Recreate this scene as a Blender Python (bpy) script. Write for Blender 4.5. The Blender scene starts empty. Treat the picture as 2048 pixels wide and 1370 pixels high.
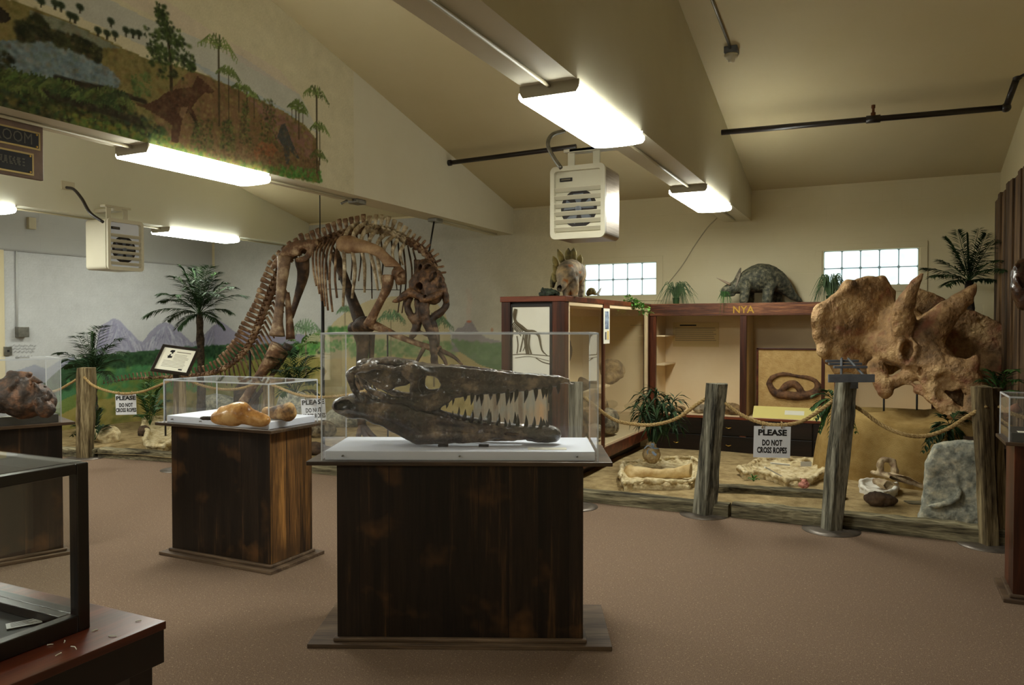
import bpy, math, random
import numpy as np
from mathutils import Vector, Matrix

sc = bpy.context.scene
# ---------------------------------------------------------------- camera
PI = math.pi
YAW = math.radians(25.7); PIT = math.atan(31 / 1536); CAMH = 1.55; FL = 1536.0
cd = bpy.data.cameras.new('camera'); cam = bpy.data.objects.new('camera', cd); sc.collection.objects.link(cam)
cd.sensor_width = 36; cd.lens = 36 * FL / 2048; cd.clip_start = .02; cd.clip_end = 100
cam.location = (0, 0, CAMH); cam.rotation_euler = (PI / 2 - PIT, 0, YAW)
cd.dof.use_dof = False
sc.camera = cam
# ---------------------------------------------------------------- world, exposure
w = bpy.data.worlds.new('world'); sc.world = w; w.use_nodes = True
w.node_tree.nodes['Background'].inputs[0].default_value = (.75, .85, 1, 1)
w.node_tree.nodes['Background'].inputs[1].default_value = 1.0
sc.view_settings.view_transform = 'Standard'; sc.view_settings.look = 'None'
sc.view_settings.gamma = 1; sc.view_settings.use_curve_mapping = False
sc.view_settings.exposure = 1.88
sc.cycles.transparent_max_bounces = 40
LAMP = 10.0; LAMPCOL = (.98, 1.0, .90)
SKYWIN = .29

# ---------------------------------------------------------------- helpers
_fw = np.array([-math.sin(YAW), math.cos(YAW), 0.]); _R = np.array([math.cos(YAW), math.sin(YAW), 0.]); _Z = np.array([0, 0, 1.])
_F = _fw * math.cos(PIT) - _Z * math.sin(PIT); _U = _fw * math.sin(PIT) + _Z * math.cos(PIT); _C = np.array([0, 0, CAMH])
def ray(x, y): return _F + (x - 1024) / FL * _R + (685 - y) / FL * _U
def at(x, y, d): return _C + ray(x, y) * d                       # a measured point of the photo at a known distance
def onp(x, y, ax, v):                                            # ... on the plane axis = v
    r = ray(x, y); return _C + r * ((v - _C[ax]) / r[ax])

def L(r, g, b, a=1):
    f = lambda c: (c / 255 / 12.92) if c / 255 <= .04045 else ((c / 255 + .055) / 1.055) ** 2.4
    return (f(r), f(g), f(b), a)

MX = {}
col = sc.collection
def tag(o, label=None, cat=None, group=None, kind=None):
    if label: o['label'] = label
    if cat: o['category'] = cat
    if group: o['group'] = group
    if kind: o['kind'] = kind
    return o
def thing(name, label, cat, loc=(0, 0, 0), rz=0, group=None):
    o = bpy.data.objects.new(name, None); col.objects.link(o)
    o.empty_display_size = .1
    o.location = loc; o.rotation_euler = (0, 0, rz)
    MX[o.name] = Matrix.Translation(Vector(loc)) @ Matrix.Rotation(rz, 4, 'Z')
    return tag(o, label, cat, group)
def link(name, me, m, parent=None, smooth=False, bevel=0, bseg=2):
    o = bpy.data.objects.new(name, me); col.objects.link(o)
    if m is not None: me.materials.append(m)
    if parent is not None:
        M = MX[parent.name]; o.parent = parent; me.transform(M.inverted()); MX[o.name] = M
    else: MX[o.name] = Matrix()
    if smooth and len(me.polygons): me.polygons.foreach_set('use_smooth', [True] * len(me.polygons))
    if bevel:
        b = o.modifiers.new('b', 'BEVEL'); b.width = bevel; b.segments = bseg; b.limit_method = 'ANGLE'; b.angle_limit = .6
        if smooth:
            me.polygons.foreach_set('use_smooth', [True] * len(me.polygons))
    return o
def kids(o): return [c for c in bpy.data.objects if c.parent == o]
def dup(o, loc, rz=None, scale=None, label=None, group=None, cat=None, parent=None, tree=None):
    c = o.copy(); col.objects.link(c)
    if parent is None:
        c.location = loc
        if rz is not None: c.rotation_euler = (0, 0, rz)
        if scale: c.scale = (scale,) * 3 if not hasattr(scale, '__len__') else scale
        if label: c['label'] = label
        if group: c['group'] = group
    else: c.parent = parent
    for ch in kids(o): dup(ch, None, parent=c)
    return c

def spl(pts, n=6):
    """Catmull-Rom resampling of rows (any dimension)"""
    P = np.array(pts, float)
    if len(P) < 3: return np.array([P[0] + (P[-1] - P[0]) * t for t in np.linspace(0, 1, n + 1)])
    Q = np.vstack([2 * P[0] - P[1], P, 2 * P[-1] - P[-2]]); out = []
    for i in range(1, len(Q) - 2):
        a, b, c, d = Q[i - 1:i + 3]
        for k in range(n):
            t = k / n
            out.append(.5 * (2 * b + (c - a) * t + (2 * a - 5 * b + 4 * c - d) * t * t + (3 * b - a - 3 * c + d) * t ** 3))
    out.append(P[-1]); return np.array(out)
def nrm(v):
    v = np.array(v, float); n = np.linalg.norm(v); return v / n if n > 1e-9 else v

class MB:
    def __init__(s): s.v = []; s.f = []; s.n = 0
    def add(s, V, F):
        V = np.asarray(V, float).reshape(-1, 3); s.v.append(V); s.f += [tuple(i + s.n for i in f) for f in F]; s.n += len(V); return s
    def box(s, lo, hi, M=None):
        x0, y0, z0 = lo; x1, y1, z1 = hi
        V = np.array([(x, y, z) for z in (z0, z1) for y in (y0, y1) for x in (x0, x1)], float)
        if M is not None: V = np.array([tuple(M @ Vector(p)) for p in V])
        return s.add(V, [(0, 2, 3, 1), (4, 5, 7, 6), (0, 1, 5, 4), (2, 6, 7, 3), (0, 4, 6, 2), (1, 3, 7, 5)])
    def cbox(s, c, sz, rz=0, M=None):
        m = Matrix.Translation(Vector(c)) @ (M if M is not None else Matrix.Rotation(rz, 4, 'Z'))
        h = [a / 2 for a in sz]; return s.box([-a for a in h], h, m)
    def prism(s, poly, a, b):
        """poly: list of 3-d points (planar), extruded from +a to +b (vectors)"""
        P = np.array(poly, float); n = len(P); a = np.array(a, float); b = np.array(b, float)
        F = [tuple(range(n))[::-1], tuple(range(n, 2 * n))] + [(i, (i + 1) % n, n + (i + 1) % n, n + i) for i in range(n)]
        return s.add(np.vstack([P + a, P + b]), F)
    def tube(s, pts, rad, seg=8, flat=1.0, side=None, n=0, caps=True, jit=0, rnd=None):
        P = np.array(pts, float)
        r = np.array([rad] * len(P) if np.isscalar(rad) else rad, float)
        if n: A = spl(np.column_stack([P, r]), n); P = A[:, :3]; r = np.maximum(A[:, 3], 1e-4)
        T = np.gradient(P, axis=0) if len(P) > 2 else np.array([P[1] - P[0]] * 2)
        T = np.array([nrm(t) for t in T])
        u = nrm(side) if side is not None else nrm(np.cross(T[0], (0, 0, 1) if abs(T[0][2]) < .9 else (1, 0, 0)))
        V = []
        for i in range(len(P)):
            u = nrm(u - T[i] * np.dot(u, T[i])); v = np.cross(T[i], u)
            for k in range(seg):
                a = 2 * PI * k / seg; rr = r[i] * (1 + (jit * (rnd or random).uniform(-1, 1) if jit else 0))
                V.append(P[i] + (u * math.cos(a) * flat + v * math.sin(a)) * rr)
        m = len(P)
        F = [(i * seg + k, i * seg + (k + 1) % seg, (i + 1) * seg + (k + 1) % seg, (i + 1) * seg + k) for i in range(m - 1) for k in range(seg)]
        if caps: F += [tuple(range(seg))[::-1], tuple((m - 1) * seg + k for k in range(seg))]
        return s.add(V, F)
    def lathe(s, prof, c=(0, 0, 0), seg=24, M=None):
        V = [(r * math.cos(2 * PI * k / seg), r * math.sin(2 * PI * k / seg), z) for r, z in prof for k in range(seg)]
        if M is not None: V = [tuple(M @ Vector(p)) for p in V]
        m = len(prof)
        F = [(i * seg + k, i * seg + (k + 1) % seg, (i + 1) * seg + (k + 1) % seg, (i + 1) * seg + k) for i in range(m - 1) for k in range(seg)]
        F += [tuple(range(seg))[::-1], tuple((m - 1) * seg + k for k in range(seg))]
        return s.add(np.array(V) + np.array(c), F)
    def cyl(s, a, b, r, seg=12, r2=None): return s.tube([a, b], [r, r if r2 is None else r2], seg)
    def ell(s, c, r, seg=12, M=None, jit=0, rnd=random):
        V = []; n = seg // 2
        for i in range(n + 1):
            th = PI * i / n
            for k in range(seg):
                a = 2 * PI * k / seg; q = 1 + (rnd.uniform(-jit, jit) if jit and 0 < i < n else 0)
                V.append(Vector((r[0] * math.sin(th) * math.cos(a) * q, r[1] * math.sin(th) * math.sin(a) * q, r[2] * math.cos(th) * q)))
        if M is not None: V = [M @ p for p in V]
        F = [(i * seg + k, (i + 1) * seg + k, (i + 1) * seg + (k + 1) % seg, i * seg + (k + 1) % seg) for i in range(n) for k in range(seg)]
        return s.add(np.array([tuple(p) for p in V]) + np.array(c), F)
    def mesh(s, name):
        me = bpy.data.meshes.new(name); me.from_pydata(np.vstack(s.v).tolist(), [], s.f); me.update(); return me
    def build(s, name, m, parent=None, smooth=False, bevel=0, bseg=2):
        return link(name, s.mesh(name), m, parent, smooth, bevel, bseg)

class Sdf:
    """union / carve of soft solids on a grid, turned into ONE smooth skin (surface nets)"""
    def __init__(s, lo, hi, vox):
        s.lo = np.array(lo, float) - vox * 2; s.h = vox
        s.n = np.ceil((np.array(hi, float) + vox * 2 - s.lo) / vox).astype(int) + 1
        s.F = np.full(s.n, 1.0, np.float32)
    def _sub(s, lo, hi, pad):
        i0 = np.maximum(((np.array(lo) - pad - s.lo) / s.h).astype(int), 0); i1 = np.minimum(((np.array(hi) + pad - s.lo) / s.h).astype(int) + 2, s.n)
        sl = tuple(slice(a, b) for a, b in zip(i0, i1))
        g = np.meshgrid(*[s.lo[k] + s.h * np.arange(i0[k], max(i1[k], i0[k])) for k in range(3)], indexing='ij')
        return sl, np.stack(g, -1)
    def _put(s, sl, d, k, cut):
        A = s.F[sl]
        if A.size == 0: return
        if cut: d = -d; h = np.clip(.5 - .5 * (A - d) / max(k, 1e-6), 0, 1); s.F[sl] = A * (1 - h) + d * h + k * h * (1 - h)
        else: h = np.clip(.5 + .5 * (d - A) / max(k, 1e-6), 0, 1); s.F[sl] = d * (1 - h) + A * h - k * h * (1 - h)
    def cone(s, a, b, ra, rb, k=.01, cut=False, sq=None):
        a = np.array(a, float); b = np.array(b, float); r = max(ra, rb) + k * 2 + s.h * 2
        sl, P = s._sub(np.minimum(a, b), np.maximum(a, b), r * (1 if sq is None else 1.0))
        if P.size == 0: return s
        ba = b - a; t = np.clip(((P - a) @ ba) / max(ba @ ba, 1e-12), 0, 1)
        q = P - a - t[..., None] * ba
        if sq is not None:                                        # squash: (direction, factor)
            d, f = nrm(sq[0]), sq[1]; c = q @ d; q = q + (c * (1 / f - 1))[..., None] * d
        s._put(sl, np.sqrt((q * q).sum(-1)) - (ra + (rb - ra) * t), k, cut); return s
    def path(s, pts, rad, k=.01, cut=False, sq=None, n=3):
        A = spl(np.column_stack([np.array(pts, float), rad if not np.isscalar(rad) else [rad] * len(pts)]), n)
        for p, q in zip(A[:-1], A[1:]): s.cone(p[:3], q[:3], max(p[3], .001), max(q[3], .001), k, cut, sq)
        return s
    def ell(s, c, r, k=.01, cut=False, R=None):
        c = np.array(c, float); r = np.array(r, float); m = r.max() + k * 2
        sl, P = s._sub(c, c, m)
        if P.size == 0: return s
        q = P - c
        if R is not None: q = q @ np.array(R, float)             # columns of R are the local axes
        q1 = q / r; l = np.sqrt((q1 * q1).sum(-1)); g = np.sqrt(((q / (r * r)) ** 2).sum(-1)) + 1e-9
        s._put(sl, l * (l - 1) / g, k, cut); return s
    def poly(s, pts, org, ux, uy, t, k=.01, cut=False, rnd=0.0, bend=None):
        """a plate: 2-d outline in the frame (org, ux, uy), half thickness t along the normal"""
        org = np.array(org, float); ux = nrm(ux); uy = nrm(uy); nz = np.cross(ux, uy); pts = np.array(pts, float)
        W = np.array([org + ux * p[0] + uy * p[1] for p in pts]); pad = t + k * 2 + s.h * 2 + (0.0 if bend is None else .25)
        sl, P = s._sub(W.min(0), W.max(0), pad)
        if P.size == 0: return s
        q = P - org; x = q @ ux; y = q @ uy; z = q @ nz
        if bend is not None: z = z - bend(x, y)
        d = np.full(x.shape, 1e9); sg = np.ones(x.shape); n = len(pts)
        for i in range(n):
            a = pts[i]; b = pts[i - 1]; ex, ey = b - a; wx = x - a[0]; wy = y - a[1]
            tt = np.clip((wx * ex + wy * ey) / (ex * ex + ey * ey + 1e-12), 0, 1)
            d = np.minimum(d, (wx - ex * tt) ** 2 + (wy - ey * tt) ** 2)
            c1 = y >= a[1]; c2 = y < b[1]; c3 = ex * wy > ey * wx
            sg = np.where((c1 & c2 & c3) | (~c1 & ~c2 & ~c3), -sg, sg)
        d = np.sqrt(d) * sg + rnd
        wz = np.abs(z) - t + rnd
        D = np.minimum(np.maximum(d, wz), 0) + np.sqrt(np.maximum(d, 0) ** 2 + np.maximum(wz, 0) ** 2) - rnd
        s._put(sl, D, k, cut); return s
    def noise(s, amp, size, seed=0, octs=2):
        rs = np.random.RandomState(seed)
        for o in range(octs):
            g = s.n * s.h / size + 3; G = rs.rand(*[int(x) for x in g]) * 2 - 1
            ix = [np.arange(s.n[k]) * s.h / size for k in range(3)]
            for k in range(3):
                i = ix[k].astype(int); f = ix[k] - i; f = f * f * (3 - 2 * f)
                G = np.moveaxis(G, k, 0); f = f.reshape(-1, *([1] * (G.ndim - 1))); G = G[i] * (1 - f) + G[i + 1] * f; G = np.moveaxis(G, 0, k)
            s.F += (G * amp).astype(np.float32); amp *= .5; size *= .5
        return s
    def arrays(s):
        F = s.F; F[0] = F[-1] = 1; F[:, 0] = F[:, -1] = 1; F[:, :, 0] = F[:, :, -1] = 1
        I = F < 0; n = s.n - 1
        c = np.zeros(tuple(n), int)
        for dx in (0, 1):
            for dy in (0, 1):
                for dz in (0, 1): c += I[dx:dx + n[0], dy:dy + n[1], dz:dz + n[2]]
        act = np.argwhere((c > 0) & (c < 8)); idx = -np.ones(tuple(n), int); idx[tuple(act.T)] = np.arange(len(act))
        S = np.zeros((len(act), 3)); W = np.zeros(len(act)); cs = [(a, b, d) for a in (0, 1) for b in (0, 1) for d in (0, 1)]
        for i in range(8):
            for j in range(i + 1, 8):
                if sum(abs(cs[i][k] - cs[j][k]) for k in range(3)) != 1: continue
                A = F[tuple((act + cs[i]).T)]; B = F[tuple((act + cs[j]).T)]; m = (A < 0) != (B < 0)
                t = np.where(m, A / np.where(m, A - B, 1), 0)[:, None]
                S += np.where(m[:, None], np.array(cs[i]) + t * (np.array(cs[j]) - np.array(cs[i])), 0); W += m
        V = s.lo + (act + S / W[:, None]) * s.h; faces = []
        for ax in range(3):
            o = [0, 0, 0]; o[ax] = 1; e = tuple(slice(0, m - 1) for m in s.n)
            A = I[e]; B = I[tuple(slice(o[k], s.n[k] - 1 + o[k]) for k in range(3))]
            E = np.argwhere(A != B); E = E[(E > 0).all(1)]
            if not len(E): continue
            fl = A[tuple(E.T)]; b1, b2 = [k for k in range(3) if k != ax]; u = np.zeros(3, int); v = np.zeros(3, int); u[b1] = 1; v[b2] = 1
            q = np.stack([idx[tuple((E - u - v).T)], idx[tuple((E - v).T)], idx[tuple(E.T)], idx[tuple((E - u).T)]], 1)
            if ax == 1: fl = ~fl
            q = np.where(fl[:, None], q, q[:, ::-1]); faces.append(q)
        return V, np.vstack(faces)
    def mesh(s, name):
        V, Q = s.arrays(); me = bpy.data.meshes.new(name)
        me.vertices.add(len(V)); me.vertices.foreach_set('co', V.astype(np.float32).ravel())
        me.loops.add(len(Q) * 4); me.loops.foreach_set('vertex_index', Q.ravel().astype(np.int32))
        me.polygons.add(len(Q)); me.polygons.foreach_set('loop_start', np.arange(0, len(Q) * 4, 4, dtype=np.int32))
        me.update(calc_edges=True); me.validate(); return me
    def build(s, name, m, parent=None, smooth=True, it=1):
        o = link(name, s.mesh(name), m, parent, True)
        if it: b = o.modifiers.new('s', 'SMOOTH'); b.iterations = it; b.factor = .5
        return o

def text(name, s, size, loc, rx, rz, m, parent=None, ext=.0012, off=0, align='CENTER', ry=0, sx=1, shear=0):
    cu = bpy.data.curves.new(name, 'FONT'); cu.body = s; cu.size = size; cu.extrude = ext; cu.offset = off
    cu.align_x = align; cu.align_y = 'CENTER'; cu.resolution_u = 2; cu.shear = shear; cu.space_line = 1.0
    cu.materials.append(m)
    o = bpy.data.objects.new(name, cu); col.objects.link(o)
    M = Matrix.Translation(Vector(loc)) @ Matrix.Rotation(rz, 4, 'Z') @ Matrix.Rotation(ry, 4, 'Y') @ Matrix.Rotation(rx, 4, 'X') @ Matrix.Diagonal((sx, 1, 1, 1))
    bpy.context.view_layer.update(); me = bpy.data.meshes.new_from_object(o.evaluated_get(bpy.context.evaluated_depsgraph_get()))
    bpy.data.objects.remove(o); me.transform(M); me.materials.clear(); return link(name, me, m, parent)
# ---------------------------------------------------------------- materials
def nodes(name):
    m = bpy.data.materials.new(name); m.use_nodes = True; t = m.node_tree; return m, t, t.nodes['Principled BSDF']
def mk(name, c1, c2=None, rough=.7, metal=0, scale=4, bump=0, bscale=40, bd=.01, st=(1, 1, 1), det=6, spec=.5, lo=.35, hi=.65, c3=None, sss=0, coat=0, speck=None):
    m, t, b = nodes(name); N = t.nodes; K = t.links.new
    b.inputs['Roughness'].default_value = rough; b.inputs['Metallic'].default_value = metal; b.inputs['Specular IOR Level'].default_value = spec
    if coat: b.inputs['Coat Weight'].default_value = coat; b.inputs['Coat Roughness'].default_value = .15
    tc = N.new('ShaderNodeTexCoord'); mp = N.new('ShaderNodeMapping'); mp.inputs['Scale'].default_value = st; K(tc.outputs['Object'], mp.inputs['Vector'])
    if c2 is None: b.inputs['Base Color'].default_value = c1
    else:
        n = N.new('ShaderNodeTexNoise'); n.inputs['Scale'].default_value = scale; n.inputs['Detail'].default_value = det; n.inputs['Roughness'].default_value = .6
        K(mp.outputs[0], n.inputs['Vector'])
        r = N.new('ShaderNodeValToRGB'); r.color_ramp.elements[0].position = lo; r.color_ramp.elements[0].color = c1
        r.color_ramp.elements[1].position = hi; r.color_ramp.elements[1].color = c2
        if c3 is not None: e = r.color_ramp.elements.new((lo + hi) / 2); e.color = c3
        K(n.outputs[0], r.inputs[0]); out = r.outputs[0]
        if speck:                                                  # (scale, colour, low, high)
            n2 = N.new('ShaderNodeTexNoise'); n2.inputs['Scale'].default_value = speck[0]; n2.inputs['Detail'].default_value = 2; K(tc.outputs['Object'], n2.inputs['Vector'])
            r2 = N.new('ShaderNodeMapRange'); r2.inputs['From Min'].default_value = speck[2]; r2.inputs['From Max'].default_value = speck[3]; K(n2.outputs[0], r2.inputs['Value'])
            mx = N.new('ShaderNodeMix'); mx.data_type = 'RGBA'; K(r2.outputs[0], mx.inputs[0]); K(out, mx.inputs[6]); mx.inputs[7].default_value = speck[1]; out = mx.outputs[2]
        K(out, b.inputs['Base Color'])
    if bump:
        n = N.new('ShaderNodeTexNoise'); n.inputs['Scale'].default_value = bscale; n.inputs['Detail'].default_value = 5; K(mp.outputs[0], n.inputs['Vector'])
        bp = N.new('ShaderNodeBump'); bp.inputs['Strength'].default_value = bump; bp.inputs['Distance'].default_value = bd
        K(n.outputs[0], bp.inputs['Height']); K(bp.outputs[0], b.inputs['Normal'])
    return m
def wood(name, c1, c2, c3=None, ax='Z', rough=.55, plank=0, pw=.15, bump=.25, scale=5, lo=.35, hi=.68, spec=.4, blotch=None):
    """grain running along ax; plank > 0 darkens seams every pw metres across the other horizontal axes"""
    st = {'X': (.12, 1.6, 1.6), 'Y': (1.6, .12, 1.6), 'Z': (1.6, 1.6, .1)}[ax]
    m, t, b = nodes(name); N = t.nodes; K = t.links.new
    b.inputs['Roughness'].default_value = rough; b.inputs['Specular IOR Level'].default_value = spec
    tc = N.new('ShaderNodeTexCoord'); mp = N.new('ShaderNodeMapping'); mp.inputs['Scale'].default_value = st; K(tc.outputs['Object'], mp.inputs['Vector'])
    vec = mp.outputs[0]
    if plank:
        sx = N.new('ShaderNodeSeparateXYZ'); K(tc.outputs['Object'], sx.inputs[0])
        ad = N.new('ShaderNodeMath'); ad.operation = 'ADD'
        o1, o2 = {'Z': (0, 1), 'X': (1, 2), 'Y': (0, 2)}[ax]; K(sx.outputs[o1], ad.inputs[0]); K(sx.outputs[o2], ad.inputs[1])
        dv = N.new('ShaderNodeMath'); dv.operation = 'DIVIDE'; K(ad.outputs[0], dv.inputs[0]); dv.inputs[1].default_value = pw
        fl = N.new('ShaderNodeMath'); fl.operation = 'FLOOR'; K(dv.outputs[0], fl.inputs[0]); fr = N.new('ShaderNodeMath'); fr.operation = 'FRACT'; K(dv.outputs[0], fr.inputs[0])
        wn = N.new('ShaderNodeTexWhiteNoise'); wn.noise_dimensions = '1D'; K(fl.outputs[0], wn.inputs['W'])
        sc1 = N.new('ShaderNodeVectorMath'); sc1.operation = 'SCALE'; K(wn.outputs['Color'], sc1.inputs[0]); sc1.inputs['Scale'].default_value = 7
        va = N.new('ShaderNodeVectorMath'); K(vec, va.inputs[0]); K(sc1.outputs[0], va.inputs[1]); vec = va.outputs[0]
    n = N.new('ShaderNodeTexNoise'); n.inputs['Scale'].default_value = scale; n.inputs['Detail'].default_value = 8; n.inputs['Roughness'].default_value = .65; n.inputs['Distortion'].default_value = .6; K(vec, n.inputs['Vector'])
    n2 = N.new('ShaderNodeTexNoise'); n2.inputs['Scale'].default_value = scale * 9; n2.inputs['Detail'].default_value = 4; K(vec, n2.inputs['Vector'])
    mx0 = N.new('ShaderNodeMath'); mx0.operation = 'MULTIPLY_ADD'; K(n2.outputs[0], mx0.inputs[0]); mx0.inputs[1].default_value = .35; K(n.outputs[0], mx0.inputs[2])
    sb = N.new('ShaderNodeMath'); sb.operation = 'SUBTRACT'; K(mx0.outputs[0], sb.inputs[0]); sb.inputs[1].default_value = .175
    r = N.new('ShaderNodeValToRGB'); r.color_ramp.elements[0].position = lo; r.color_ramp.elements[0].color = c1
    r.color_ramp.elements[1].position = hi; r.color_ramp.elements[1].color = c2
    if c3 is not None: e = r.color_ramp.elements.new((lo + hi) / 2); e.color = c3
    K(sb.outputs[0], r.inputs[0]); out = r.outputs[0]
    if blotch:                                                    # (colour, scale, low, high): worn or stained patches
        n3 = N.new('ShaderNodeTexNoise'); n3.inputs['Scale'].default_value = blotch[1]; n3.inputs['Detail'].default_value = 3; K(tc.outputs['Object'], n3.inputs['Vector'])
        r3 = N.new('ShaderNodeMapRange'); r3.inputs['From Min'].default_value = blotch[2]; r3.inputs['From Max'].default_value = blotch[3]; r3.inputs['To Max'].default_value = .75; K(n3.outputs[0], r3.inputs['Value'])
        mm = N.new('ShaderNodeMix'); mm.data_type = 'RGBA'; K(r3.outputs[0], mm.inputs[0]); K(out, mm.inputs[6]); mm.inputs[7].default_value = blotch[0]; out = mm.outputs[2]
    if plank:
        lt = N.new('ShaderNodeMath'); lt.operation = 'LESS_THAN'; K(fr.outputs[0], lt.inputs[0]); lt.inputs[1].default_value = .004 / pw
        vr = N.new('ShaderNodeMapRange'); K(wn.outputs['Value'], vr.inputs['Value']); vr.inputs['To Min'].default_value = .6; vr.inputs['To Max'].default_value = 1.35
        mm = N.new('ShaderNodeMix'); mm.data_type = 'RGBA'; mm.blend_type = 'MULTIPLY'; mm.inputs[0].default_value = 1; K(out, mm.inputs[6]); K(vr.outputs[0], mm.inputs[7]); out = mm.outputs[2]
        m3 = N.new('ShaderNodeMix'); m3.data_type = 'RGBA'; K(lt.outputs[0], m3.inputs[0]); K(out, m3.inputs[6]); m3.inputs[7].default_value = (.006, .004, .003, 1); out = m3.outputs[2]
    K(out, b.inputs['Base Color'])
    bp = N.new('ShaderNodeBump'); bp.inputs['Strength'].default_value = bump; bp.inputs['Distance'].default_value = .004; K(sb.outputs[0], bp.inputs['Height']); K(bp.outputs[0], b.inputs['Normal'])
    return m
def glassy(name, tint=(1, 1, 1, 1), refl=1.0, haze=0.0, ior=1.49):
    m, t, b = nodes(name); N = t.nodes; K = t.links.new; N.remove(b); out = N['Material Output']
    tr = N.new('ShaderNodeBsdfTransparent'); tr.inputs[0].default_value = tint
    gl = N.new('ShaderNodeBsdfGlossy'); gl.inputs['Roughness'].default_value = .02; gl.inputs[0].default_value = (refl, refl, refl, 1)
    fr = N.new('ShaderNodeFresnel'); fr.inputs[0].default_value = ior; mx = N.new('ShaderNodeMixShader')
    ge = N.new('ShaderNodeNewGeometry'); iv = N.new('ShaderNodeMath'); iv.operation = 'SUBTRACT'; iv.inputs[0].default_value = 1; K(ge.outputs['Backfacing'], iv.inputs[1])
    ml = N.new('ShaderNodeMath'); ml.operation = 'MULTIPLY'; K(fr.outputs[0], ml.inputs[0]); K(iv.outputs[0], ml.inputs[1]); ml.use_clamp = True
    K(ml.outputs[0], mx.inputs[0]); K(tr.outputs[0], mx.inputs[1]); K(gl.outputs[0], mx.inputs[2]); last = mx.outputs[0]
    if haze:
        df = N.new('ShaderNodeBsdfDiffuse'); df.inputs[0].default_value = (.8, .82, .85, 1); m2 = N.new('ShaderNodeMixShader'); m2.inputs[0].default_value = haze
        K(last, m2.inputs[1]); K(df.outputs[0], m2.inputs[2]); last = m2.outputs[0]
    K(last, out.inputs[0]); return m
def emit(name, c, s):
    m, t, b = nodes(name); b.inputs['Base Color'].default_value = (.8, .8, .8, 1); b.inputs['Emission Color'].default_value = (*c[:3], 1); b.inputs['Emission Strength'].default_value = s; return m
def vcol(name, rough=.8, bump=.15, bscale=60, block=None):
    """painted masonry whose paint colours are stored on the mesh; block = (axis of the run) adds block courses in relief"""
    m, t, b = nodes(name); N = t.nodes; K = t.links.new; b.inputs['Roughness'].default_value = rough; b.inputs['Specular IOR Level'].default_value = .3
    a = N.new('ShaderNodeAttribute'); a.attribute_name = 'Col'; K(a.outputs['Color'], b.inputs['Base Color'])
    relief(m, block, bump, bscale); return m
def relief(m, block, bump=.15, bscale=60):
    t = m.node_tree; N = t.nodes; K = t.links.new; b = N['Principled BSDF']
    tc = N.new('ShaderNodeTexCoord'); n = N.new('ShaderNodeTexNoise'); n.inputs['Scale'].default_value = bscale; n.inputs['Detail'].default_value = 4; K(tc.outputs['Object'], n.inputs['Vector'])
    h = n.outputs[0]
    if block:
        sp = N.new('ShaderNodeSeparateXYZ'); K(tc.outputs['Object'], sp.inputs[0]); cb = N.new('ShaderNodeCombineXYZ'); K(sp.outputs[block], cb.inputs[0]); K(sp.outputs['Z'], cb.inputs[1])
        br = N.new('ShaderNodeTexBrick'); K(cb.outputs[0], br.inputs['Vector']); br.inputs['Scale'].default_value = 1; br.inputs['Mortar Size'].default_value = .006; br.inputs['Mortar Smooth'].default_value = .4
        br.inputs['Brick Width'].default_value = .4; br.inputs['Row Height'].default_value = .2; br.inputs['Color1'].default_value = (1, 1, 1, 1); br.inputs['Color2'].default_value = (1, 1, 1, 1); br.inputs['Mortar'].default_value = (0, 0, 0, 1)
        ma = N.new('ShaderNodeMath'); ma.operation = 'MULTIPLY_ADD'; K(n.outputs[0], ma.inputs[0]); ma.inputs[1].default_value = .3; K(br.outputs['Color'], ma.inputs[2]); h = ma.outputs[0]
    bp = N.new('ShaderNodeBump'); bp.inputs['Strength'].default_value = bump; bp.inputs['Distance'].default_value = .006; K(h, bp.inputs['Height']); K(bp.outputs[0], b.inputs['Normal'])

CREAM = (208, 196, 158)
m_cream = mk('cream_paint', L(206, 194, 156), L(212, 201, 166), rough=.75, scale=1.2, bump=.08, bscale=70)
m_ceil = mk('ceiling_paint', L(194, 180, 142), L(200, 187, 151), rough=.8, scale=.8, bump=.06, bscale=50)
m_beam = mk('beam_paint', L(206, 199, 174), L(212, 206, 183), rough=.7, scale=1, bump=.05, bscale=60)
m_block = mk('cream_block', L(206, 194, 156), L(212, 201, 166), rough=.75, scale=1.2); relief(m_block, 'X', .25)
m_carpet = mk('carpet', L(104, 84, 70), L(146, 124, 104), rough=.98, scale=220, det=3, bump=.5, bscale=300, spec=.1, speck=(90, L(176, 156, 130), .6, .75))
m_sand = mk('sand', L(136, 116, 80), L(178, 156, 114), rough=.95, scale=9, det=8, bump=.6, bscale=60, spec=.1, speck=(160, L(110, 86, 55), .62, .75))
m_pedwood = wood('stained_pine', L(24, 17, 12), L(100, 70, 42), L(42, 30, 21), 'Z', rough=.42, plank=1, pw=.145, blotch=(L(118, 80, 44), 4.5, .58, .8), scale=6, lo=.4, hi=.76)
m_pedtop = wood('stained_pine_top', L(50, 38, 28), L(104, 84, 64), L(76, 60, 45), 'X', rough=.4)
m_pedbase = wood('worn_pine_base', L(66, 50, 38), L(128, 106, 84), L(95, 76, 58), 'X', rough=.6)
m_dark = wood('dark_oak', L(52, 24, 14), L(124, 62, 36), L(88, 43, 25), 'X', rough=.35)
m_darkv = wood('dark_oak_upright', L(44, 21, 12), L(104, 54, 32), L(72, 36, 21), 'Z', rough=.35)
m_kick = wood('near_black_oak', L(14, 8, 6), L(36, 21, 13), None, 'X', rough=.4)
m_carved = wood('carved_oak', L(58, 30, 18), L(150, 98, 60), L(98, 56, 33), 'X', rough=.5, bump=.8, scale=9)
m_post = wood('weathered_grey_wood', L(40, 38, 33), L(164, 160, 142), L(106, 102, 88), 'Z', rough=.95, bump=1, scale=9, lo=.36, hi=.66, spec=.15)
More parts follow.
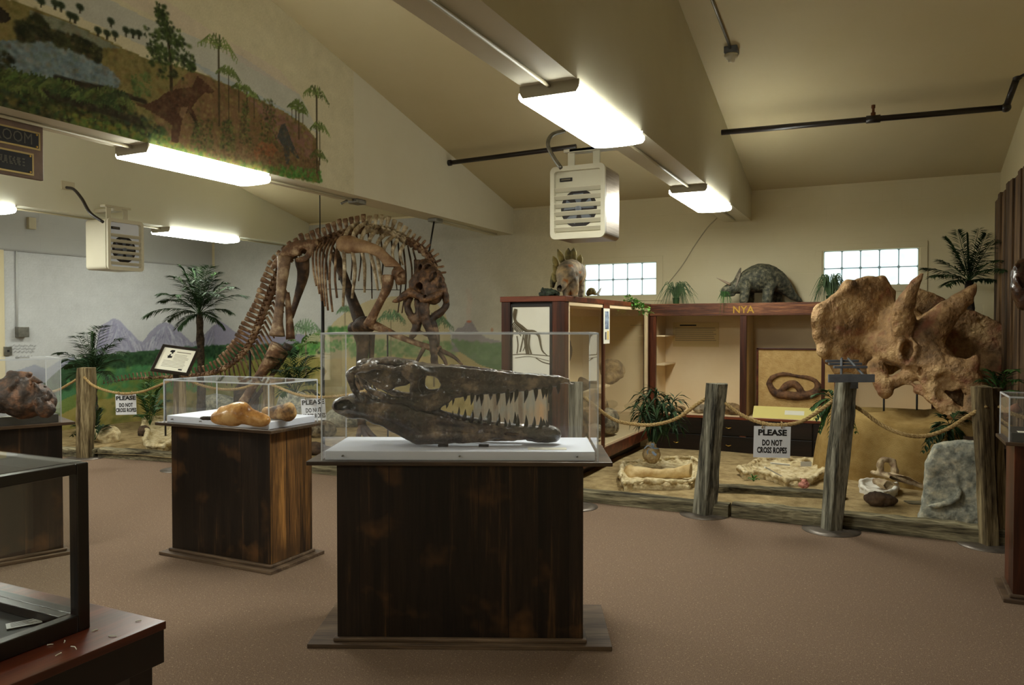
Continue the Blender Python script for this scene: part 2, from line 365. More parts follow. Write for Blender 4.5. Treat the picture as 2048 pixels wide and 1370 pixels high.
m_post2 = wood('weathered_brown_wood', L(52, 42, 30), L(158, 142, 108), L(108, 94, 68), 'Z', rough=.95, bump=1, scale=9, lo=.36, hi=.66, spec=.15)
m_sill = wood('weathered_timber', L(44, 40, 32), L(160, 150, 120), L(110, 102, 80), 'X', rough=.95, bump=1, scale=8, lo=.36, hi=.66, spec=.15)
m_sillY = wood('weathered_timber_cross', L(70, 62, 46), L(146, 134, 104), L(108, 98, 74), 'Y', rough=.9, bump=.9, scale=5)
m_panel = wood('barn_boards', L(50, 36, 25), L(140, 110, 74), L(92, 69, 46), 'Z', rough=.8, plank=1, pw=.16, bump=.9, scale=5)
m_red = wood('cherry_wood', L(58, 24, 14), L(126, 62, 38), L(92, 41, 24), 'Y', rough=.28, scale=4, spec=.6)
m_black = mk('black_wood', L(16, 10, 9), L(30, 19, 16), rough=.3, scale=6, spec=.6)
m_blackboard = mk('black_board', L(20, 19, 19), L(34, 33, 33), rough=.5, scale=8)
m_white = mk('white_board', L(222, 226, 238), L(230, 234, 244), rough=.5, scale=2)
m_paper = mk('paper', L(226, 222, 204), L(232, 229, 214), rough=.7, scale=3)
m_cardw = mk('white_card', L(214, 216, 220), L(222, 224, 228), rough=.5, scale=3)
m_ink = mk('ink', L(16, 16, 18), rough=.6)
m_grey = mk('grey_ink', L(120, 112, 96), rough=.8)
m_acryl = glassy('acrylic', (.992, .994, .997, 1), 1.0, .02)
m_edge = glassy('acrylic_edge', (.9, .94, .97, 1), 1, .55)
m_glass = glassy('pane_glass', (.96, .97, .96, 1), 1, 0)
m_steel = mk('galvanised_steel', L(120, 118, 110), L(150, 148, 140), rough=.4, metal=.9, scale=12)
m_disc = mk('dull_steel_disc', L(96, 88, 80), L(126, 116, 106), rough=.42, metal=.6, scale=9)
m_stain = mk('brushed_stainless', L(140, 126, 110), L(172, 158, 142), rough=.34, metal=1, scale=3, st=(1, 1, 20))
m_gold = mk('gold_leaf', L(190, 150, 60), rough=.35, metal=.7)
m_pipe = mk('black_iron_pipe', L(26, 21, 20), L(40, 32, 30), rough=.35, scale=10)
m_rod = mk('black_rod', L(22, 20, 20), rough=.5)
m_conduit = mk('painted_conduit', L(170, 160, 130), rough=.5)
m_heat = mk('beige_enamel', L(206, 200, 176), L(212, 206, 184), rough=.4, scale=2)
m_rope = mk('manila_rope', L(136, 108, 62), L(192, 164, 110), rough=.9, scale=90, bump=.5, bscale=200)
m_plaster = mk('plaster_jacket', L(160, 138, 98), L(222, 208, 172), rough=.9, scale=14, bump=1, bscale=35, c3=L(206, 188, 144))
m_mound = mk('burlap_cloth', L(140, 112, 64), L(176, 148, 94), rough=.95, scale=5, bump=.5, bscale=140, spec=.1)
m_leaf = mk('green_leaves', L(26, 54, 26), L(70, 108, 50), rough=.6, spec=.25, scale=8)
m_leafb = mk('bright_leaves', L(52, 110, 34), L(122, 172, 76), rough=.5, scale=12)
m_leafd = mk('dark_leaves', L(22, 38, 24), L(54, 78, 42), rough=.65, spec=.2, scale=8)
m_leafg = mk('grassy_leaves', L(42, 66, 38), L(92, 118, 72), rough=.5, scale=8)
m_trunk = mk('palm_trunk', L(34, 26, 20), L(82, 68, 52), rough=.95, scale=25, bump=.9, bscale=60)
# ---------------------------------------------------------------- the room
XL, XR, YB, YF = -10.5, 1.15, 9.85, -6.0
BZ = 2.86                                                        # underside of the beams
def zc(y): return 3.23 + .232 * (YB - y) if y > 1.92 else 3.23 + .232 * (y - YF)
def struct(name, mb, m, **k): o = mb.build(name, m, **k); o['kind'] = 'structure'; return o
RY = 1.92
struct('floor', MB().box((XL - .1, YF, -.05), (XR + .1, YB, 0)), m_carpet)
mb = MB()
for a, b in ((YF, RY), (RY, YB)):
    za, zb = zc(a + 1e-4), zc(b)
    mb.prism([(XL - .1, a, za), (XL - .1, b, zb), (XL - .1, b, zb + .1), (XL - .1, a, za + .1)], (0, 0, 0), (XR - XL + .2, 0, 0))
struct('ceiling', mb, m_ceil)
def gable(x0, x1, z0=0, y0=YF, y1=YB):
    P = [(x0, y0, z0), (x0, y1, z0), (x0, y1, zc(y1))] + ([(x0, RY, zc(RY))] if y0 < RY < y1 else []) + [(x0, y0, zc(y0))]
    return MB().prism(P, (0, 0, 0), (x1 - x0, 0, 0))
struct('wall_right', gable(XR, XR + .12), m_cream)
struct('wall_front', MB().box((XL - .1, YF - .1, 0), (XR + .1, YF, 3.3)), m_cream)
m_lwall = mk('white_block_paint', L(186, 188, 186), L(192, 194, 192), rough=.75, scale=1.5); relief(m_lwall, 'Y', .3)
m_uwall = mk('grey_block_paint', L(166, 166, 162), L(172, 172, 168), rough=.75, scale=1.5); relief(m_uwall, 'Y', .3)
struct('wall_left', gable(XL - .18, XL - .06), m_uwall)
struct('wall_left', MB().box((XL - .06, YF, 0), (XL, 5.2, 2.57)), m_lwall)
W1 = (-3.655, -2.655, 1.97, 2.40); W2 = (-.63, .37, 2.035, 2.45)
mb = MB(); T = YB + .2
mb.box((-3.72, YB, 0), (XR + .1, T, 1.97)); mb.box((-3.72, YB, 2.45), (XR + .1, T, 3.3))
mb.box((-3.72, YB, 1.97), (W1[0], T, 2.45)); mb.box((W1[0], YB, 2.40), (W1[1], T, 2.45)); mb.box((W1[1], YB, 1.97), (W2[0], T, 2.45))
mb.box((W2[0], YB, 1.97), (W2[1], T, 2.035)); mb.box((W2[1], YB, 1.97), (XR + .1, T, 2.45)); mb.box((XL - .1, YB + .003, 0), (-3.72, T, 3.3))
struct('wall_back', mb, m_block)

m_beamw = mk('pale_beam_paint', L(230, 230, 212), L(234, 234, 218), rough=.7, scale=1)
BEAMS = [(-8.72, -8.40), (-5.04, -4.72), (-1.78, -1.46)]
for i, (a, b) in enumerate(BEAMS):
    y0, y1 = YF, YB; F = []
    P = [(a, y0, BZ), (a, y1, BZ), (a, y1, zc(y1)), (a, RY, zc(RY)), (a, y0, zc(y0))]
    dx = (b - a) if i != 1 else b - a - .004
    struct('trim_%d' % (i + 1), MB().prism(P, (0, 0, 0), (dx, 0, 0)), m_beam if i else m_beamw)

# windows of glass block, daylight behind
m_block_g = emit('daylit_glass_block', (.74, .95, 1.0), SKYWIN)
t = m_block_g.node_tree; N = t.nodes; n = N.new('ShaderNodeTexNoise'); n.inputs['Scale'].default_value = 14; tcn = N.new('ShaderNodeTexCoord'); t.links.new(tcn.outputs['Object'], n.inputs[0])
r = N.new('ShaderNodeValToRGB'); r.color_ramp.elements[0].position = .3; r.color_ramp.elements[0].color = (.62, .88, .95, 1); r.color_ramp.elements[1].position = .6; r.color_ramp.elements[1].color = (.8, .98, 1, 1)
t.links.new(n.outputs[0], r.inputs[0]); t.links.new(r.outputs[0], N['Principled BSDF'].inputs['Emission Color'])
m_mort = mk('grey_mortar', L(120, 128, 126), rough=.9)
for i, (a, b, c, d) in enumerate((W1, W2)):
    f = MB(); f.box((a, YB + .05, c), (b, YB + .16, d)); o = struct('window_%d' % (i + 1), f, m_mort)
    g = MB(); s = (b - a) / 5; h = (d - c) / 2
    for q in range(5):
        for k in range(2): g.box((a + q * s + .006, YB + .03, c + k * h + .006), (a + q * s + s - .006, YB + .06, c + k * h + h - .006))
    g.build('pane', m_block_g, o, smooth=False, bevel=.02, bseg=3)
    # shallow painted casing round the opening
    f = MB(); f.box((a - .09, YB - .012, d), (b + .09, YB, d + .075)); f.box((a - .09, YB - .012, c - .075), (b + .09, YB, c)); f.box((a - .09, YB - .012, c), (a - .015, YB, d)); f.box((b + .015, YB - .012, c), (b + .09, YB, d))
    struct('trim_%d' % (i + 4), f, m_cream, bevel=.003)
struct('baseboard_right', MB().box((XR - .012, YF, 0), (XR, 8.0, .1)), m_dark)

# ---------------------------------------------------------------- painted walls
class Canvas:
    def __init__(s, u0, u1, v0, v1, res, base):
        s.u = np.linspace(u0, u1, int((u1 - u0) / res) + 1); s.v = np.linspace(v0, v1, int((v1 - v0) / res) + 1)
        s.U, s.V = np.meshgrid(s.u, s.v); s.img = np.zeros(s.U.shape + (3,)); s.img[:] = base; s.res = res
        s.rs = np.random.RandomState(5)
    def win(s, lo, hi):
        i0, i1 = np.searchsorted(s.v, (lo[1], hi[1])); j0, j1 = np.searchsorted(s.u, (lo[0], hi[0])); return slice(max(i0 - 1, 0), i1 + 1), slice(max(j0 - 1, 0), j1 + 1)
    def blend(s, sl, a, c):
        c = np.array(c, float); s.img[sl] = s.img[sl] * (1 - a[..., None]) + c * a[..., None]
    def inside(s, pts, sl):
        x = s.U[sl]; y = s.V[sl]; n = len(pts); ins = np.zeros(x.shape, bool)
        for i in range(n):
            (x1, y1), (x2, y2) = pts[i], pts[i - 1]
            ins ^= ((y1 > y) != (y2 > y)) & (x < (x2 - x1) * (y - y1) / (y2 - y1 + 1e-12) + x1)
        return ins
    def poly(s, pts, c, a=1, c2=None, rough=0):
        P = np.array(pts, float); sl = s.win(P.min(0) - .05, P.max(0) + .05)
        if s.U[sl].size == 0: return
        ins = s.inside(P, sl).astype(float) * a
        if rough: ins *= np.clip(s.rs.rand(*ins.shape) * (1 + rough) - rough + .5, 0, 1)
        cc = np.array(c, float)
        if c2 is not None:
            t = ((s.V[sl] - P[:, 1].min()) / (np.ptp(P[:, 1]) + 1e-9))[..., None]; cc = np.array(c2) * (1 - t) + cc * t
        s.img[sl] = s.img[sl] * (1 - ins[..., None]) + cc * ins[..., None]
    def blob(s, p, r, c, a=1, soft=.5):
        r = np.array((r, r) if np.isscalar(r) else r, float); sl = s.win((p[0] - r[0], p[1] - r[1]), (p[0] + r[0], p[1] + r[1]))
        if s.U[sl].size == 0: return
        d = np.sqrt(((s.U[sl] - p[0]) / r[0]) ** 2 + ((s.V[sl] - p[1]) / r[1]) ** 2)
        s.blend(sl, np.clip((1 - d) / soft, 0, 1) * a, c)
    def line(s, pts, wd, c, a=1):
        for p, q in zip(pts[:-1], pts[1:]):
            p = np.array(p, float); q = np.array(q, float); lo = np.minimum(p, q) - wd; hi = np.maximum(p, q) + wd; sl = s.win(lo, hi)
            if s.U[sl].size == 0: continue
            d = q - p; t = np.clip(((s.U[sl] - p[0]) * d[0] + (s.V[sl] - p[1]) * d[1]) / (d @ d + 1e-12), 0, 1)
            e = np.hypot(s.U[sl] - p[0] - t * d[0], s.V[sl] - p[1] - t * d[1]); s.blend(sl, np.clip((wd - e) / (wd * .5) + .2, 0, 1) * a * (e < wd * 1.1), c)
    def dabs(s, pts, n, r, cols, a=.8):
        """n random dabs of paint inside the outline"""
        P = np.array(pts, float); k = 0; tries = 0
        while k < n and tries < n * 8:
            tries += 1; x = s.rs.uniform(P[:, 0].min(), P[:, 0].max()); y = s.rs.uniform(P[:, 1].min(), P[:, 1].max()); ins = False
            for i in range(len(P)):
                (x1, y1), (x2, y2) = P[i], P[i - 1]
                if (y1 > y) != (y2 > y) and x < (x2 - x1) * (y - y1) / (y2 - y1) + x1: ins = not ins
            if not ins: continue
            k += 1; q = r * s.rs.uniform(.5, 1.4); s.blob((x, y), (q * s.rs.uniform(.6, 1.6), q), cols[s.rs.randint(len(cols))], a, .7)
    def palm(s, p, h, c, trunk=(70, 55, 35), r=None, n=9):
        r = r or h * .35; top = (p[0], p[1] + h); s.line([p, top], max(h * .018, s.res * .7), trunk)
        for k in range(n):
            an = PI * (k + .5) / n + s.rs.uniform(-.1, .1); m = (top[0] + r * .6 * math.cos(an), top[1] + r * .45 * math.sin(an)); e = (top[0] + r * math.cos(an), top[1] + r * .25 * math.sin(an) - r * .25)
            cc = np.clip(np.array(c) * s.rs.uniform(.7, 1.3), 0, 255); s.line([top, m, e], max(r * .02, s.res * .55), cc, .85)
            for q in range(1, 9):
                fq = q / 8; b_ = (top[0] + (m[0] - top[0]) * min(fq * 2, 1) + (e[0] - m[0]) * max(fq * 2 - 1, 0), top[1] + (m[1] - top[1]) * min(fq * 2, 1) + (e[1] - m[1]) * max(fq * 2 - 1, 0))
                s.line([b_, (b_[0] + s.rs.uniform(-.1, .1) * r, b_[1] - r * s.rs.uniform(.12, .26))], max(r * .015, s.res * .5), cc, .7)
    def noise(s, amp):
        s.img += s.rs.randn(*s.img.shape[:2])[..., None] * amp
        for q in (6, 20):
            g = s.rs.randn(s.img.shape[0] // q + 3, s.img.shape[1] // q + 3); I = np.arange(s.img.shape[0]) / q; J = np.arange(s.img.shape[1]) / q
            i = I.astype(int); j = J.astype(int); fi = (I - i)[:, None]; fj = (J - j)[None]
            s.img += ((g[i][:, j] * (1 - fi) + g[i + 1][:, j] * fi) * (1 - fj) + (g[i][:, j + 1] * (1 - fi) + g[i + 1][:, j + 1] * fi) * fj)[..., None] * amp
    def mesh(s, name, fn, flip=False):
        nv, nu = s.U.shape; P = fn(s.U, s.V).reshape(-1, 3); me = bpy.data.meshes.new(name)
        I = np.arange((nv - 1) * (nu - 1)); i, j = I // (nu - 1), I % (nu - 1); a = i * nu + j
        Q = np.stack([a, a + 1, a + nu + 1, a + nu], 1); Q = Q[:, ::-1] if flip else Q
        me.vertices.add(len(P)); me.vertices.foreach_set('co', P.astype(np.float32).ravel()); me.loops.add(Q.size); me.loops.foreach_set('vertex_index', Q.ravel().astype(np.int32))
        me.polygons.add(len(Q)); me.polygons.foreach_set('loop_start', np.arange(0, Q.size, 4, dtype=np.int32)); me.update(calc_edges=True)
        c = np.clip(s.img, 0, 255).reshape(-1, 3) / 255; c = np.where(c <= .04045, c / 12.92, ((c + .055) / 1.055) ** 2.4)
        at_ = me.color_attributes.new('Col', 'FLOAT_COLOR', 'POINT'); at_.data.foreach_set('color', np.column_stack([c, np.ones(len(c))]).astype(np.float32).ravel()); return me
GREENS = [(44, 74, 40), (62, 96, 48), (84, 118, 62), (36, 58, 34)]

# left wall: pale mountains over a meadow
cv = Canvas(5.2, YB, 0, 2.57, .014, (190, 192, 192)); f = lambda x, y: tuple(onp(x, y, 0, XL)[1:])
g = lambda P: [f(*p) for p in P]
def wall_mural(cv, g):
    pass
cv.poly(g([(0, 800), (0, 752), (30, 742), (70, 729), (92, 738), (118, 722), (150, 712), (150, 800)]), (150, 156, 174), .9)
cv.poly(g([(190, 720), (196, 668), (203, 650), (218, 642), (226, 636), (240, 641), (252, 655), (264, 666), (276, 680), (292, 686), (300, 700), (300, 730)]), (152, 152, 174), .95)
cv.poly(g([(270, 720), (285, 684), (300, 664), (318, 648), (330, 644), (342, 648), (356, 660), (372, 674), (388, 690), (388, 720)]), (148, 147, 167), .95)
cv.poly(g([(360, 720), (376, 694), (392, 680), (410, 668), (425, 652), (445, 640), (470, 655), (470, 720)]), (140, 137, 152), .9)
cv.poly(g([(190, 700), (240, 680), (280, 690), (330, 676), (400, 700), (450, 700), (450, 740), (190, 740)]), (168, 168, 188), .55)
for k in range(420):
    x = cv.rs.uniform(196, 445); top = np.interp(x, [196, 226, 262, 285, 330, 372, 392, 425, 445], [670, 638, 668, 686, 646, 676, 684, 654, 646]); y = top + abs(cv.rs.randn()) * 14 + 3; c = [(178, 180, 194), (122, 122, 146), (192, 192, 202), (132, 130, 156)][k % 4]; sl_ = 1 if x > np.interp(x, [226, 330, 425], [226, 330, 425]) - 1 else -1
    cv.line(g([(x, y), (x + cv.rs.uniform(2, 9) * (1 if (x % 97) > 40 else -1), y + cv.rs.uniform(8, 22))]), .012, c, .4)
gp = g([(-40, 800), (85, 772), (100, 755), (122, 738), (140, 722), (180, 712), (230, 707), (300, 701), (360, 696), (445, 690), (445, 980), (-60, 1010)])
cv.poly(gp, (52, 84, 56))
cv.poly(g([(60, 800), (160, 745), (250, 735), (360, 728), (445, 722), (445, 980), (-60, 1010)]), (76, 128, 86), .9)
cv.poly(g([(60, 830), (180, 775), (260, 760), (360, 752), (445, 742), (445, 980), (-60, 1010)]), (128, 138, 66), .75)
cv.poly(g([(60, 860), (180, 800), (280, 790), (445, 775), (445, 980), (-60, 1010)]), (170, 152, 88), .85)
cv.dabs(g([(60, 790), (120, 740), (180, 712), (300, 701), (445, 690), (445, 715), (200, 740), (100, 800)]), 700, .035, [(30, 56, 34), (44, 78, 44), (60, 92, 60)])
cv.dabs(g([(150, 745), (445, 715), (445, 780), (150, 800)]), 500, .05, [(86, 150, 92), (60, 122, 76), (108, 140, 70)], .5)
cv.dabs(g([(150, 790), (445, 770), (445, 960), (150, 960)]), 400, .07, [(190, 170, 100), (140, 128, 60), (96, 110, 52)], .5)
for k in range(4):                                               # the painter's note, faint pencil lines
    y = 692 + k * 6 + (4 if k == 3 else 0); x0 = 20 + 4 * k
    cv.line(g([(x0 + q * (52 - 6 * k) / 14, y + math.sin(q * 2.1 + k) * 1.6) for q in range(15)]), .008, (128, 128, 128), .75)
cv.noise(2.2)
o = link('wall_left_mural', cv.mesh('wall_left_mural', lambda U, V: np.stack([np.full_like(U, XL), U, V], -1)), vcol('mural_block_left', block='Y', bump=.25)); o['kind'] = 'structure'
struct('trim_6', MB().box((XL - .07, YF, 2.57), (XL + .03, YB, 2.59)), mk('ledge_paint', L(150, 150, 146), rough=.7))

# back wall: dunes, a smoking cone and far green hills
cv = Canvas(XL, -3.72, 0, 3.2, .015, (184, 184, 178)); f = lambda x, y: (onp(x, y, 1, YB)[0], onp(x, y, 1, YB)[2]); g = lambda P: [f(*p) for p in P]
tt = (np.clip((cv.U + 6.3) / 2.5, 0, 1) ** 1.3)[..., None]; cv.img = cv.img * (1 - tt) + np.array((209, 198, 161)) * tt
cv.poly(g([(425, 720), (425, 655), (440, 642), (455, 652), (470, 664), (490, 660), (520, 670), (560, 672), (600, 668), (640, 676), (640, 720)]), (138, 134, 156), .85)
cv.poly(g([(425, 692), (470, 687), (560, 690), (640, 684), (700, 690), (1010, 690), (1010, 960), (420, 960)]), (70, 100, 62))
cv.poly(g([(590, 720), (610, 676), (640, 660), (690, 668), (700, 740), (590, 740)]), (164, 168, 124), .9)
cv.poly(g([(630, 690), (650, 664), (672, 640), (700, 618), (740, 600), (790, 592), (840, 596), (875, 608), (892, 630), (900, 668), (905, 700), (905, 760), (630, 760)]), (186, 172, 132), .9)
cv.poly(g([(896, 720), (905, 668), (915, 656), (925, 656), (934, 641), (943, 641), (955, 662), (972, 676), (1010, 684), (1010, 720)]), (150, 144, 148), .85)
cv.blob(f(938, 643), (.05, .025), (190, 96, 62), .8); cv.line(g([(938, 640), (937, 622), (940, 600), (936, 582)]), .05, (200, 176, 160), .22)
cv.blob(f(984, 660), (.03, .04), (176, 124, 92), .7)
cv.poly(g([(900, 676), (940, 690), (1010, 684), (1010, 745), (960, 730), (920, 705)]), (112, 140, 100), .85)
cv.poly(g([(690, 716), (760, 706), (870, 712), (920, 704), (960, 730), (1010, 745), (1010, 960), (640, 960), (640, 720)]), (188, 170, 118), .95)
cv.poly(g([(425, 740), (480, 722), (560, 716), (640, 714), (640, 960), (420, 960)]), (150, 140, 72), .8)
cv.poly(g([(425, 800), (560, 780), (1010, 800), (1010, 960), (420, 960)]), (196, 176, 116), .7)
cv.dabs(g([(425, 692), (640, 684), (640, 706), (425, 712)]), 300, .035, [(34, 60, 38), (52, 84, 50)])
cv.dabs(g([(590, 690), (700, 676), (720, 694), (600, 712)]), 160, .035, [(96, 150, 70), (70, 130, 58), (120, 168, 90)])
cv.dabs(g([(700, 680), (900, 684), (910, 712), (700, 714)]), 420, .04, [(120, 150, 98), (98, 132, 80), (142, 160, 108)], .7)
cv.dabs(g([(910, 680), (1010, 690), (1010, 730), (930, 705)]), 200, .04, [(104, 134, 92), (120, 148, 104)], .6)
cv.dabs(g([(700, 730), (1010, 760), (1010, 940), (440, 940), (440, 760)]), 700, .07, [(204, 188, 134), (170, 150, 98), (150, 138, 84)], .45)
for x, y, h, r in ((690, 668, .38, .2), (782, 732, .75, .34), (868, 772, .95, .42), (612, 770, .9, .5)): cv.palm(f(x, y), h, (96, 122, 88), (134, 122, 96), r * .8, 13)
cv.dabs(g([(660, 655), (700, 655), (706, 672), (655, 672)]), 70, .04, [(64, 104, 56), (90, 136, 70)])
for k in range(160): x = cv.rs.uniform(470, 640); y = cv.rs.uniform(735, 850); cv.line(g([(x, y), (x + cv.rs.uniform(-4, 4), y - cv.rs.uniform(8, 26))]), .014, [(120, 128, 58), (88, 104, 46), (164, 150, 78)][k % 3], .6)
cv.noise(2.2)
o = link('wall_back_mural', cv.mesh('wall_back_mural', lambda U, V: np.stack([U, np.full_like(U, YB), V], -1), False), vcol('mural_block_back', block='X', bump=.25)); o['kind'] = 'structure'

# beam face: the large painted landscape over the middle beam
XB = BEAMS[1][1]; Y0, Y1 = 2.4, 6.2
cv = Canvas(Y0, Y1, BZ, 4.86, .0095, (208, 200, 170)); f = lambda x, y: tuple(onp(x, y, 0, XB)[1:]); g = lambda P: [f(*p) for p in P]
for P, c, a in (([(60, -80), (300, 40), (480, 110), (600, 190), (640, 270), (500, 190), (330, 110), (150, 30), (-100, -60)], (168, 178, 190), .75),
                ([(180, -100), (420, 60), (560, 140), (640, 240), (600, 190), (400, 80), (200, -20)], (206, 186, 178), .6),
                ([(380, 120), (500, 180), (600, 236), (560, 240), (440, 170)], (150, 166, 184), .8)): cv.poly(g(P), c, a * .6)
land = [(-220, -80), (0, -6), (60, 12), (130, 40), (200, 72), (250, 98), (300, 120), (340, 128), (400, 146), (460, 172), (520, 200), (570, 224), (610, 250), (634, 280), (640, 366), (500, 338), (300, 290), (0, 217), (-220, 160)]
cv.poly(g(land), (132, 122, 74))
cv.poly(g([(380, 140), (520, 200), (634, 280), (640, 366), (440, 320), (330, 290), (300, 220)]), (122, 92, 66), .85)
cv.poly(g([(500, 200), (570, 226), (625, 270), (625, 320), (560, 290)]), (138, 102, 92), .8)
cv.dabs(g(land), 1500, .02, [(150, 138, 84), (112, 98, 56), (128, 104, 62), (96, 92, 48)], .5)
wat = [(-200, 60), (20, 82), (60, 78), (120, 84), (155, 100), (180, 118), (215, 134), (240, 160), (236, 176), (170, 176), (100, 172), (40, 160), (0, 170), (-200, 150)]
cv.poly(g(wat), (120, 138, 146)); cv.dabs(g(wat), 500, .018, [(130, 150, 158), (92, 112, 124), (150, 166, 170), (110, 128, 120)], .6)
cv.poly(g([(60, 20), (140, 46), (200, 76), (240, 96), (200, 96), (120, 62), (60, 40)]), (124, 140, 140), .6)
D = [(34, 40, 24), (46, 50, 28), (60, 62, 34), (26, 30, 20)]
cv.dabs(g([(35, 45), (75, 30), (100, 50), (96, 80), (40, 82)]), 160, .022, D, .9); cv.dabs(g([(90, 60), (150, 70), (205, 100), (200, 126), (160, 104), (110, 90)]), 190, .02, D, .9)
cv.dabs(g([(-60, 96), (20, 104), (34, 135), (0, 140), (-60, 140)]), 80, .02, D, .9)
cv.poly(g([(-60, 12), (0, 12), (18, 28), (22, 40), (10, 46), (-60, 44)]), (30, 24, 20), .9)                     # a dark beast at the far side
low = [(-200, 140), (-60, 176), (0, 166), (30, 156), (80, 158), (110, 178), (180, 180), (250, 196), (270, 225), (330, 260), (330, 292), (0, 214), (-200, 166)]
cv.dabs(g(low), 1300, .022, D + [(60, 86, 44), (84, 96, 50), (110, 100, 50), (50, 70, 52)], .85)
cv.line(g([(112, 155), (160, 168), (215, 178), (250, 190), (290, 204)]), .022, (40, 36, 26), .95); cv.line(g([(60, 176), (150, 205), (230, 228), (275, 240)]), .03, (44, 40, 32), .8)
for k in range(30): x = -10 + k * 9; y = 158 + 45 * (x / 260.) + cv.rs.uniform(-6, 14); cv.palm((f(x, y + 4)), .02, [(72, 92, 48), (52, 70, 40), (90, 104, 56)][k % 3], (50, 46, 30), .09 + .05 * cv.rs.rand(), 9)
cv.dabs(g([(140, 226), (330, 272), (400, 300), (630, 350), (640, 366), (400, 318), (100, 250)]), 600, .018, [(96, 124, 60), (120, 140, 66), (74, 104, 50), (136, 128, 60)], .85)
cv.dabs(g([(560, 330), (640, 340), (646, 366), (560, 352)]), 160, .016, [(70, 120, 52), (96, 150, 70)], .9)
for x, y in ((160, 14), (222, 42), (252, 60), (266, 64), (278, 66), (196, 60), (214, 66), (230, 68), (140, 30), (150, 34), (110, 6), (82, 2), (122, 10)): cv.line(g([(x, y + 12), (x, y)]), .008, (60, 56, 40)); cv.blob(f(x, y), (.035, .028), (40, 52, 32), .95, .4)
# a tall conifer-like tree
cv.line(g([(343, 183), (341, 120), (336, 70), (320, 22)]), .016, (50, 42, 26))
for q, (x, y, r) in enumerate([(319, 20, 12), (326, 36, 12), (330, 52, 13), (333, 66, 14), (306, 78, 17), (318, 92, 18), (352, 74, 16), (358, 86, 12), (335, 104, 22), (312, 112, 18), (362, 108, 22), (375, 124, 16), (318, 132, 20), (350, 130, 22), (384, 134, 8)]):
    x0, y0 = f(x, y); R_ = r * .0042; cv.dabs([(x0 - R_, y0 - R_), (x0 + R_, y0 - R_), (x0 + R_, y0 + R_), (x0 - R_, y0 + R_)], 34, .017, [(50, 66, 32), (74, 92, 44), (36, 46, 26)], .85)
cv.dabs(g([(262, 150), (300, 145), (304, 190), (268, 196)]), 90, .014, [(70, 96, 52), (100, 124, 70)], .8)
# duck-billed plant eater
cv.poly(g([(262, 205), (290, 209), (312, 200), (330, 186), (352, 178), (384, 174), (390, 160), (394, 152), (404, 158), (429, 182), (424, 188), (410, 184), (398, 196), (390, 206), (384, 216), (390, 230), (400, 250), (384, 232), (378, 222), (366, 232), (362, 254), (356, 286), (342, 284), (344, 250), (330, 240), (300, 222), (280, 212)]), (78, 52, 36), .95)
cv.dabs(g([(310, 202), (384, 178), (384, 214), (350, 236), (310, 222)]), 80, .014, [(104, 74, 52), (60, 40, 30)], .6)
cv.line(g([(378, 222), (392, 244), (396, 252)]), .012, (60, 42, 30)); cv.poly(g([(362, 214), (376, 214), (368, 236), (358, 232)]), (140, 112, 84), .8)
for x, y, h, r in ((438, 250, .62, .2), (458, 262, .46, .13), (478, 225, .2, .08), (494, 228, .2, .08), (508, 236, .18, .08), (598, 278, .3, .12), (634, 345, .72, .18), (640, 330, .34, .14), (584, 236, .1, .06), (592, 240, .1, .06), (606, 246, .1, .06), (638, 342, .14, .13)): cv.palm(f(x, y), h, (100, 116, 62), (70, 62, 40), r, 10)
for x0, x1, y0, y1 in ((478, 502, 200, 286), (518, 556, 196, 300), (440, 470, 240, 300), (380, 430, 240, 300)): cv.dabs(g([(x0 + 6, y0), (x1 - 6, y0), (x1, y1), (x0, y1)]), 150, .013, [(76, 92, 46), (100, 112, 58), (54, 58, 34), (90, 78, 50)], .8)
cv.poly(g([(562, 250), (570, 246), (576, 262), (584, 284), (600, 320), (590, 314), (580, 300), (578, 330), (572, 328), (566, 292), (556, 276), (552, 282)]), (68, 72, 70), .95)
cv.poly(g([(510, 290), (524, 284), (545, 288), (556, 300), (548, 308), (540, 330), (534, 312), (520, 308), (514, 326), (508, 304)]), (150, 96, 62), .85)
cv.dabs(g([(400, 270), (640, 300), (640, 350), (420, 312)]), 500, .014, [(96, 74, 52), (120, 96, 66), (84, 84, 50), (140, 116, 80)], .6)
cv.dabs(g(land), 2600, .018, [(60, 48, 32), (156, 136, 96), (84, 92, 52), (124, 88, 62)], .17)
cv.noise(2.6); lim = (cv.V - BZ) / 2.0
def bf(U, V):
    top = np.array([zc(u) for u in U[0]])[None, :]; return np.stack([np.full_like(U, XB), U, np.minimum(V, top)], -1)
o = link('trim_2_mural', cv.mesh('trim_2_mural', bf), vcol('mural_beam', bump=.08)); o['kind'] = 'structure'
mb = MB(); a, b = XB - .004, XB
for y0, y1 in ((YF, RY), (RY, Y0), (Y1, YB)):
    mb.prism([(a, y0, BZ), (a, y1, BZ), (a, y1, zc(y1)), (a, y0, zc(y0 + (1e-4 if y0 == RY else 0)))], (0, 0, 0), (.004, 0, 0))
struct('trim_2', mb, m_beam)

p = onp(6, 600, 0, XL); struct('trim_7', MB().box((XL, p[1] - .35, 0), (XL + .03, p[1], 2.57)), m_cream)
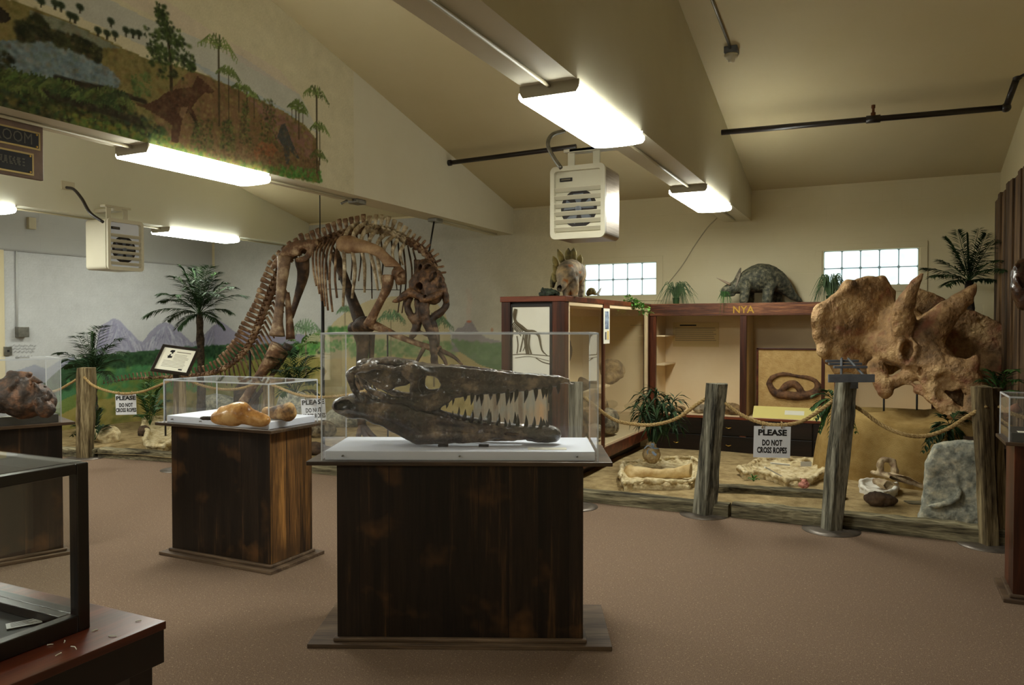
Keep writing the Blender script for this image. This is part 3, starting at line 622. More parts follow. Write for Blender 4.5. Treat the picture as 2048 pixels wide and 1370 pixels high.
# ---------------------------------------------------------------- lamps on the beams
m_diff = emit('lit_diffuser', LAMPCOL, LAMP)
m_lend = mk('lamp_housing', L(150, 142, 122), rough=.5)
def lampunit(x, y, label):
    t = thing('tube_lamp', label, 'ceiling lamp', (x, y, BZ), group='wraparound tube lamps under the beams')
    l, wd = 1.22, .365; b = MB(); b.box((x - .14, y + .01, BZ - .05), (x + .14, y + l - .01, BZ)); b.build('housing', m_lend, t)
    n = 10; prof = [(-wd / 2 + .012, -.026), (-wd / 2, -.036), (-wd / 2 - .003, -.06)] + [(wd / 2 * .94 * math.cos(PI - PI * k / n), -.078 - .012 * math.sin(PI * k / n)) for k in range(n + 1)] + [(wd / 2 + .003, -.06), (wd / 2, -.036), (wd / 2 - .012, -.026)]
    d = MB(); d.prism([(x + p, y + .012, BZ + q) for p, q in prof], (0, 0, 0), (0, l - .03, 0)); d.build('diffuser', m_diff, t)
    for yy in (y, y + l - .02):
        e = MB(); e.prism([(x - .172, yy, BZ), (x + .172, yy, BZ), (x + .172, yy, BZ - .04), (x + .155, yy, BZ - .066), (x - .155, yy, BZ - .066), (x - .172, yy, BZ - .04)], (0, 0, 0), (0, .012, 0)); e.build('end_cap', m_lend, t)
    return t
cx = [(a + b) / 2 for a, b in BEAMS]
for i, y, s in ((2, 3.82, 'large lit tube lamp above the heater, under the beam nearest the wood-panelled wall'), (2, 7.12, 'small-looking lit tube lamp at the far end of the beam, near the two block windows'),
                (1, 3.82, 'long lit tube lamp below the painted landscape on the middle beam'), (0, 7.12, 'lit tube lamp above the tail of the mounted skeleton, beside the beige heater'),
                (0, 3.94, 'lit tube lamp cut off by the edge of the photo, above the pale left wall'),
                (1, .52, 'added tube lamp on the middle beam, unseen beyond the edge of the view'), (0, .52, 'added tube lamp on the far beam, unseen beyond the edge of the view'), (2, -2.78, 'added unseen tube lamp behind the viewer on the beam near the panelled wall'), (1, -2.78, 'added unseen tube lamp behind the viewer on the middle beam')):  # the lamps out of view are added to brighten the room
    lampunit(cx[i], y, s)
def conduit(name, label, runs, r=.011, m=m_conduit, grp=None):
    t = thing(name, label, 'conduit', tuple(runs[0][0]), group=grp)
    for P in runs: MB().tube(P, r, 8).build('pipe', m, t, smooth=True)
    return t
z = BZ - .016
c3 = conduit('conduit', 'thin painted conduit running along the underside of the beam nearest the panelled wall', [[(cx[2], -1.5, z), (cx[2], 3.85, z)], [(cx[2], 5.03, z), (cx[2], 7.16, z)], [(cx[2], 8.3, z), (cx[2], 9.6, z)]])
c2 = conduit('conduit', 'thin painted conduit with two bare junction boxes under the middle beam', [[(cx[1], -1.5, z), (cx[1], .53, z)], [(cx[1], 1.7, z), (cx[1], 3.85, z)], [(cx[1], 5.03, z), (cx[1], 6.42, z)], [(cx[1] + .02, 8.1, z), (cx[1] + .02, 9.6, z)]])
for y in (6.46, 8.0): MB().box((cx[1] - .06, y - .08, BZ - .045), (cx[1] + .06, y + .08, BZ)).build('junction_box', m_steel, c2, bevel=.008)
MB().tube([(cx[1], 6.3, BZ - .03), (cx[1] - .03, 6.24, BZ - .07)], .012, 8).build('connector', m_steel, c2, smooth=True)
conduit('conduit', 'thin conduit along the underside of the beam nearest the pale mural wall', [[(cx[0], 1.7, z), (cx[0], 3.97, z)], [(cx[0], 5.15, z), (cx[0], 7.16, z)], [(cx[0], 8.3, z), (cx[0], 9.6, z)]])
# ---------------------------------------------------------------- pedestals and acrylic cases
def place(t, loc, rz=0): t.location = loc; t.rotation_euler = (0, 0, rz); MX[t.name] = Matrix.Translation(Vector(loc)) @ Matrix.Rotation(rz, 4, 'Z'); return t
class Loc:
    """build parts in the thing's own frame"""
    def __init__(s, t): s.t = t; s.M = MX[t.name]
    def __enter__(s): MX[s.t.name] = Matrix(); return s.t
    def __exit__(s, *a):
        MX[s.t.name] = s.M
        for c in kids(s.t):
            MX[c.name] = s.M
def bx(name, x0, x1, y0, y1, z0, z1, m, t, bev=.003):
    return MB().box((x0, y0, z0), (x1, y1, z1)).build(name, m, t, bevel=bev)
def pedestal(label, c, rz, bw, bd, tw, td, aw, ad, h=.905, grp='stained plank pedestals', m=None):
    t = thing('pedestal', label, 'pedestal', (c[0], c[1], 0), rz, grp)
    with Loc(t):
        bx('base_board', -aw / 2, aw / 2, -ad / 2, ad / 2, 0, .022, m_pedbase, t)
        o = bx('base_moulding', -bw / 2 - .018, bw / 2 + .018, -bd / 2 - .018, bd / 2 + .018, .022, .042, m_pedbase, t, .006)
        bx('body', -bw / 2, bw / 2, -bd / 2, bd / 2, .042, h - .02, m or m_pedwood, t, .002)
        bx('top_board', -tw / 2, tw / 2, -td / 2, td / 2, h - .02, h, m_pedtop, t, .003)
    return t
def case(label, c, rz, w_, d_, h, z0=.905, board=.045, mb_=None, inset=.012, screws=3, th=.005, edge=None):
    t = thing('display_case', label, 'display case', (c[0], c[1], z0), rz, 'clear acrylic cases on the pedestals')
    X, Y = w_ / 2, d_ / 2; mb_ = mb_ or m_white
    with Loc(t):
        bx('base_panel', -X + inset, X - inset, -Y + inset, Y - inset, 0, board, mb_, t, .003)
        bx('front_pane', -X, X, -Y, -Y + th, 0, h, m_acryl, t, 0); bx('back_pane', -X, X, Y - th, Y, 0, h, m_acryl, t, 0)
        bx('side_pane', -X, -X + th, -Y + th, Y - th, 0, h, m_acryl, t, 0); bx('side_pane', X - th, X, -Y + th, Y - th, 0, h, m_acryl, t, 0)
        bx('top_pane', -X, X, -Y, Y, h, h + th, m_acryl, t, 0)
        e = MB(); r = .003                                         # the sawn, milky joints of the sheets
        for sx in (-1, 1):
            for sy in (-1, 1): e.box((sx * X - r, sy * Y - r, 0), (sx * X + r, sy * Y + r, h))
        for sy in (-1, 1): e.box((-X, sy * Y - r, h - .003), (X, sy * Y + r, h + th + .001))
        for sx in (-1, 1): e.box((sx * X - r, -Y, h - .003), (sx * X + r, Y, h + th + .001))
        e.build('joint', m_edge, t)
        for k in range(screws):
            x = -X + w_ * (.075 + .85 * k / max(screws - 1, 1)); MB().tube([(x, -Y - .004, board * .5), (x, -Y + .014, board * .5)], .004, 8).build('screw', m_steel, t, smooth=True)
    return t
PC = (-1.931, 3.439); PR = math.radians(24.5)
pedestal('broad dark-stained pedestal in the middle, under the long toothed jaws', PC, PR, 1.195, .47, 1.468, .56, 1.468, .56)
case('largest clear acrylic case, holding the long toothed jaws', PC, PR, 1.332, .5, .612)
t = thing('name_card', 'small cream name card on the white base beside the toothed jaws', 'card', (*PC, .95), PR)
with Loc(t): bx('card', .33, .52, -.19, -.12, .0005, .002, m_paper, t, 0)
P2 = (-3.92, 3.895)
t = pedestal('plank pedestal carrying the low case with two pale bones', P2, 0, .88, .39, 1.03, .53, 1.0, .51)
m_pine_lit = wood('lit_side_pine', L(44, 30, 18), L(176, 126, 66), L(112, 78, 42), 'Z', rough=.45, plank=1, pw=.13, scale=6, blotch=(L(60, 42, 26), 3.5, .5, .72))  # same planks in a lighter tone: light on this face put into the colour
with Loc(t): o = bx('side_panel', .4402, .4452, -.194, .194, .044, .884, m_pine_lit, t, 0); o['label'] = 'added sheet over the plank side, coloured golden-brown as if lit'  # thin sheet added over the body to carry that lit tone
case('low clear acrylic case holding two pale fossil bones', P2, 0, .93, .46, .285, screws=4)
e1 = np.array((.375, .927)); e2 = np.array((-.927, .375)); a3 = math.atan2(e1[1], e1[0])
P3 = np.array((-4.96, 3.39)) - e1 * .47 + e2 * .25
pedestal('dark plank pedestal cut by the photo edge, under the horned brown skull', P3, a3, .86, .4, 1.0, .5, .94, .5)
case('tall clear case over the brown horned skull at the photo edge', P3 - e1 * .02, a3, .88, .44, .43, board=.055, mb_=m_blackboard, screws=0)
t = thing('name_card', 'long cream label on the black base before the brown horned skull', 'card', (*(P3 - e1 * .02), .96), a3)
with Loc(t): MB().box((.0, -.2, .0005), (.36, -.15, .0035)).build('card', m_paper, t)
P4 = (.90, 5.27)
pedestal('narrow red-brown pedestal against the wood-panelled wall', P4, 0, .44, .32, .54, .41, .54, .41, m=m_darkv)
case('small clear case on the pedestal by the panelled wall', P4, 0, .50, .37, .25, board=.05, mb_=m_blackboard, screws=0)
t = thing('name_card', 'small cream label inside the case by the panelled wall', 'card', (P4[0], P4[1], .955), 0)
with Loc(t): MB().box((-.2, -.15, .0005), (-.02, -.08, .003)).build('card', m_paper, t)

# ---------------------------------------------------------------- black framed case on the cherry table
TZ = .737
t = thing('table', 'reddish-brown varnished table under the black framed glass case', 'table', (-2.2, .9, 0))
tx0, tx1, ty0, ty1 = -2.75, -1.777, .35, 1.486
bx('table_top', tx0, tx1, ty0, ty1, TZ - .022, TZ, m_red, t, .002)
bx('apron', tx0 + .004, tx1 - .004, ty0 + .004, ty1 - .004, TZ - .115, TZ - .022, m_black, t, .002)
for x in (tx0 + .06, tx1 - .06):
    for y in (ty0 + .06, ty1 - .06): bx('leg', x - .035, x + .035, y - .035, y + .035, 0, TZ - .115, m_black, t)
rnd = random.Random(4)
for k, (px, py) in enumerate(((277, 1243), (190, 1262), (224, 1274), (150, 1296), (130, 1284), (118, 1310), (100, 1291))):
    p = onp(px, py, 2, TZ); a = rnd.uniform(0, 3); l = rnd.uniform(.006, .018)
    tg = tag(MB().tube([(p[0] - l * math.cos(a), p[1] - l * math.sin(a), TZ + .0015), (p[0], p[1], TZ + .003), (p[0] + l * math.cos(a + .4), p[1] + l * math.sin(a + .4), TZ + .0015)], .0013, 6).build('paper_scrap', m_paper, smooth=True),
        ('tiny white paper scrap near the far corner of the table top', 'tiny white paper scrap just beside the case corner post', 'tiny white paper scrap between the corner post and table edge', 'rightmost of four paper scraps below the black case side',
          'paper scrap of the four closest against the black case bottom', 'paper scrap of the four nearest the table edge', 'leftmost of four paper scraps below the black case side')[k], 'paper scrap', 'paper scraps on the table')
cx0, cx1, cy0, cy1, ch, fw_ = -2.6, -1.92, .48, 1.362, .45, .034
t = thing('glass_case', 'black framed glass case on the varnished table', 'display case', (-2.26, .92, TZ))
f = MB(); z0, z1 = TZ, TZ + ch
for x in (cx0, cx1 - fw_):
    for y in (cy0, cy1 - fw_): f.box((x, y, z0), (x + fw_, y + fw_, z1))
for z in (z0, z1 - .028):
    hh = .045 if z == z0 else .028
    for y in (cy0, cy1 - fw_): f.box((cx0 + fw_, y, z), (cx1 - fw_, y + fw_, z + hh))
    for x in (cx0, cx1 - fw_): f.box((x, cy0 + fw_, z), (x + fw_, cy1 - fw_, z + hh))
f.build('frame', m_black, t, bevel=.003)
bx('bottom_panel', cx0 + fw_, cx1 - fw_, cy0 + fw_, cy1 - fw_, z0 + .004, z0 + .02, m_blackboard, t, 0)
bx('inner_ledge', cx0 + fw_, cx1 - fw_, cy1 - fw_ - .03, cy1 - fw_, z0 + .02, z0 + .045, m_black, t)
bx('side_pane', cx1 - .014, cx1 - .010, cy0 + fw_, cy1 - fw_, z0 + .045, z1 - .028, m_glass, t, 0)
bx('side_pane', cx0 + .010, cx0 + .014, cy0 + fw_, cy1 - fw_, z0 + .045, z1 - .028, m_glass, t, 0)
bx('end_pane', cx0 + fw_, cx1 - fw_, cy1 - .014, cy1 - .010, z0 + .045, z1 - .028, m_glass, t, 0)
bx('end_pane', cx0 + fw_, cx1 - fw_, cy0 + .010, cy0 + .014, z0 + .045, z1 - .028, m_glass, t, 0)
bx('top_pane', cx0 + .012, cx1 - .012, cy0 + .012, cy1 - .012, z1, z1 + .005, m_glass, t, 0)
p = onp(48, 1247, 2, z0 + .022)
t = thing('name_card', 'white label card lying inside the black framed case', 'card', tuple(p), math.radians(62))
with Loc(t):
    MB().box((-.04, -.022, 0), (.04, .022, .0015)).build('card', m_cardw, t)
    b = MB()
    for q in range(5): b.box((-.03, .014 - q * .007, .0016), (.03 - .01 * (q % 3), .0155 - q * .007, .0019))
    b.build('print', m_ink, t)

# ---------------------------------------------------------------- long jaws of a sea reptile, fossil brown with black teeth
m_foss = mk('dark_fossil', L(26, 20, 17), L(140, 118, 94), rough=.3, scale=11, bump=1, bscale=70, det=9, c3=L(66, 52, 43), coat=.9, spec=.7, lo=.38, hi=.66)
m_tooth = mk('black_tooth', L(10, 10, 12), L(26, 25, 27), rough=.18, scale=20, coat=.6)
def S(px, py, yl=0.):
    d = 3.936 + yl; return np.array(((px - 1024) * d / 1536 + .2485, yl, 1.55 - (py - 654) * d / 1536))
def hw(px): return np.interp(px, [670, 700, 760, 830, 880, 940, 1000, 1060, 1110, 1145], [.13, .135, .13, .125, .105, .08, .062, .05, .036, .016])
def hwx(x): return hw(1024 + (x - .2485) / 3.936 * 1536)
t = thing('fossil_skull', 'long dark fossil skull with open jaws and black pointed teeth', 'skull', (*PC, .95), PR)
s = Sdf((-.66, -.17, .94), (.62, .17, 1.42), .0045)
def side(pts, sg, th, k=.006, cut=False, off=0, dy=0):
    yl = -.09 * sg; P = [S(x, y, -.10) for x, y in pts]; q = [(p[0], p[2]) for p in P]
    s.poly(q, (0, 0, 0), (1, 0, 0), (0, 0, 1), th, k, cut, rnd=.004, bend=lambda x, z: sg * (hwx(x) + off))
for sg in (1, -1):
    y = lambda px: -sg * hw(px)
    def Pp(px, py, o=0): q = S(px, py, -.10); q[1] = -sg * (hw(px) + o); return q
    side([(806, 735), (832, 731), (864, 732), (894, 733), (937, 736), (964, 740), (1008, 745), (1051, 749), (1095, 752), (1124, 755), (1141, 761), (1142, 767), (1128, 770), (1108, 770), (1081, 777), (1051, 782), (1022, 783), (993, 785), (964, 788), (935, 788), (914, 794), (894, 808), (872, 820), (850, 822), (828, 810), (824, 795), (836, 780), (828, 765), (814, 758), (806, 748)], sg, .011)
    side([(838, 765), (844, 753), (856, 748), (868, 750), (878, 758), (882, 770), (876, 782), (860, 786), (846, 785), (839, 777)], sg, .05, .004, True)
    side([(706, 741), (733, 735), (762, 733), (781, 732), (791, 738), (806, 736), (820, 746), (826, 762), (810, 772), (788, 776), (775, 784), (752, 778), (728, 762), (712, 754)], sg, .010, off=-.062)
    s.path([Pp(700, 748), Pp(714, 740), Pp(740, 735), Pp(770, 734), Pp(792, 740)], [.017, .019, .012, .011, .010], .01)
    s.path([Pp(792, 738), Pp(812, 736), Pp(826, 745), Pp(830, 765), Pp(826, 785), Pp(836, 796)], [.010, .016, .02, .015, .012, .010], .01)
    s.path([Pp(832, 733), Pp(856, 744), Pp(872, 748), Pp(884, 756)], [.014, .012, .010, .008], .01)
    s.path([Pp(834, 796), Pp(860, 788), Pp(890, 786), Pp(930, 782), Pp(960, 778)], [.010, .007, .008, .010, .006], .01)
    s.path([Pp(704, 752), Pp(707, 768), Pp(716, 786), Pp(731, 804)], [.02, .014, .011, .016], .01)
    s.path([Pp(731, 772, .004), Pp(757, 787), Pp(790, 800), Pp(815, 802), Pp(838, 812)], [.008, .014, .018, .014, .01], .012)
    s.path([Pp(717, 756, .015), Pp(726, 774, .018), Pp(736, 800, .01)], .0055, .004)
    s.path([Pp(728, 748, .012), Pp(744, 757, .012), Pp(762, 764, .006)], .0065, .004)
    s.path([Pp(824, 820, -.02), Pp(860, 818, -.02), Pp(900, 800, -.02)], [.012, .02, .01], .01)
    s.path([Pp(884, 752, .006), Pp(930, 757, .006), Pp(990, 762, .005), Pp(1060, 766, .004), Pp(1120, 766, .002)], [.006, .007, .007, .006, .004], .006)
    s.path([Pp(886, 765, .012), Pp(930, 768, .012), Pp(990, 772, .012), Pp(1050, 774, .01)], .0045, .004, cut=True); s.path([Pp(900, 743, .014), Pp(950, 746, .014), Pp(1010, 752, .013), Pp(1080, 758, .011)], .0045, .004, cut=True)
    s.path([Pp(722, 752, .0), Pp(745, 752, -.005), Pp(772, 752, -.005), Pp(786, 756, -.01)], [.012, .02, .02, .01], .006, cut=True)
    for q in range(9): s.path([Pp(905 + q * 22, 776, .014), Pp(909 + q * 22, 782, .014)], .004, .003, cut=True, n=1)
    for a, b, r in ((900, 1120, .007),): s.path([Pp(905, 795), Pp(950, 788), Pp(1000, 785), Pp(1060, 781), Pp(1115, 771)], .0085, .006)
# roof of the skull
tops = [(735, 722), (778, 718), (815, 722), (840, 731), (894, 734), (960, 741), (1020, 746), (1080, 752), (1120, 757), (1142, 763)]
for (a, b), (c, d) in zip(tops[:-1], tops[1:]):
    A = S(a, b, 0); B = S(c, d, 0); A[2] -= .012; B[2] -= .012
    s.cone(A, B, max(hw(a) * (.45 if a < 820 else .92), .02), max(hw(c) * (.45 if c < 820 else .92), .018), .012, sq=((0, 0, 1), .22 if a > 800 else .4))
s.path([S(733, 736, -.13), S(745, 728, -.05), S(745, 726, .05), S(733, 734, .13)], .018, .02); s.path([S(820, 738, -.12), S(822, 730, 0), S(820, 738, .12)], .018, .02)
s.path([S(760, 745, 0), S(800, 745, 0), S(835, 745, 0)], .035, .02)
for q in range(5): x = 880 + q * 45; s.path([S(x, 742 + q * 2.5, -hw(x) * .5), S(x + 40, 744 + q * 2.5, -hw(x + 40) * .6)], .004, .008, cut=True, n=1)
s.noise(.004, .03, 3, 4)
J = Sdf((-.66, -.17, .94), (.62, .17, 1.42), .0045)
jaw = [(677, 808), (686, 798), (701, 795), (716, 804), (733, 808), (751, 804), (779, 806), (806, 807), (827, 817), (850, 824), (874, 830), (902, 836), (932, 843), (970, 848), (1001, 854), (1038, 858), (1073, 860), (1100, 857), (1112, 860), (1118, 868), (1115, 879), (1100, 884), (1056, 883), (1032, 886), (970, 887), (895, 889), (833, 890), (800, 872), (765, 854), (731, 838), (697, 835), (680, 826)]
def hj(x): return np.interp(1024 + (x - .2485) / 3.936 * 1536, [670, 760, 850, 950, 1050, 1100, 1120], [.145, .14, .12, .085, .05, .034, .02])
for sg in (1, -1):
    P = [S(x, y, -.11) for x, y in jaw]
    J.poly([(p[0], p[2]) for p in P], (0, 0, 0), (1, 0, 0), (0, 0, 1), .017, .01, rnd=.01, bend=lambda x, z: sg * (hj(x) - .012))
    def Q(px, py, o=0): q = S(px, py, -.11); q[1] = -sg * (float(hj(q[0])) + o); return q
    J.path([Q(682, 812), Q(700, 808), Q(730, 818), Q(780, 830), Q(840, 862)], [.036, .032, .022, .016, .014], .015)
    J.path([Q(838, 878), Q(870, 872), Q(950, 872), Q(1050, 872), Q(1108, 871)], [.012, .022, .024, .022, .024], .015)
    J.path([Q(860, 838), Q(930, 850), Q(1000, 860), Q(1100, 866)], [.012, .014, .014, .018], .012)
    J.path([Q(815, 815, .012), Q(824, 830, .012), Q(845, 837, .012), Q(870, 832, .012)], .003, .004, cut=True); J.path([Q(833, 867, .012), Q(850, 858, .012), Q(866, 846, .012), Q(880, 845, .012)], .0035, .004, cut=True)
    J.path([Q(700, 826, .016), Q(740, 838, .012), Q(800, 862, .01)], .003, .006, cut=True); J.path([Q(870, 858, .014), Q(960, 866, .014), Q(1050, 872, .012)], .003, .006, cut=True)
J.path([S(1060, 872, 0), S(1108, 870, 0)], [.03, .036], .02)
J.noise(.004, .045, 8, 4)
with Loc(t):
    zoff = .95
    def lower(me): me.transform(Matrix.Translation((0, 0, -zoff))); return me
    for n_, q in (('cranium', s), ('lower_jaw', J)):
        o = link(n_, lower(q.mesh(n_)), m_foss, t, True); b = o.modifiers.new('s', 'SMOOTH'); b.iterations = 1
    def tooth(px, yb, tx, ty, r, sg, hf, dx=0):
        b0 = S(px + dx, yb, -.10); tp = S(tx + dx, ty, -.10); h = hf(px)
        for q, g_ in ((b0, h), (tp, h)): q[1] = -sg * g_
        mid = (b0 + tp) / 2; mid[0] += (.004 if ty < yb else .003); mid[1] -= sg * .004
        b = MB(); b.tube([b0, mid, tp], [r, r * .8, .0008], 9, n=3); lower_ = b.mesh('tooth'); lower(lower_); link('tooth', lower_, m_tooth, t, True)
    up = [(866, 812, 866, 824), (880, 806, 880, 820), (893, 800, 893, 814), (907, 794, 905, 808), (930, 787, 929.5, 800), (945, 786, 942, 808), (962, 786, 963, 810), (980, 784, 981, 798), (996, 783, 994, 809), (1015, 783, 1013, 810), (1034, 782, 1030, 803), (1054, 780, 1049, 805), (1072, 778, 1072, 801), (1087, 775, 1087, 797), (1102, 771, 1101, 793), (1117, 768, 1118, 788)]
    lo_ = [(888, 838, 893, 826), (902, 840, 906, 826), (914, 842, 918, 825), (926, 844, 931, 823), (940, 847, 946, 824), (957, 851, 962, 828), (975, 853, 982, 828), (993, 857, 999, 831), (1011, 859, 1009, 841), (1018, 859, 1019, 845), (1034, 861, 1036, 834), (1051, 862, 1053, 836), (1066, 862, 1070, 839), (1081, 861, 1083, 840), (1095, 863, 1094, 847)]
    hjp = lambda px: float(hj(S(px, 800, -.1)[0])) - .008
    for sg in (1, -1):
        for i, (a, b, c, d) in enumerate(up):
                if sg > 0 or i % 4 == 1: tooth(a, b - 3, c, d + 4, .0125 if i > 3 else .007, sg, lambda p: hw(p) - .004, 0 if sg > 0 else 7)
        for i, (a, b, c, d) in enumerate(lo_):
                if sg > 0 or i % 4 == 2: tooth(a, b + 3, c, d - 4, .0120 if i not in (8, 9) and i > 2 else .008, sg, hjp, 0 if sg > 0 else -6)
    for px in (886, 968):
        p = S(px, 888, -.11); MB().cbox((p[0], -.09, .004), (.05, .03, .012)).build('support_block', m_black, t)

# ---------------------------------------------------------------- other specimens in the cases
m_bone1 = mk('honey_bone', L(120, 74, 32), L(222, 182, 122), scale=9, c3=L(186, 134, 72), rough=.3, bump=.4, bscale=40, coat=.4)
m_bone2 = mk('brown_bone', L(66, 50, 34), L(196, 160, 104), scale=14, c3=L(150, 112, 66), rough=.6, bump=.6, bscale=70)
m_rust = mk('rusty_fossil', L(30, 25, 21), L(134, 96, 70), scale=12, c3=L(70, 54, 43), rough=.6, bump=.8, bscale=50)
m_darkrock = mk('dark_matrix', L(30, 27, 25), L(66, 58, 48), scale=12, rough=.8, bump=.9, bscale=60)
Zb = .95
def sd(lo, hi, v): return Sdf(lo, hi, v)
# the honey-coloured end of a limb bone; measured from the picture at its own distance
def A2(px, py, d=4.75): return at(px, py, d)
s = Sdf(A2(420, 850) - .16, A2(545, 800) + .22, .0055)
s.path([A2(432, 836), A2(452, 832), A2(480, 828), A2(505, 836), A2(530, 842)], [.028, .045, .05, .036, .028], .03)
s.path([A2(445, 820), A2(455, 822), A2(478, 816), A2(495, 822)], [.015, .02, .03, .02], .03); s.ell(A2(527, 840), (.05, .035, .03), .02); s.path([A2(440, 838), A2(470, 840)], [.03, .035], .02)
s.path([A2(488, 822, 4.68), A2(515, 833, 4.68), A2(534, 836, 4.68)], .008, .01, cut=True); s.noise(.004, .05, 11, 2)
tag(s.build('fossil_bone', m_bone1), 'glossy honey-brown fossil bone lying nearer the case front', 'bone')
s = Sdf(A2(530, 840, 4.95) - .16, A2(590, 800, 4.95) + .2, .0055)
s.path([A2(532, 826, 5.0), A2(550, 826, 4.98), A2(572, 824, 4.95)], [.028, .036, .05], .02); s.ell(A2(578, 824, 4.93), (.052, .045, .062), .02); s.ell(A2(533, 822, 5.0), (.03, .035, .03), .01)
s.path([A2(536, 829, 4.9), A2(556, 830, 4.9)], .012, .01, cut=True); s.noise(.004, .04, 12, 2)
tag(s.build('fossil_bone', m_bone2), 'mottled brown fossil joint standing behind the honey-coloured bone', 'bone')
b = MB(); rr = random.Random(3)
for k in range(7): p = A2(404 + k * 4, 833 + rr.uniform(-1, 2), 4.95); b.ell((p[0], p[1], .962), (rr.uniform(.01, .02), .012, rr.uniform(.008, .014)), 8, jit=.25, rnd=rr)
tag(b.build('rock_fragment', m_darkrock, smooth=True), 'small dark rock fragments behind the honey-coloured bone', 'rock')
# brown horned skull at the photo edge
D3 = 4.95
def A3(px, py, d=D3): return at(px, py, d)
s = Sdf(A3(-60, 850) - np.array((.1, .15, .0)), A3(110, 735) + np.array((.15, .25, .05)), .007)
s.path([A3(20, 785, 4.95), A3(45, 795), A3(70, 800), A3(92, 808)], [.10, .12, .09, .05], .04); s.path([A3(-30, 800, 5.0), A3(20, 790, 4.98)], [.08, .1], .04)
s.path([A3(22, 748), A3(40, 750), A3(60, 748)], [.018, .012, .02], .015, n=2); s.path([A3(42, 751), A3(44, 766)], .02, .02)
s.path([A3(68, 756, 4.85), A3(82, 768, 4.85), A3(94, 785, 4.85), A3(103, 793, 4.85)], [.018, .014, .016, .012], .012); s.path([A3(66, 760, 4.9), A3(76, 782, 4.86), A3(96, 798, 4.84)], [.012, .014, .02], .012)
s.path([A3(34, 757, 4.86), A3(24, 775, 4.84), A3(12, 795, 4.84)], [.016, .02, .02], .012); s.path([A3(60, 760, 4.84), A3(64, 785, 4.82), A3(74, 802, 4.82), A3(90, 815, 4.84)], [.01, .014, .02, .03], .015)
s.path([A3(86, 806, 4.86), A3(92, 822, 4.86)], [.04, .045], .02)
s.ell(A3(72, 780, 4.82), (.03, .08, .045), .008, True); s.ell(A3(46, 792, 4.78), (.06, .07, .08), .012, True); s.ell(A3(87, 784, 4.83), (.014, .06, .03), .006, True); s.ell(A3(98, 806, 4.8), (.02, .05, .012), .006, True)
s.noise(.009, .06, 21, 3)
tag(s.build('fossil_skull', m_rust), 'brown knobbly horned skull on a black base at the photo edge', 'skull')
s = Sdf(np.array((P4[0] - .2, P4[1] - .12, .95)), np.array((P4[0] + .2, P4[1] + .12, 1.12)), .006)
s.path([(P4[0] - .12, P4[1], 1.0), (P4[0], P4[1] + .02, 1.03), (P4[0] + .12, P4[1], 1.0)], [.03, .05, .035], .02).noise(.008, .05, 5)
tag(s.build('fossil_bone', m_bone2), 'brown fossil inside the small case by the panelled wall', 'bone')
# ---------------------------------------------------------------- sand bed, timbers, posts, ropes, signs
rn = random.Random(11)
SX = [(-10.45, 5.55), (-8.45, 6.05), (-7.3, 6.2), (-6.0, 6.45), (-2.4, 6.5), (1.12, 6.5)]
def nz(x, y): return .5 * math.sin(x * 2.3 + y * 1.1) + .3 * math.sin(x * 5.1 - y * 3.7 + 1) + .2 * math.sin(x * 11 + y * 9)
def sandz(x, y):
    e = np.interp(x, [p[0] for p in SX], [p[1] for p in SX]); return .055 + min(max(y - e, 0), .5) * .06 + .012 * nz(x, y)
V = []; F = []; nx, ny = 230, 56
for j in range(ny + 1):
    for i in range(nx + 1):
        x = -10.45 + (1.14 + 10.45) * i / nx; e = np.interp(x, [p[0] for p in SX], [p[1] for p in SX]) - .02; y = e + (9.8 - e) * (j / ny) ** 1.1
        V.append((x, y, sandz(x, y)))
for j in range(ny):
    for i in range(nx): a = j * (nx + 1) + i; F.append((a, a + 1, a + nx + 2, a + nx + 1))
tag(MB().add(V, F).build('sand', m_sand, smooth=True), 'tan sand bed spread behind the weathered timbers and ropes', 'sand', kind='stuff')

def timber(label, p, q, h=.11, w_=.12, z=0.0, seed=0, m=None, name='timber'):
    r = random.Random(seed); p = np.array(p, float); q = np.array(q, float); n = 14; d = nrm(q - p); s = np.array((-d[1], d[0]))
    V = []; sec = [(-.5, 0), (.5, 0), (.5, .82), (.38, 1), (-.3, 1), (-.5, .9)]
    for i in range(n + 1):
        c = p + (q - p) * i / n
        for a, b in sec:
            k = (r.uniform(-.05, .05), r.uniform(-.06, .06)) if b > .1 else (0, 0)
            V.append((*(c + s * w_ * (a + k[0])), z + h * (b + k[1])))
    ns = len(sec); F = [(i * ns + k, i * ns + (k + 1) % ns, (i + 1) * ns + (k + 1) % ns, (i + 1) * ns + k) for i in range(n) for k in range(ns)]
    F = [f[::-1] for f in F] + [tuple(range(ns)), tuple(n * ns + k for k in range(ns))[::-1]]
    o = MB().add(V, F).build(name, m or m_sill, bevel=.004); return tag(o, label, 'timber', 'weathered timbers edging the sand')
timber('long weathered timber edging the sand, running behind the first leaning post', (-2.75, 6.47), (-1.11, 6.43), .1, .14, 0, 1)
timber('grey timber between the two tall leaning posts at the sand edge', (-1.09, 6.45), (-.30, 6.43), .115, .14, 0, 2)
timber('grey timber from the rack post to the dark split post at the sand edge', (-.28, 6.45), (1.08, 6.42), .12, .14, 0, 3)
timber('weathered timber at the sand edge behind the middle pedestals', (-5.9, 6.45), (-2.8, 6.47), .1, .14, 0, 4)
timber('timber edging the sand before the pale plaster blocks, left of the low case', (-8.38, 6.12), (-5.95, 6.46), .11, .13, 0, 5)
timber('short dark timber at the sand edge behind the horned skull case', (-9.9, 5.72), (-8.42, 6.08), .1, .13, 0, 6)
timber('mossy old beam lying on the sand before the plaster jackets', onp(1428, 985, 2, .06)[:2], onp(1690, 1003, 2, .06)[:2], .09, .13, .05, 7)
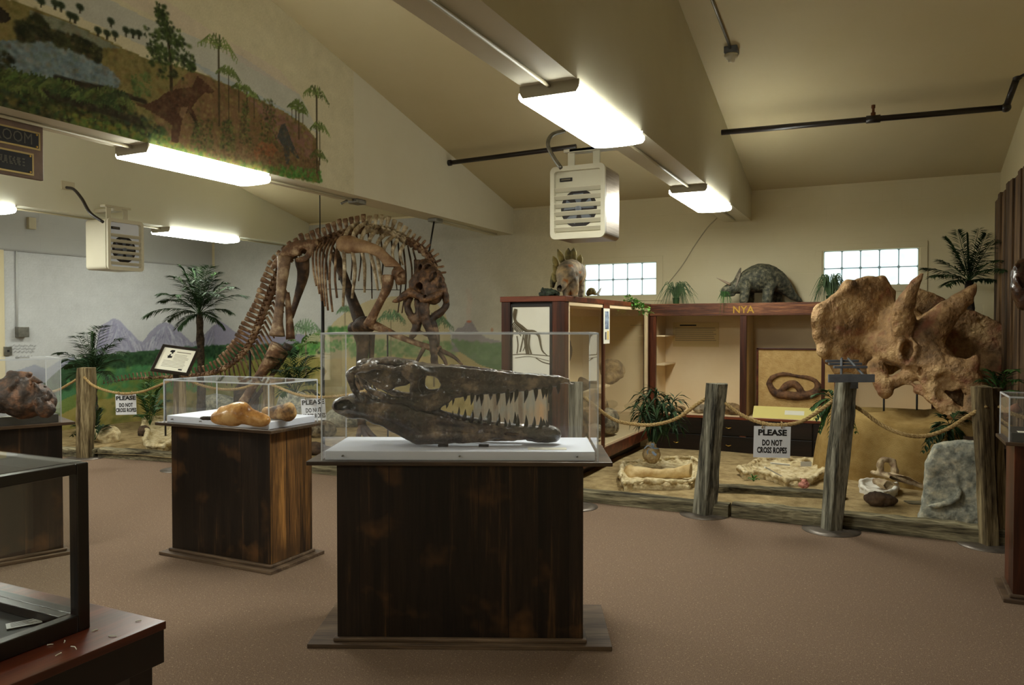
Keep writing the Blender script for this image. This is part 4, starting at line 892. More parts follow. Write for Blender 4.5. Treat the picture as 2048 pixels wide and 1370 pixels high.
p0 = onp(1812, 1008, 2, .08); timber('small flat plank half buried beside the grey footprint rock', p0[:2], p0[:2] + np.array((.34, .12)), .03, .13, .07, 8)

def post(label, base, top, w_, h, m, seed=0, rz=0, disc=.2, two=False):
    r = random.Random(seed); t = thing('rope_post', label, 'post', (base[0], base[1], 0), rz, 'weathered posts carrying the rope')
    n = 9; V = []; sec = [(-.5, -.42), (-.38, -.5), (.42, -.5), (.5, -.36), (.5, .45), (.4, .5), (-.45, .5), (-.5, .4)]
    def shaft(off, k, w2, hh):
        V = []
        for i in range(n + 1):
            f = i / n; c = np.array(base) + (np.array(top) - np.array(base)) * f + off
            for a, b in sec:
                e = 1 + r.uniform(-.06, .06) + .06 * math.sin(f * 5 + seed)
                ca, sa = math.cos(rz), math.sin(rz); x, y = a * w2 * e, b * w2 * e
                V.append((c[0] + x * ca - y * sa, c[1] + x * sa + y * ca, .008 + f * hh + (r.uniform(-.006, .006) if i == n else 0)))
        ns = len(sec); F = [(i * ns + q, i * ns + (q + 1) % ns, (i + 1) * ns + (q + 1) % ns, (i + 1) * ns + q) for i in range(n) for q in range(ns)]
        F += [tuple(range(ns))[::-1], tuple(n * ns + q for q in range(ns))]
        MB().add(V, F).build(k, m, t, bevel=.003)
    shaft(np.array((0, 0)), 'shaft', w_, h)
    if two: shaft(np.array((w_ * .85, .06)), 'shaft', w_ * .7, h * .99)
    if disc: MB().lathe([(disc, 0), (disc, .004), (disc * .6, .009), (.02, .012)], (base[0], base[1], 0), 40).build('foot_plate', m_disc, t, smooth=True)
    return t
post('grey squared post leaning beside the bamboo plant, rope knotted at its top', (-1.31, 6.39), (-1.205, 6.36), .135, 1.08, m_post, 1, YAW + .5, .2)
post('knotty post topped with a small grey metal rack, before the big horned skull', (-.335, 6.31), (-.235, 6.31), .125, 1.13, m_post, 5, YAW + .2, .21)
post('dark split post of two pieces beside the grey footprint rock', (.70, 6.35), (.645, 6.38), .1, 1.12, m_post2, 3, YAW, .2, two=True)
post('squared post standing near the lower palm at the far end of the rope', (-8.49, 5.98), (-8.45, 5.98), .16, 1.06, m_post2, 4, YAW + .1, .22)
post('brown post under the tilted framed notice', (-6.86, 5.93), (-6.85, 5.93), .13, .98, m_post2, 6, YAW + .4, .2)
post('yellowish post seen through the low case, before the skeleton tail', (-5.88, 6.22), (-5.86, 6.22), .12, 1.02, m_post2, 7, YAW + .3, .2)
post('grey-green post seen through the large acrylic case near the snout tip', (-2.375, 6.18), (-2.365, 6.18), .12, 1.07, m_post, 8, YAW, .2)

def rope(label, P, r=.0155):
    A = spl([tuple(p) for p in P], 14); d = np.r_[0, np.cumsum(np.linalg.norm(np.diff(A, axis=0), axis=1))]; n = max(int(d[-1] / .011), 20)
    q = np.linspace(0, d[-1], n); C = np.stack([np.interp(q, d, A[:, k]) for k in range(3)], 1); T = np.gradient(C, axis=0); T /= np.linalg.norm(T, axis=1)[:, None]
    u = np.cross(T, (0, 0, 1.)); u /= np.linalg.norm(u, axis=1)[:, None]; v = np.cross(T, u); mb = MB()
    for k in range(3):
        a = q / .085 * 2 * PI + 2 * PI * k / 3; off = (u * np.cos(a)[:, None] + v * np.sin(a)[:, None]) * r * .5; mb.tube(C + off, r * .56, 6)
    return tag(mb.build('rope', m_rope, smooth=True), label, 'rope', 'manila barrier ropes')
def R_(pts): return [at(*p) for p in pts]
rope('thick rope sagging past the bamboo plant towards the leaning grey post', R_([(1156, 783, 6.6), (1185, 808, 6.6), (1225, 838, 6.65), (1265, 848, 6.6), (1310, 849, 6.5), (1355, 836, 6.45), (1395, 808, 6.38), (1422, 792, 6.32)]))
rope('rope holding the clear-lettered white sign between the leaning post and the rack post', R_([(1432, 792, 6.28), (1450, 806, 6.25), (1480, 828, 6.2), (1520, 845, 6.12), (1560, 850, 6.05), (1600, 844, 6.0), (1635, 824, 5.95), (1668, 800, 5.9)]))
rope('rope sagging before the burlap mound under the big horned skull', R_([(1700, 808, 5.85), (1725, 822, 5.8), (1760, 848, 5.75), (1805, 868, 5.65), (1850, 872, 5.6), (1895, 858, 5.55), (1940, 830, 5.5), (1974, 812, 5.42)]))
rope('rope from the palm-side post to the notice post, above a white sign', R_([(168, 754, 8.98), (185, 770, 8.95), (215, 782, 8.9), (250, 787, 8.8), (285, 783, 8.72), (315, 772, 8.66), (350, 757, 8.36)]))
rope('rope seen through the low case between the notice post and the yellowish post', R_([(368, 757, 8.32), (395, 768, 8.45), (425, 776, 8.4), (455, 779, 8.3), (485, 776, 8.25), (520, 764, 8.12)]))
rope('rope hanging behind both middle cases with a tilted white sign on it', R_([(532, 764, 8.1), (560, 776, 7.95), (595, 789, 7.8), (635, 794, 7.6), (680, 792, 7.5), (740, 780, 7.3), (800, 765, 7.2)]))
rope('rope end running left from the palm-side post behind the horned skull case', R_([(154, 758, 9.05), (138, 768, 9.1), (110, 782, 9.2), (60, 790, 9.4), (0, 785, 9.6)]))
rope('rope end leaving the dark split post towards the panelled wall', R_([(1998, 812, 5.4), (2020, 826, 5.38), (2050, 836, 5.36)]))
def sign(label, px, py, d, yaw, w_=.29, h=.25, tilt=0):
    p = at(px, py, d); t = thing('rope_sign', label, 'sign', tuple(p), yaw, 'PLEASE DO NOT CROSS ROPES signs')
    with Loc(t):
        MB().box((-w_ / 2, -.001, -h / 2), (w_ / 2, .001, h / 2), Matrix.Rotation(tilt, 4, 'Y')).build('card', m_cardw, t)
        ca = math.cos(tilt)
        for s_, sz, z, sx, of in (('PLEASE', .062, .072, 1.15, .0026), ('DO NOT', .062, -.008, .62, .0022), ('CROSS ROPES', .062, -.066, .60, .0022)):
            text('lettering', s_, sz, (z * math.sin(tilt), -.0022, z * ca), PI / 2, 0, m_ink, t, .0004, of, sx=sx, ry=tilt)
        for sx in (-.08, .07): MB().tube([(sx, -.002, h / 2 - .012), (sx + .003, -.02, h / 2 + .02), (sx, .0, h / 2 + .036), (sx, .015, h / 2 + .01)], .004, 6, n=4).build('tie', m_rope, t, smooth=True)
    return t
sign('white rope sign with black lettering hanging between the leaning post and the rack post', 1544, 884, 6.0, YAW - .03, .285, .245, .02)
sign('white rope sign near the lower palm, hung beside the palm-side post', 252, 809, 8.83, YAW + .03, .235, .235, -.02)
sign('white rope sign seen past the edge of the low case, partly behind acrylic', 627, 819, 7.72, YAW + .05, .24, .225, -.06)

# small grey metal rack on the second post
m_rack = mk('grey_painted_metal', L(86, 90, 98), L(110, 114, 120), rough=.5, scale=10)
RP = np.array((-.235, 6.31)); t = thing('metal_rack', 'small grey metal rack fixed on top of the knotty post', 'rack', (RP[0], RP[1], 1.14), YAW + .05)
with Loc(t):
    bx('front_bar', -.19, .16, -.11, -.095, .0, .06, m_rack, t, .002)
    for y, z in ((-.03, .10), (.05, .12), (.10, .14)): bx('cross_bar', -.115, .14, y - .012, y + .012, z, z + .018, m_rack, t, .002)
    for a, b in (((-.09, -.1, .05), (.0, .08, .17)), ((.10, -.1, .03), (.05, .08, .17))): MB().tube([a, b], .009, 6).build('strut', m_rack, t)
    bx('socket', -.05, .06, -.06, .06, -.05, .01, m_rack, t, .002)

# tilted framed notice on its post
p = at(351, 720, 8.33); t = thing('framed_notice', 'black framed notice tilted on top of the brown post', 'notice', tuple(p), YAW + .05)
with Loc(t):
    M = Matrix.Rotation(-math.radians(42), 4, 'X') @ Matrix.Shear('XY', 4, (0, 0)); M = Matrix.Rotation(math.radians(8), 4, 'Y') @ M
    b = MB()
    for lo, hi in (((-.2, -.012, -.185), (.2, .012, -.155)), ((-.2, -.012, .155), (.2, .012, .185)), ((-.2, -.012, -.155), (-.17, .012, .155)), ((.17, -.012, -.155), (.2, .012, .155))): b.box(lo, hi, M)
    b.build('frame', m_black, t, bevel=.002); MB().box((-.17, 0, -.155), (.17, .006, .155), M).build('sheet', m_paper, t)
    b = MB(); r = random.Random(2)
    for q in range(11):
        if q < 1: b.box((-.02, -.001, .105), (.13, 0, .115), M)
        else: b.box((-.03 if q < 6 else -.12, -.001, .09 - q * .019), (.13 - r.uniform(0, .03), 0, .094 - q * .019), M)
    b.build('print', m_grey, t); b = MB()
    for q in range(14): x = r.uniform(-.11, -.06); z = r.uniform(.0, .11); b.box((x, -.001, z), (x + r.uniform(.008, .03), 0, z + r.uniform(.008, .03)), M)
    b.box((.07, -.001, -.13), (.11, 0, -.112), M); b.build('picture', m_ink, t); bx('bracket', -.03, .03, .0, .05, -.2, -.02, m_black, t)

# ---------------------------------------------------------------- display cabinets
CW = mk('cabinet_lining', L(218, 194, 154), L(224, 202, 164), rough=.7, scale=2)
XC0, XC1, YC0, YC1, HC = -3.18, -2.55, 6.38, 9.2, 1.83
t = thing('display_cabinet', 'tall dark oak display cabinet with a glazed side, carrying the plated model', 'cabinet', ((XC0 + XC1) / 2, 7.8, 0))
b = MB()
bx('top_panel', XC0 - .01, XC1 + .012, YC0 - .01, YC1, HC - .05, HC, m_dark, t, .004)
for x, y in ((XC0, YC0), (XC1 - .12, YC0), (XC1 - .06, YC1 - .1)): bx('corner_post', x, x + (.09 if x == XC0 else .12 if y == YC0 else .06), y, y + .1, .3, HC - .05, m_darkv, t, .003)
bx('end_panel', XC0 + .05, XC1 - .1, YC0 + .04, YC0 + .055, .3, HC - .05, m_kick, t, 0)
bx('back_panel', XC0 + .005, XC0 + .02, YC0 + .1, YC1, .3, HC - .05, CW, t, 0); bx('far_panel', XC0 + .02, XC1 - .02, YC1 - .03, YC1 - .01, .3, HC - .05, CW, t, 0); bx('near_panel', XC0 + .02, XC1 - .125, YC0 + .06, YC0 + .075, .34, HC - .05, CW, t, 0)
bx('floor_panel', XC0 + .02, XC1 - .005, YC0 + .1, YC1 - .03, .30, .34, CW, t, .002); bx('soffit', XC0 + .02, XC1 - .02, YC0 + .1, YC1 - .03, HC - .07, HC - .05, CW, t, 0)
bx('side_rail', XC1 - .02, XC1 + .008, YC0, YC1, .2, .315, m_dark, t, .003); bx('head_rail', XC1 - .03, XC1 + .004, YC0 + .1, YC1 - .1, HC - .085, HC - .05, CW, t, .002)
bx('mullion', XC1 - .022, XC1 + .004, 7.44, 7.49, .315, HC - .07, m_darkv, t, .002); bx('jamb', XC1 - .03, XC1, YC1 - .17, YC1 - .1, .34, HC - .06, CW, t, .002); bx('jamb', XC1 - .03, XC1, YC0 + .1, YC0 + .13, .34, HC - .06, CW, t, .002)
bx('side_pane', XC1 - .012, XC1 - .008, YC0 + .1, 7.44, .315, HC - .07, m_glass, t, 0); bx('side_pane', XC1 - .012, XC1 - .008, 7.49, YC1 - .12, .315, HC - .07, m_glass, t, 0)
bx('plinth', XC0 + .05, XC1 - .12, YC0 + .1, YC1, 0, .2, m_kick, t, 0); bx('bottom_board', XC0, XC1 - .02, YC0, YC1, .2, .3, m_dark, t, .003)
for y0, y1, z in ((YC0 + .12, 6.95, 1.42), (YC0 + .12, 7.1, .86), (7.3, 8.5, .86)):
    bx('shelf', XC0 + .02, XC1 - (.28 if y0 > 7.2 else .2), y0, y1, z, z + .022, CW, t, .002)
bx('pelmet_board', XC0 + .02, XC0 + .03, 7.0, 7.9, 1.2, 1.6, m_paper, t, 0)
# framed drawing on the end of the cabinet
t = thing('framed_drawing', 'framed ink drawing of a standing skeleton on the cabinet end', 'picture', (-2.92, YC0, 1.3))
y = YC0 + .03; fx0, fx1, fz0, fz1 = -3.075, -2.70, 1.06, 1.735
def L3(px, py): q = onp(px, py, 1, y - .012); return (q[0], y - .012, q[2])
b = MB(); 
for lo, hi in (((fx0 - .025, y - .02, fz0 - .02), (fx0, y + .01, fz1 + .025)), ((fx1, y - .02, fz0 - .02), (fx1 + .025, y + .01, fz1 + .025)), ((fx0, y - .02, fz1), (fx1, y + .01, fz1 + .025)), ((fx0, y - .02, fz0 - .02), (fx1, y + .01, fz0))): b.box(lo, hi)
b.build('frame', m_black, t, bevel=.002); MB().box((fx0, y - .01, fz0), (fx1, y + .005, fz1)).build('sheet', m_paper, t)
b = MB(); sk = lambda P, r: b.tube([L3(*p) for p in P], r, 5, n=3, flat=1, caps=True)
sk([(1032, 618), (1030, 628), (1030, 640), (1033, 645), (1045, 655), (1055, 662), (1068, 664), (1078, 672), (1084, 700), (1096, 712)], [.016, .02, .012, .014, .018, .015, .018, .012, .008, .003])
for k in range(9): a = L3(1033 + k * 1.6, 640 + k * 2.6); e = L3(1024 + k * 2.2, 655 + k * 2.2); b.tube([a, ((a[0] + e[0]) / 2 - .012, a[1], (a[2] + e[2]) / 2), e], .0045, 4, n=2)
for P, r in (([(1054, 664), (1052, 685), (1056, 708)], .018), ([(1048, 664), (1044, 686), (1040, 704)], .006), ([(1034, 672), (1036, 690), (1034, 707)], .006), ([(1026, 655), (1026, 668), (1022, 684)], .005), ([(1060, 664), (1058, 690), (1063, 708)], .008), ([(1046, 672), (1050, 690), (1046, 702)], .004)): sk(P, r)
sk([(1020, 710), (1050, 708), (1100, 712)], .0035); sk([(1030, 716), (1060, 713), (1098, 722)], .0025); sk([(1072, 716), (1085, 724), (1100, 728)], .005)
b.build('drawing', mk('sepia_ink', L(96, 84, 62), rough=.8), t)
# hanging card strip on the cabinet window
p = onp(1213, 612, 0, XC1 + .012); t = thing('hanging_card', 'narrow pale card with a blue picture hanging over the cabinet window', 'card', (XC1 + .014, p[1], 1.47))
yy = p[1]; bx('card', XC1 + .01, XC1 + .013, yy - .09, yy + .1, 1.38, 1.74, m_paper, t, 0); bx('photo', XC1 + .013, XC1 + .0145, yy - .05, yy + .07, 1.53, 1.71, mk('blue_photo', L(56, 70, 96), L(170, 186, 206), scale=22), t, 0)
bx('thumbnail', XC1 + .013, XC1 + .0145, yy - .05, yy - .005, 1.42, 1.5, mk('dark_print', L(60, 60, 62), L(120, 120, 120), scale=30), t, 0); bx('caption', XC1 + .013, XC1 + .0145, yy + .02, yy + .07, 1.42, 1.51, mk('yellow_caption', L(216, 186, 96), rough=.7), t, 0)
bx('clip', XC1 + .01, XC1 + .014, yy - .09, yy + .1, 1.74, 1.80, m_dark, t, 0)

# long cabinet on the back wall
X0, X1, Y0_, Y1_ = -2.55, .55, 9.2, 9.845
t = thing('wall_cabinet', 'long open-fronted cream-lined cabinet under the block windows with a carved header board', 'cabinet', ((X0 + X1) / 2, 9.5, 0))
def zp(py, px=1470): return onp(px, py, 1, Y0_)[2]
z_h1, z_h0, z_s = zp(606), zp(631), zp(834)
bx('header_board', X0, X1, Y0_ - .02, Y0_ + .02, z_h0, z_h1, m_carved, t, .003); bx('top_panel', X0, X1, Y0_, Y1_, z_h1 - .03, z_h1 - .004, m_dark, t, .002)
for a, b in ((X0 - .0, X0 + .07), (onp(1480, 700, 1, Y0_)[0], onp(1493, 700, 1, Y0_)[0]), (onp(1643, 700, 1, Y0_)[0], onp(1650, 700, 1, Y0_)[0]), (X1 - .07, X1)): bx('upright', a, b, Y0_ - .01, Y0_ + .04, .05, z_h0, m_darkv, t, .003)
xm = onp(1487, 700, 1, Y0_)[0]; bx('partition', xm - .012, xm + .02, Y0_ + .04, Y1_ - .02, z_s, z_h0 + .1, CW, t, 0)
bx('back_panel', X0 + .02, X1, Y1_ - .02, Y1_, z_s, z_h1 - .03, CW, t, 0); bx('deck_panel', X0 + .02, X1, Y0_ + .02, Y1_ - .02, z_s - .03, z_s, CW, t, 0); bx('side_panel', X0 + .005, X0 + .03, Y0_ + .04, Y1_ - .02, z_s, z_h1 - .03, CW, t, 0); bx('side_panel', X1 - .03, X1, Y0_ + .04, Y1_ - .02, z_s, z_h1 - .03, CW, t, 0)
bx('sill_rail', X0, X1, Y0_ - .02, Y0_ + .02, z_s - .03, z_s, m_dark, t, .003)
xs = np.linspace(X0 + .02, X1, 6)
for a, b in zip(xs[:-1], xs[1:]):
    for z0, z1 in ((.06, .27), (.28, z_s - .035)):
        o = bx('drawer', a + .008, b - .008, Y0_ - .012, Y0_ + .01, z0, z1, m_kick, t, .004)
        q = MB()
        for sx in (.5,): q.tube([((a + b) / 2 - .03, Y0_ - .014, (z0 + z1) / 2), ((a + b) / 2, Y0_ - .03, (z0 + z1) / 2 - .008), ((a + b) / 2 + .03, Y0_ - .014, (z0 + z1) / 2)], .005, 6, n=3)
        h = q.build('handle', m_gold, o, smooth=True)
bx('carcass', X0 + .01, X1, Y0_ + .01, Y1_, .04, z_s - .03, m_kick, t, 0)
for k, py in enumerate((672, 729)):
    a = onp(1293, py, 1, Y0_ + .08); bx('wall_shelf', X0 + .03, X0 + .16, Y0_ + .08, Y1_ - .02, a[2] - .008, a[2] + .01, CW, t, .002)
lp = onp(1493, 620, 1, Y0_ - .024); text('lettering', 'NYA', .118, (onp(1487, 620, 1, Y0_)[0], Y0_ - .022, onp(1487, 620, 1, Y0_)[2]), PI / 2, 0, m_gold, t, .002, .001)
# sheet on the back panel with a heading
yb = Y1_ - .022; a = onp(1346, 645, 1, yb); c = onp(1438, 694, 1, yb); t = thing('wall_text', 'faint cream text sheet with a dark heading on the cabinet back', 'text sheet', (a[0], yb, a[2]))
bx('sheet', a[0], c[0], yb - .004, yb, c[2], a[2], mk('cream_sheet', L(206, 182, 132), rough=.8), t, 0)
b = MB(); rr = random.Random(7)
for q in range(7): b.box((a[0] + .03, yb - .0055, a[2] - .075 - q * .026), (c[0] - .03 - rr.uniform(0, .06), yb - .004, a[2] - .068 - q * .026))
b.build('print', m_grey, t); MB().box((a[0] + .09, yb - .0055, a[2] - .045), (a[0] + .30, yb - .004, a[2] - .028)).build('heading', m_ink, t)
# footprint slab on its tan panel, with the yellow card below
yb = Y0_ + .34; a = onp(1517, 699, 1, yb); c = onp(1668, 815, 1, yb)
t = thing('footprint_cast', 'tan framed panel with a dark kidney-shaped footprint cast', 'panel', ((a[0] + c[0]) / 2, yb, z_s))
m_tan = mk('tan_plaster', L(186, 150, 92), L(206, 172, 114), rough=.95, scale=12, bump=.8, bscale=50)
bx('board', a[0], c[0], yb, yb + .03, z_s, a[2], m_tan, t, 0); b = MB(); b.box((a[0] - .02, yb - .015, z_s), (a[0], yb + .03, a[2] + .02)); b.box((a[0] - .02, yb - .015, a[2]), (c[0] + .02, yb + .03, a[2] + .02)); b.box((c[0], yb - .015, z_s), (c[0] + .02, yb + .03, a[2])); b.build('frame', m_dark, t, bevel=.002)
def F3(px, py): q = onp(px, py, 1, yb); return (q[0], yb, q[2])
s = Sdf(np.array(F3(1520, 810)) - .08, np.array(F3(1650, 735)) + .08, .008)
s.path([F3(*q) for q in ((1538, 768), (1544, 756), (1560, 749), (1576, 749), (1592, 752), (1612, 754), (1630, 762), (1637, 772))], [.03, .028, .022, .018, .018, .02, .024, .035], .01)
s.path([F3(*q) for q in ((1538, 768), (1550, 785), (1575, 791), (1605, 792), (1630, 786), (1637, 772))], [.03, .04, .045, .045, .045, .035], .02); s.path([F3(*q) for q in ((1560, 784), (1575, 770), (1590, 768), (1605, 784))], [.03, .035, .035, .03], .02); s.noise(.006, .06, 4)
s.build('cast', mk('brown_cast', L(58, 36, 24), L(128, 90, 58), scale=14, rough=.8, bump=.6), t)
a = onp(1506, 812, 1, Y0_ + .1); c = onp(1660, 836, 1, Y0_ + .1); t = thing('yellow_card', 'sloping yellow card with a small label below the footprint panel', 'card', (a[0], Y0_ + .1, z_s))
M = Matrix.Translation((0, Y0_ + .06, z_s)) @ Matrix.Rotation(-.75, 4, 'X'); MB().box((a[0], 0, 0), (c[0], .004, .17), M).build('card', mk('yellow_paper', L(222, 208, 126), rough=.8), t); MB().box((a[0] + .35, -.002, .06), (a[0] + .56, 0, .12), M).build('label', m_paper, t)
# rock pieces on the cabinet decks and shelves
def rock(label, c, r, m, seed, cat='rock', grp=None, rot=0, vox=None, amp=.12, name='rock'):
    c = np.array(c, float); r = np.array(r, float); v = vox or r.max() / 16; s = Sdf(c - r * 1.25, c + r * 1.25, v); ca, sa = math.cos(rot), math.sin(rot); rs = random.Random(seed)
    s.ell(c, r * .82, .01, R=[[ca, -sa, 0], [sa, ca, 0], [0, 0, 1]])
    for k in range(3): s.ell(c + r * np.array([rs.uniform(-.4, .4) for _ in range(3)]), r * rs.uniform(.35, .6), r.max() * .1)
    s.noise(r.max() * amp, r.max() * .6, seed, 3); o = s.build(name, m); return tag(o, label, cat, grp)
m_rk = mk('brown_rock', L(86, 66, 44), L(168, 138, 96), scale=12, rough=.9, bump=.8, bscale=40); m_rk2 = mk('grey_brown_rock', L(80, 70, 58), L(176, 162, 136), scale=14, rough=.9, bump=.8, bscale=40); m_rkd = mk('dark_brown_rock', L(44, 32, 24), L(96, 74, 52), scale=12, rough=.9, bump=.8, bscale=40)
def onx(px, py, x): return onp(px, py, 0, x)
t1 = onx(1224, 778, -2.86); rock('large rounded brown fossil end on the cabinet shelf', (-2.86, t1[1], .882 + .16), (.17, .17, .165), m_rk, 3, 'fossil', vox=.014)
rock('small dark nodule on the shelf near the cabinet mullion', (-2.75, 7.42, .882 + .08), (.07, .08, .08), m_rkd, 4, 'fossil'); rock('pale crystalline rock on the cabinet floor by the bamboo plant', (-2.74, 8.15, .34 + .17), (.14, .22, .17), m_rk2, 5); rock('sloping brown slab at the back of the cabinet floor', (-2.98, 8.45, .34 + .24), (.12, .28, .24), m_rk, 6)
rock('rounded grey-brown stone at the front of the cabinet floor', (-2.72, 7.7, .34 + .1), (.1, .16, .1), m_rk2, 7); rock('dark rounded stone behind the mullion of the cabinet', (-2.84, 7.6, .34 + .24), (.12, .13, .24), m_rk, 8); rock('tall brown fossil standing at the near end of the cabinet', (-2.93, 6.75, .34 + .24), (.12, .14, .24), m_rk2, 9, 'fossil')
rock('dark fossil slab leaning at the top of the cabinet back', (-3.02, 7.55, .882 + .42), (.06, .2, .2), m_rkd, 10, 'fossil'); rock('brown fossil on the near cabinet shelf', (-2.98, 6.8, .882 + .22), (.1, .14, .22), m_rk, 12, 'fossil')
for k, (px, w_) in enumerate(((1352, .14), (1400, .12), (1462, .13))):
    a = onp(px, 826, 1, 9.42); rock(('low brown slab', 'flat grey-brown slab', 'brown stone slab')[k] + (' behind the bamboo plant', ' beside the leaning post', ' against the dark upright')[k] + ' on the cabinet deck', (a[0], 9.42, z_s + .04 + .02 * k), (w_, .1, .045 + .02 * k), (m_rk, m_rk2, m_rk)[k], 20 + k)

# coloured plank panel seen between the jaws
m_cpl = wood('painted_planks', L(96, 76, 56), L(176, 140, 100), L(134, 124, 104), 'Z', rough=.8, bump=.4, blotch=(L(120, 128, 122), 6, .5, .7), scale=3)
p = onp(950, 900, 1, 6.3); q = onp(1096, 900, 1, 6.3); t = thing('plank_panel', 'faded upright plank panel standing before the tall cabinet, seen between the open jaws', 'panel', ((p[0] + q[0]) / 2, 6.3, 0))
bx('boards', p[0], q[0], 6.27, 6.30, .02, 1.0, m_cpl, t, .003); bx('batten', p[0], q[0], 6.30, 6.33, .2, .27, m_cpl, t); bx('batten', p[0], q[0], 6.30, 6.33, .8, .87, m_cpl, t)

# ---------------------------------------------------------------- specimens on the sand
def gz(px, py, z=.075): return onp(px, py, 2, z)
def jacket(label, pts, rim, thick=.03, depth=.1, seed=0, fill=None, m=None, name='plaster_jacket'):
    """open plaster shell: outline on the sand (pixels of its rim), with a rough lip and a hollow"""
    P = [onp(x, y, 2, rim) for x, y in pts]; c = np.mean(P, axis=0); lo = np.min(P, axis=0) - .08; hi = np.max(P, axis=0) + .08; lo[2] = .05; hi[2] = rim + .08
    s = Sdf(lo, hi, .011); n = len(P)
    for i in range(n): a, b = P[i], P[(i + 1) % n]; s.cone(a, b, thick * .8, thick * .8, .015); A = a + (c - a) * .18; B = b + (c - b) * .18; A[2] = B[2] = .085; s.cone(A, B, thick, thick, .03); s.cone((a + A) / 2, (b + B) / 2, thick * .9, thick * .9, .02)
    s.poly([(p[0] - c[0], p[1] - c[1]) for p in P], (c[0], c[1], .08), (1, 0, 0), (0, 1, 0), .03, .03, rnd=.01); s.noise(.012, .05, seed, 3)
    t = thing(name, label, 'plaster jacket', (c[0], c[1], .06)); s.build('shell', m or m_plaster, t); return t, P, c
t, P, c = jacket('long plaster jacket cradling a pale limb bone, beside the bamboo plant', [(1246, 925), (1290, 921), (1340, 916), (1380, 915), (1400, 925), (1402, 950), (1380, 962), (1340, 962), (1290, 962), (1248, 966), (1240, 950)], .15, .022, seed=1)
s = Sdf(gz(1240, 968) - .1, gz(1412, 910) + .2, .009); a = [at(1262, 948, 7.45), at(1300, 948, 7.4), at(1345, 947, 7.3), at(1385, 940, 7.2), at(1400, 936, 7.15)]
s.path(a, [.075, .05, .045, .055, .075], .03); s.ell(at(1258, 940, 7.5), (.05, .06, .05), .03); s.ell(at(1262, 955, 7.4), (.05, .05, .045), .03); s.noise(.006, .07, 3)
s.build('bone', mk('pale_bone', L(176, 142, 84), L(216, 192, 140), scale=8, rough=.6, bump=.4), t)
t, P, c = jacket('broad hollow plaster jacket with small paper labels, under the hanging white sign', [(1478, 936), (1500, 930), (1520, 918), (1560, 916), (1600, 920), (1634, 920), (1648, 932), (1646, 946), (1620, 958), (1570, 960), (1545, 950), (1520, 943), (1490, 945)], .15, .026, seed=2)
MB().cbox((at(1612, 928, 7.05)), (.1, .003, .045), YAW).build('paper_label', m_paper, t)
for (x, y, ang) in ((1560, 928, -.1), (1546, 943, -.5)): MB().cbox(at(x, y, 7.0), (.17, .03, .012), YAW, Matrix.Rotation(YAW, 4, 'Z') @ Matrix.Rotation(-ang, 4, 'Y')).build('paper_strip', m_paper, t)
t, P, c = jacket('small bright white plaster cradle, nearest the dark rock lump', [(1722, 962), (1745, 960), (1770, 964), (1792, 968), (1790, 980), (1765, 986), (1740, 983), (1724, 974)], .14, .024, seed=3, m=mk('white_plaster', L(206, 200, 186), L(232, 228, 216), rough=.9, scale=8, bump=.6))
m_jb = mk('jaw_fossil', L(130, 104, 76), L(206, 186, 150), scale=14, rough=.8, bump=.6)
t = thing('fossil_jaw', 'pale fossil jaw slab with a row of small teeth, behind the white cradle', 'fossil jaw', tuple(gz(1800, 965)))
s = Sdf(at(1740, 990, 6.9) - .1, at(1860, 915, 6.6) + .25, .008)
s.path([at(1748, 945, 6.9), at(1775, 950, 6.8), at(1810, 960, 6.7), at(1850, 975, 6.6)], [.03, .035, .04, .035], .02, sq=((0, 0, 1), .6)); s.path([at(1780, 950, 6.8), at(1820, 966, 6.6), at(1848, 985, 6.5)], [.04, .07, .05], .03, sq=((0, 0, 1), .45))
s.path([at(1752, 962, 6.85), at(1790, 975, 6.7), at(1808, 985, 6.6)], [.03, .04, .03], .02)
s.path([at(1760, 942, 6.85), at(1760, 925, 6.85), at(1770, 918, 6.85), at(1785, 924, 6.85), at(1790, 942, 6.8)], [.025, .022, .02, .022, .03], .015); s.noise(.009, .04, 6, 3); s.build('jawbone', m_jb, t)
for k in range(15): p = at(1776 + k * 2.5, 945 + k * .95, 6.72 - k * .006); MB().tube([p, p + np.array((.002, -.006, -.022))], [.0045, .003], 5).build('tooth', m_jb, t)
rock('dark brown nodular rock lump lying before the white cradle', gz(1762, 1013, .09) + np.array((0, .05, .05)), (.14, .07, .07), m_rkd, 31, amp=.16, vox=.008)
m_slab = mk('pale_footprint_stone', L(116, 120, 112), L(206, 200, 176), scale=16, rough=.9, bump=1, bscale=40, c3=L(162, 162, 148))
# footprint boulder: pale block with a grooved face
s = Sdf(np.array((.0, 6.3, .02)), np.array((.95, 6.95, .72)), .011); q = lambda px, py, d: at(px, py, d)
org = onp(1905, 1040, 1, 6.62); P = [onp(x, y, 1, 6.62) for x, y in ((1836, 1048), (1848, 990), (1852, 930), (1868, 893), (1890, 886), (1990, 888), (2002, 1060))]; P = [(p[0], max(p[2], .05)) for p in P]
s.poly(P, (0, 6.72, 0), (1, 0, 0), (0, 0, 1), .1, .02, rnd=.05)
g_ = lambda x, y: onp(x, y, 1, 6.60)
s.path([g_(1922, 925), g_(1925, 960), g_(1922, 1005), g_(1912, 1018)], [.016, .028, .03, .014], .012, cut=True); s.path([g_(1862, 912), g_(1900, 905), g_(1922, 915), g_(1950, 905), g_(1990, 910)], [.014] * 5, .012, cut=True)
s.path([g_(1860, 1012), g_(1890, 1008), g_(1912, 998), g_(1920, 980)], [.014, .018, .018, .008], .02); s.noise(.009, .07, 9, 3)
tag(s.build('boulder', m_slab), 'large pale grey stone block with a grooved footprint face', 'rock')
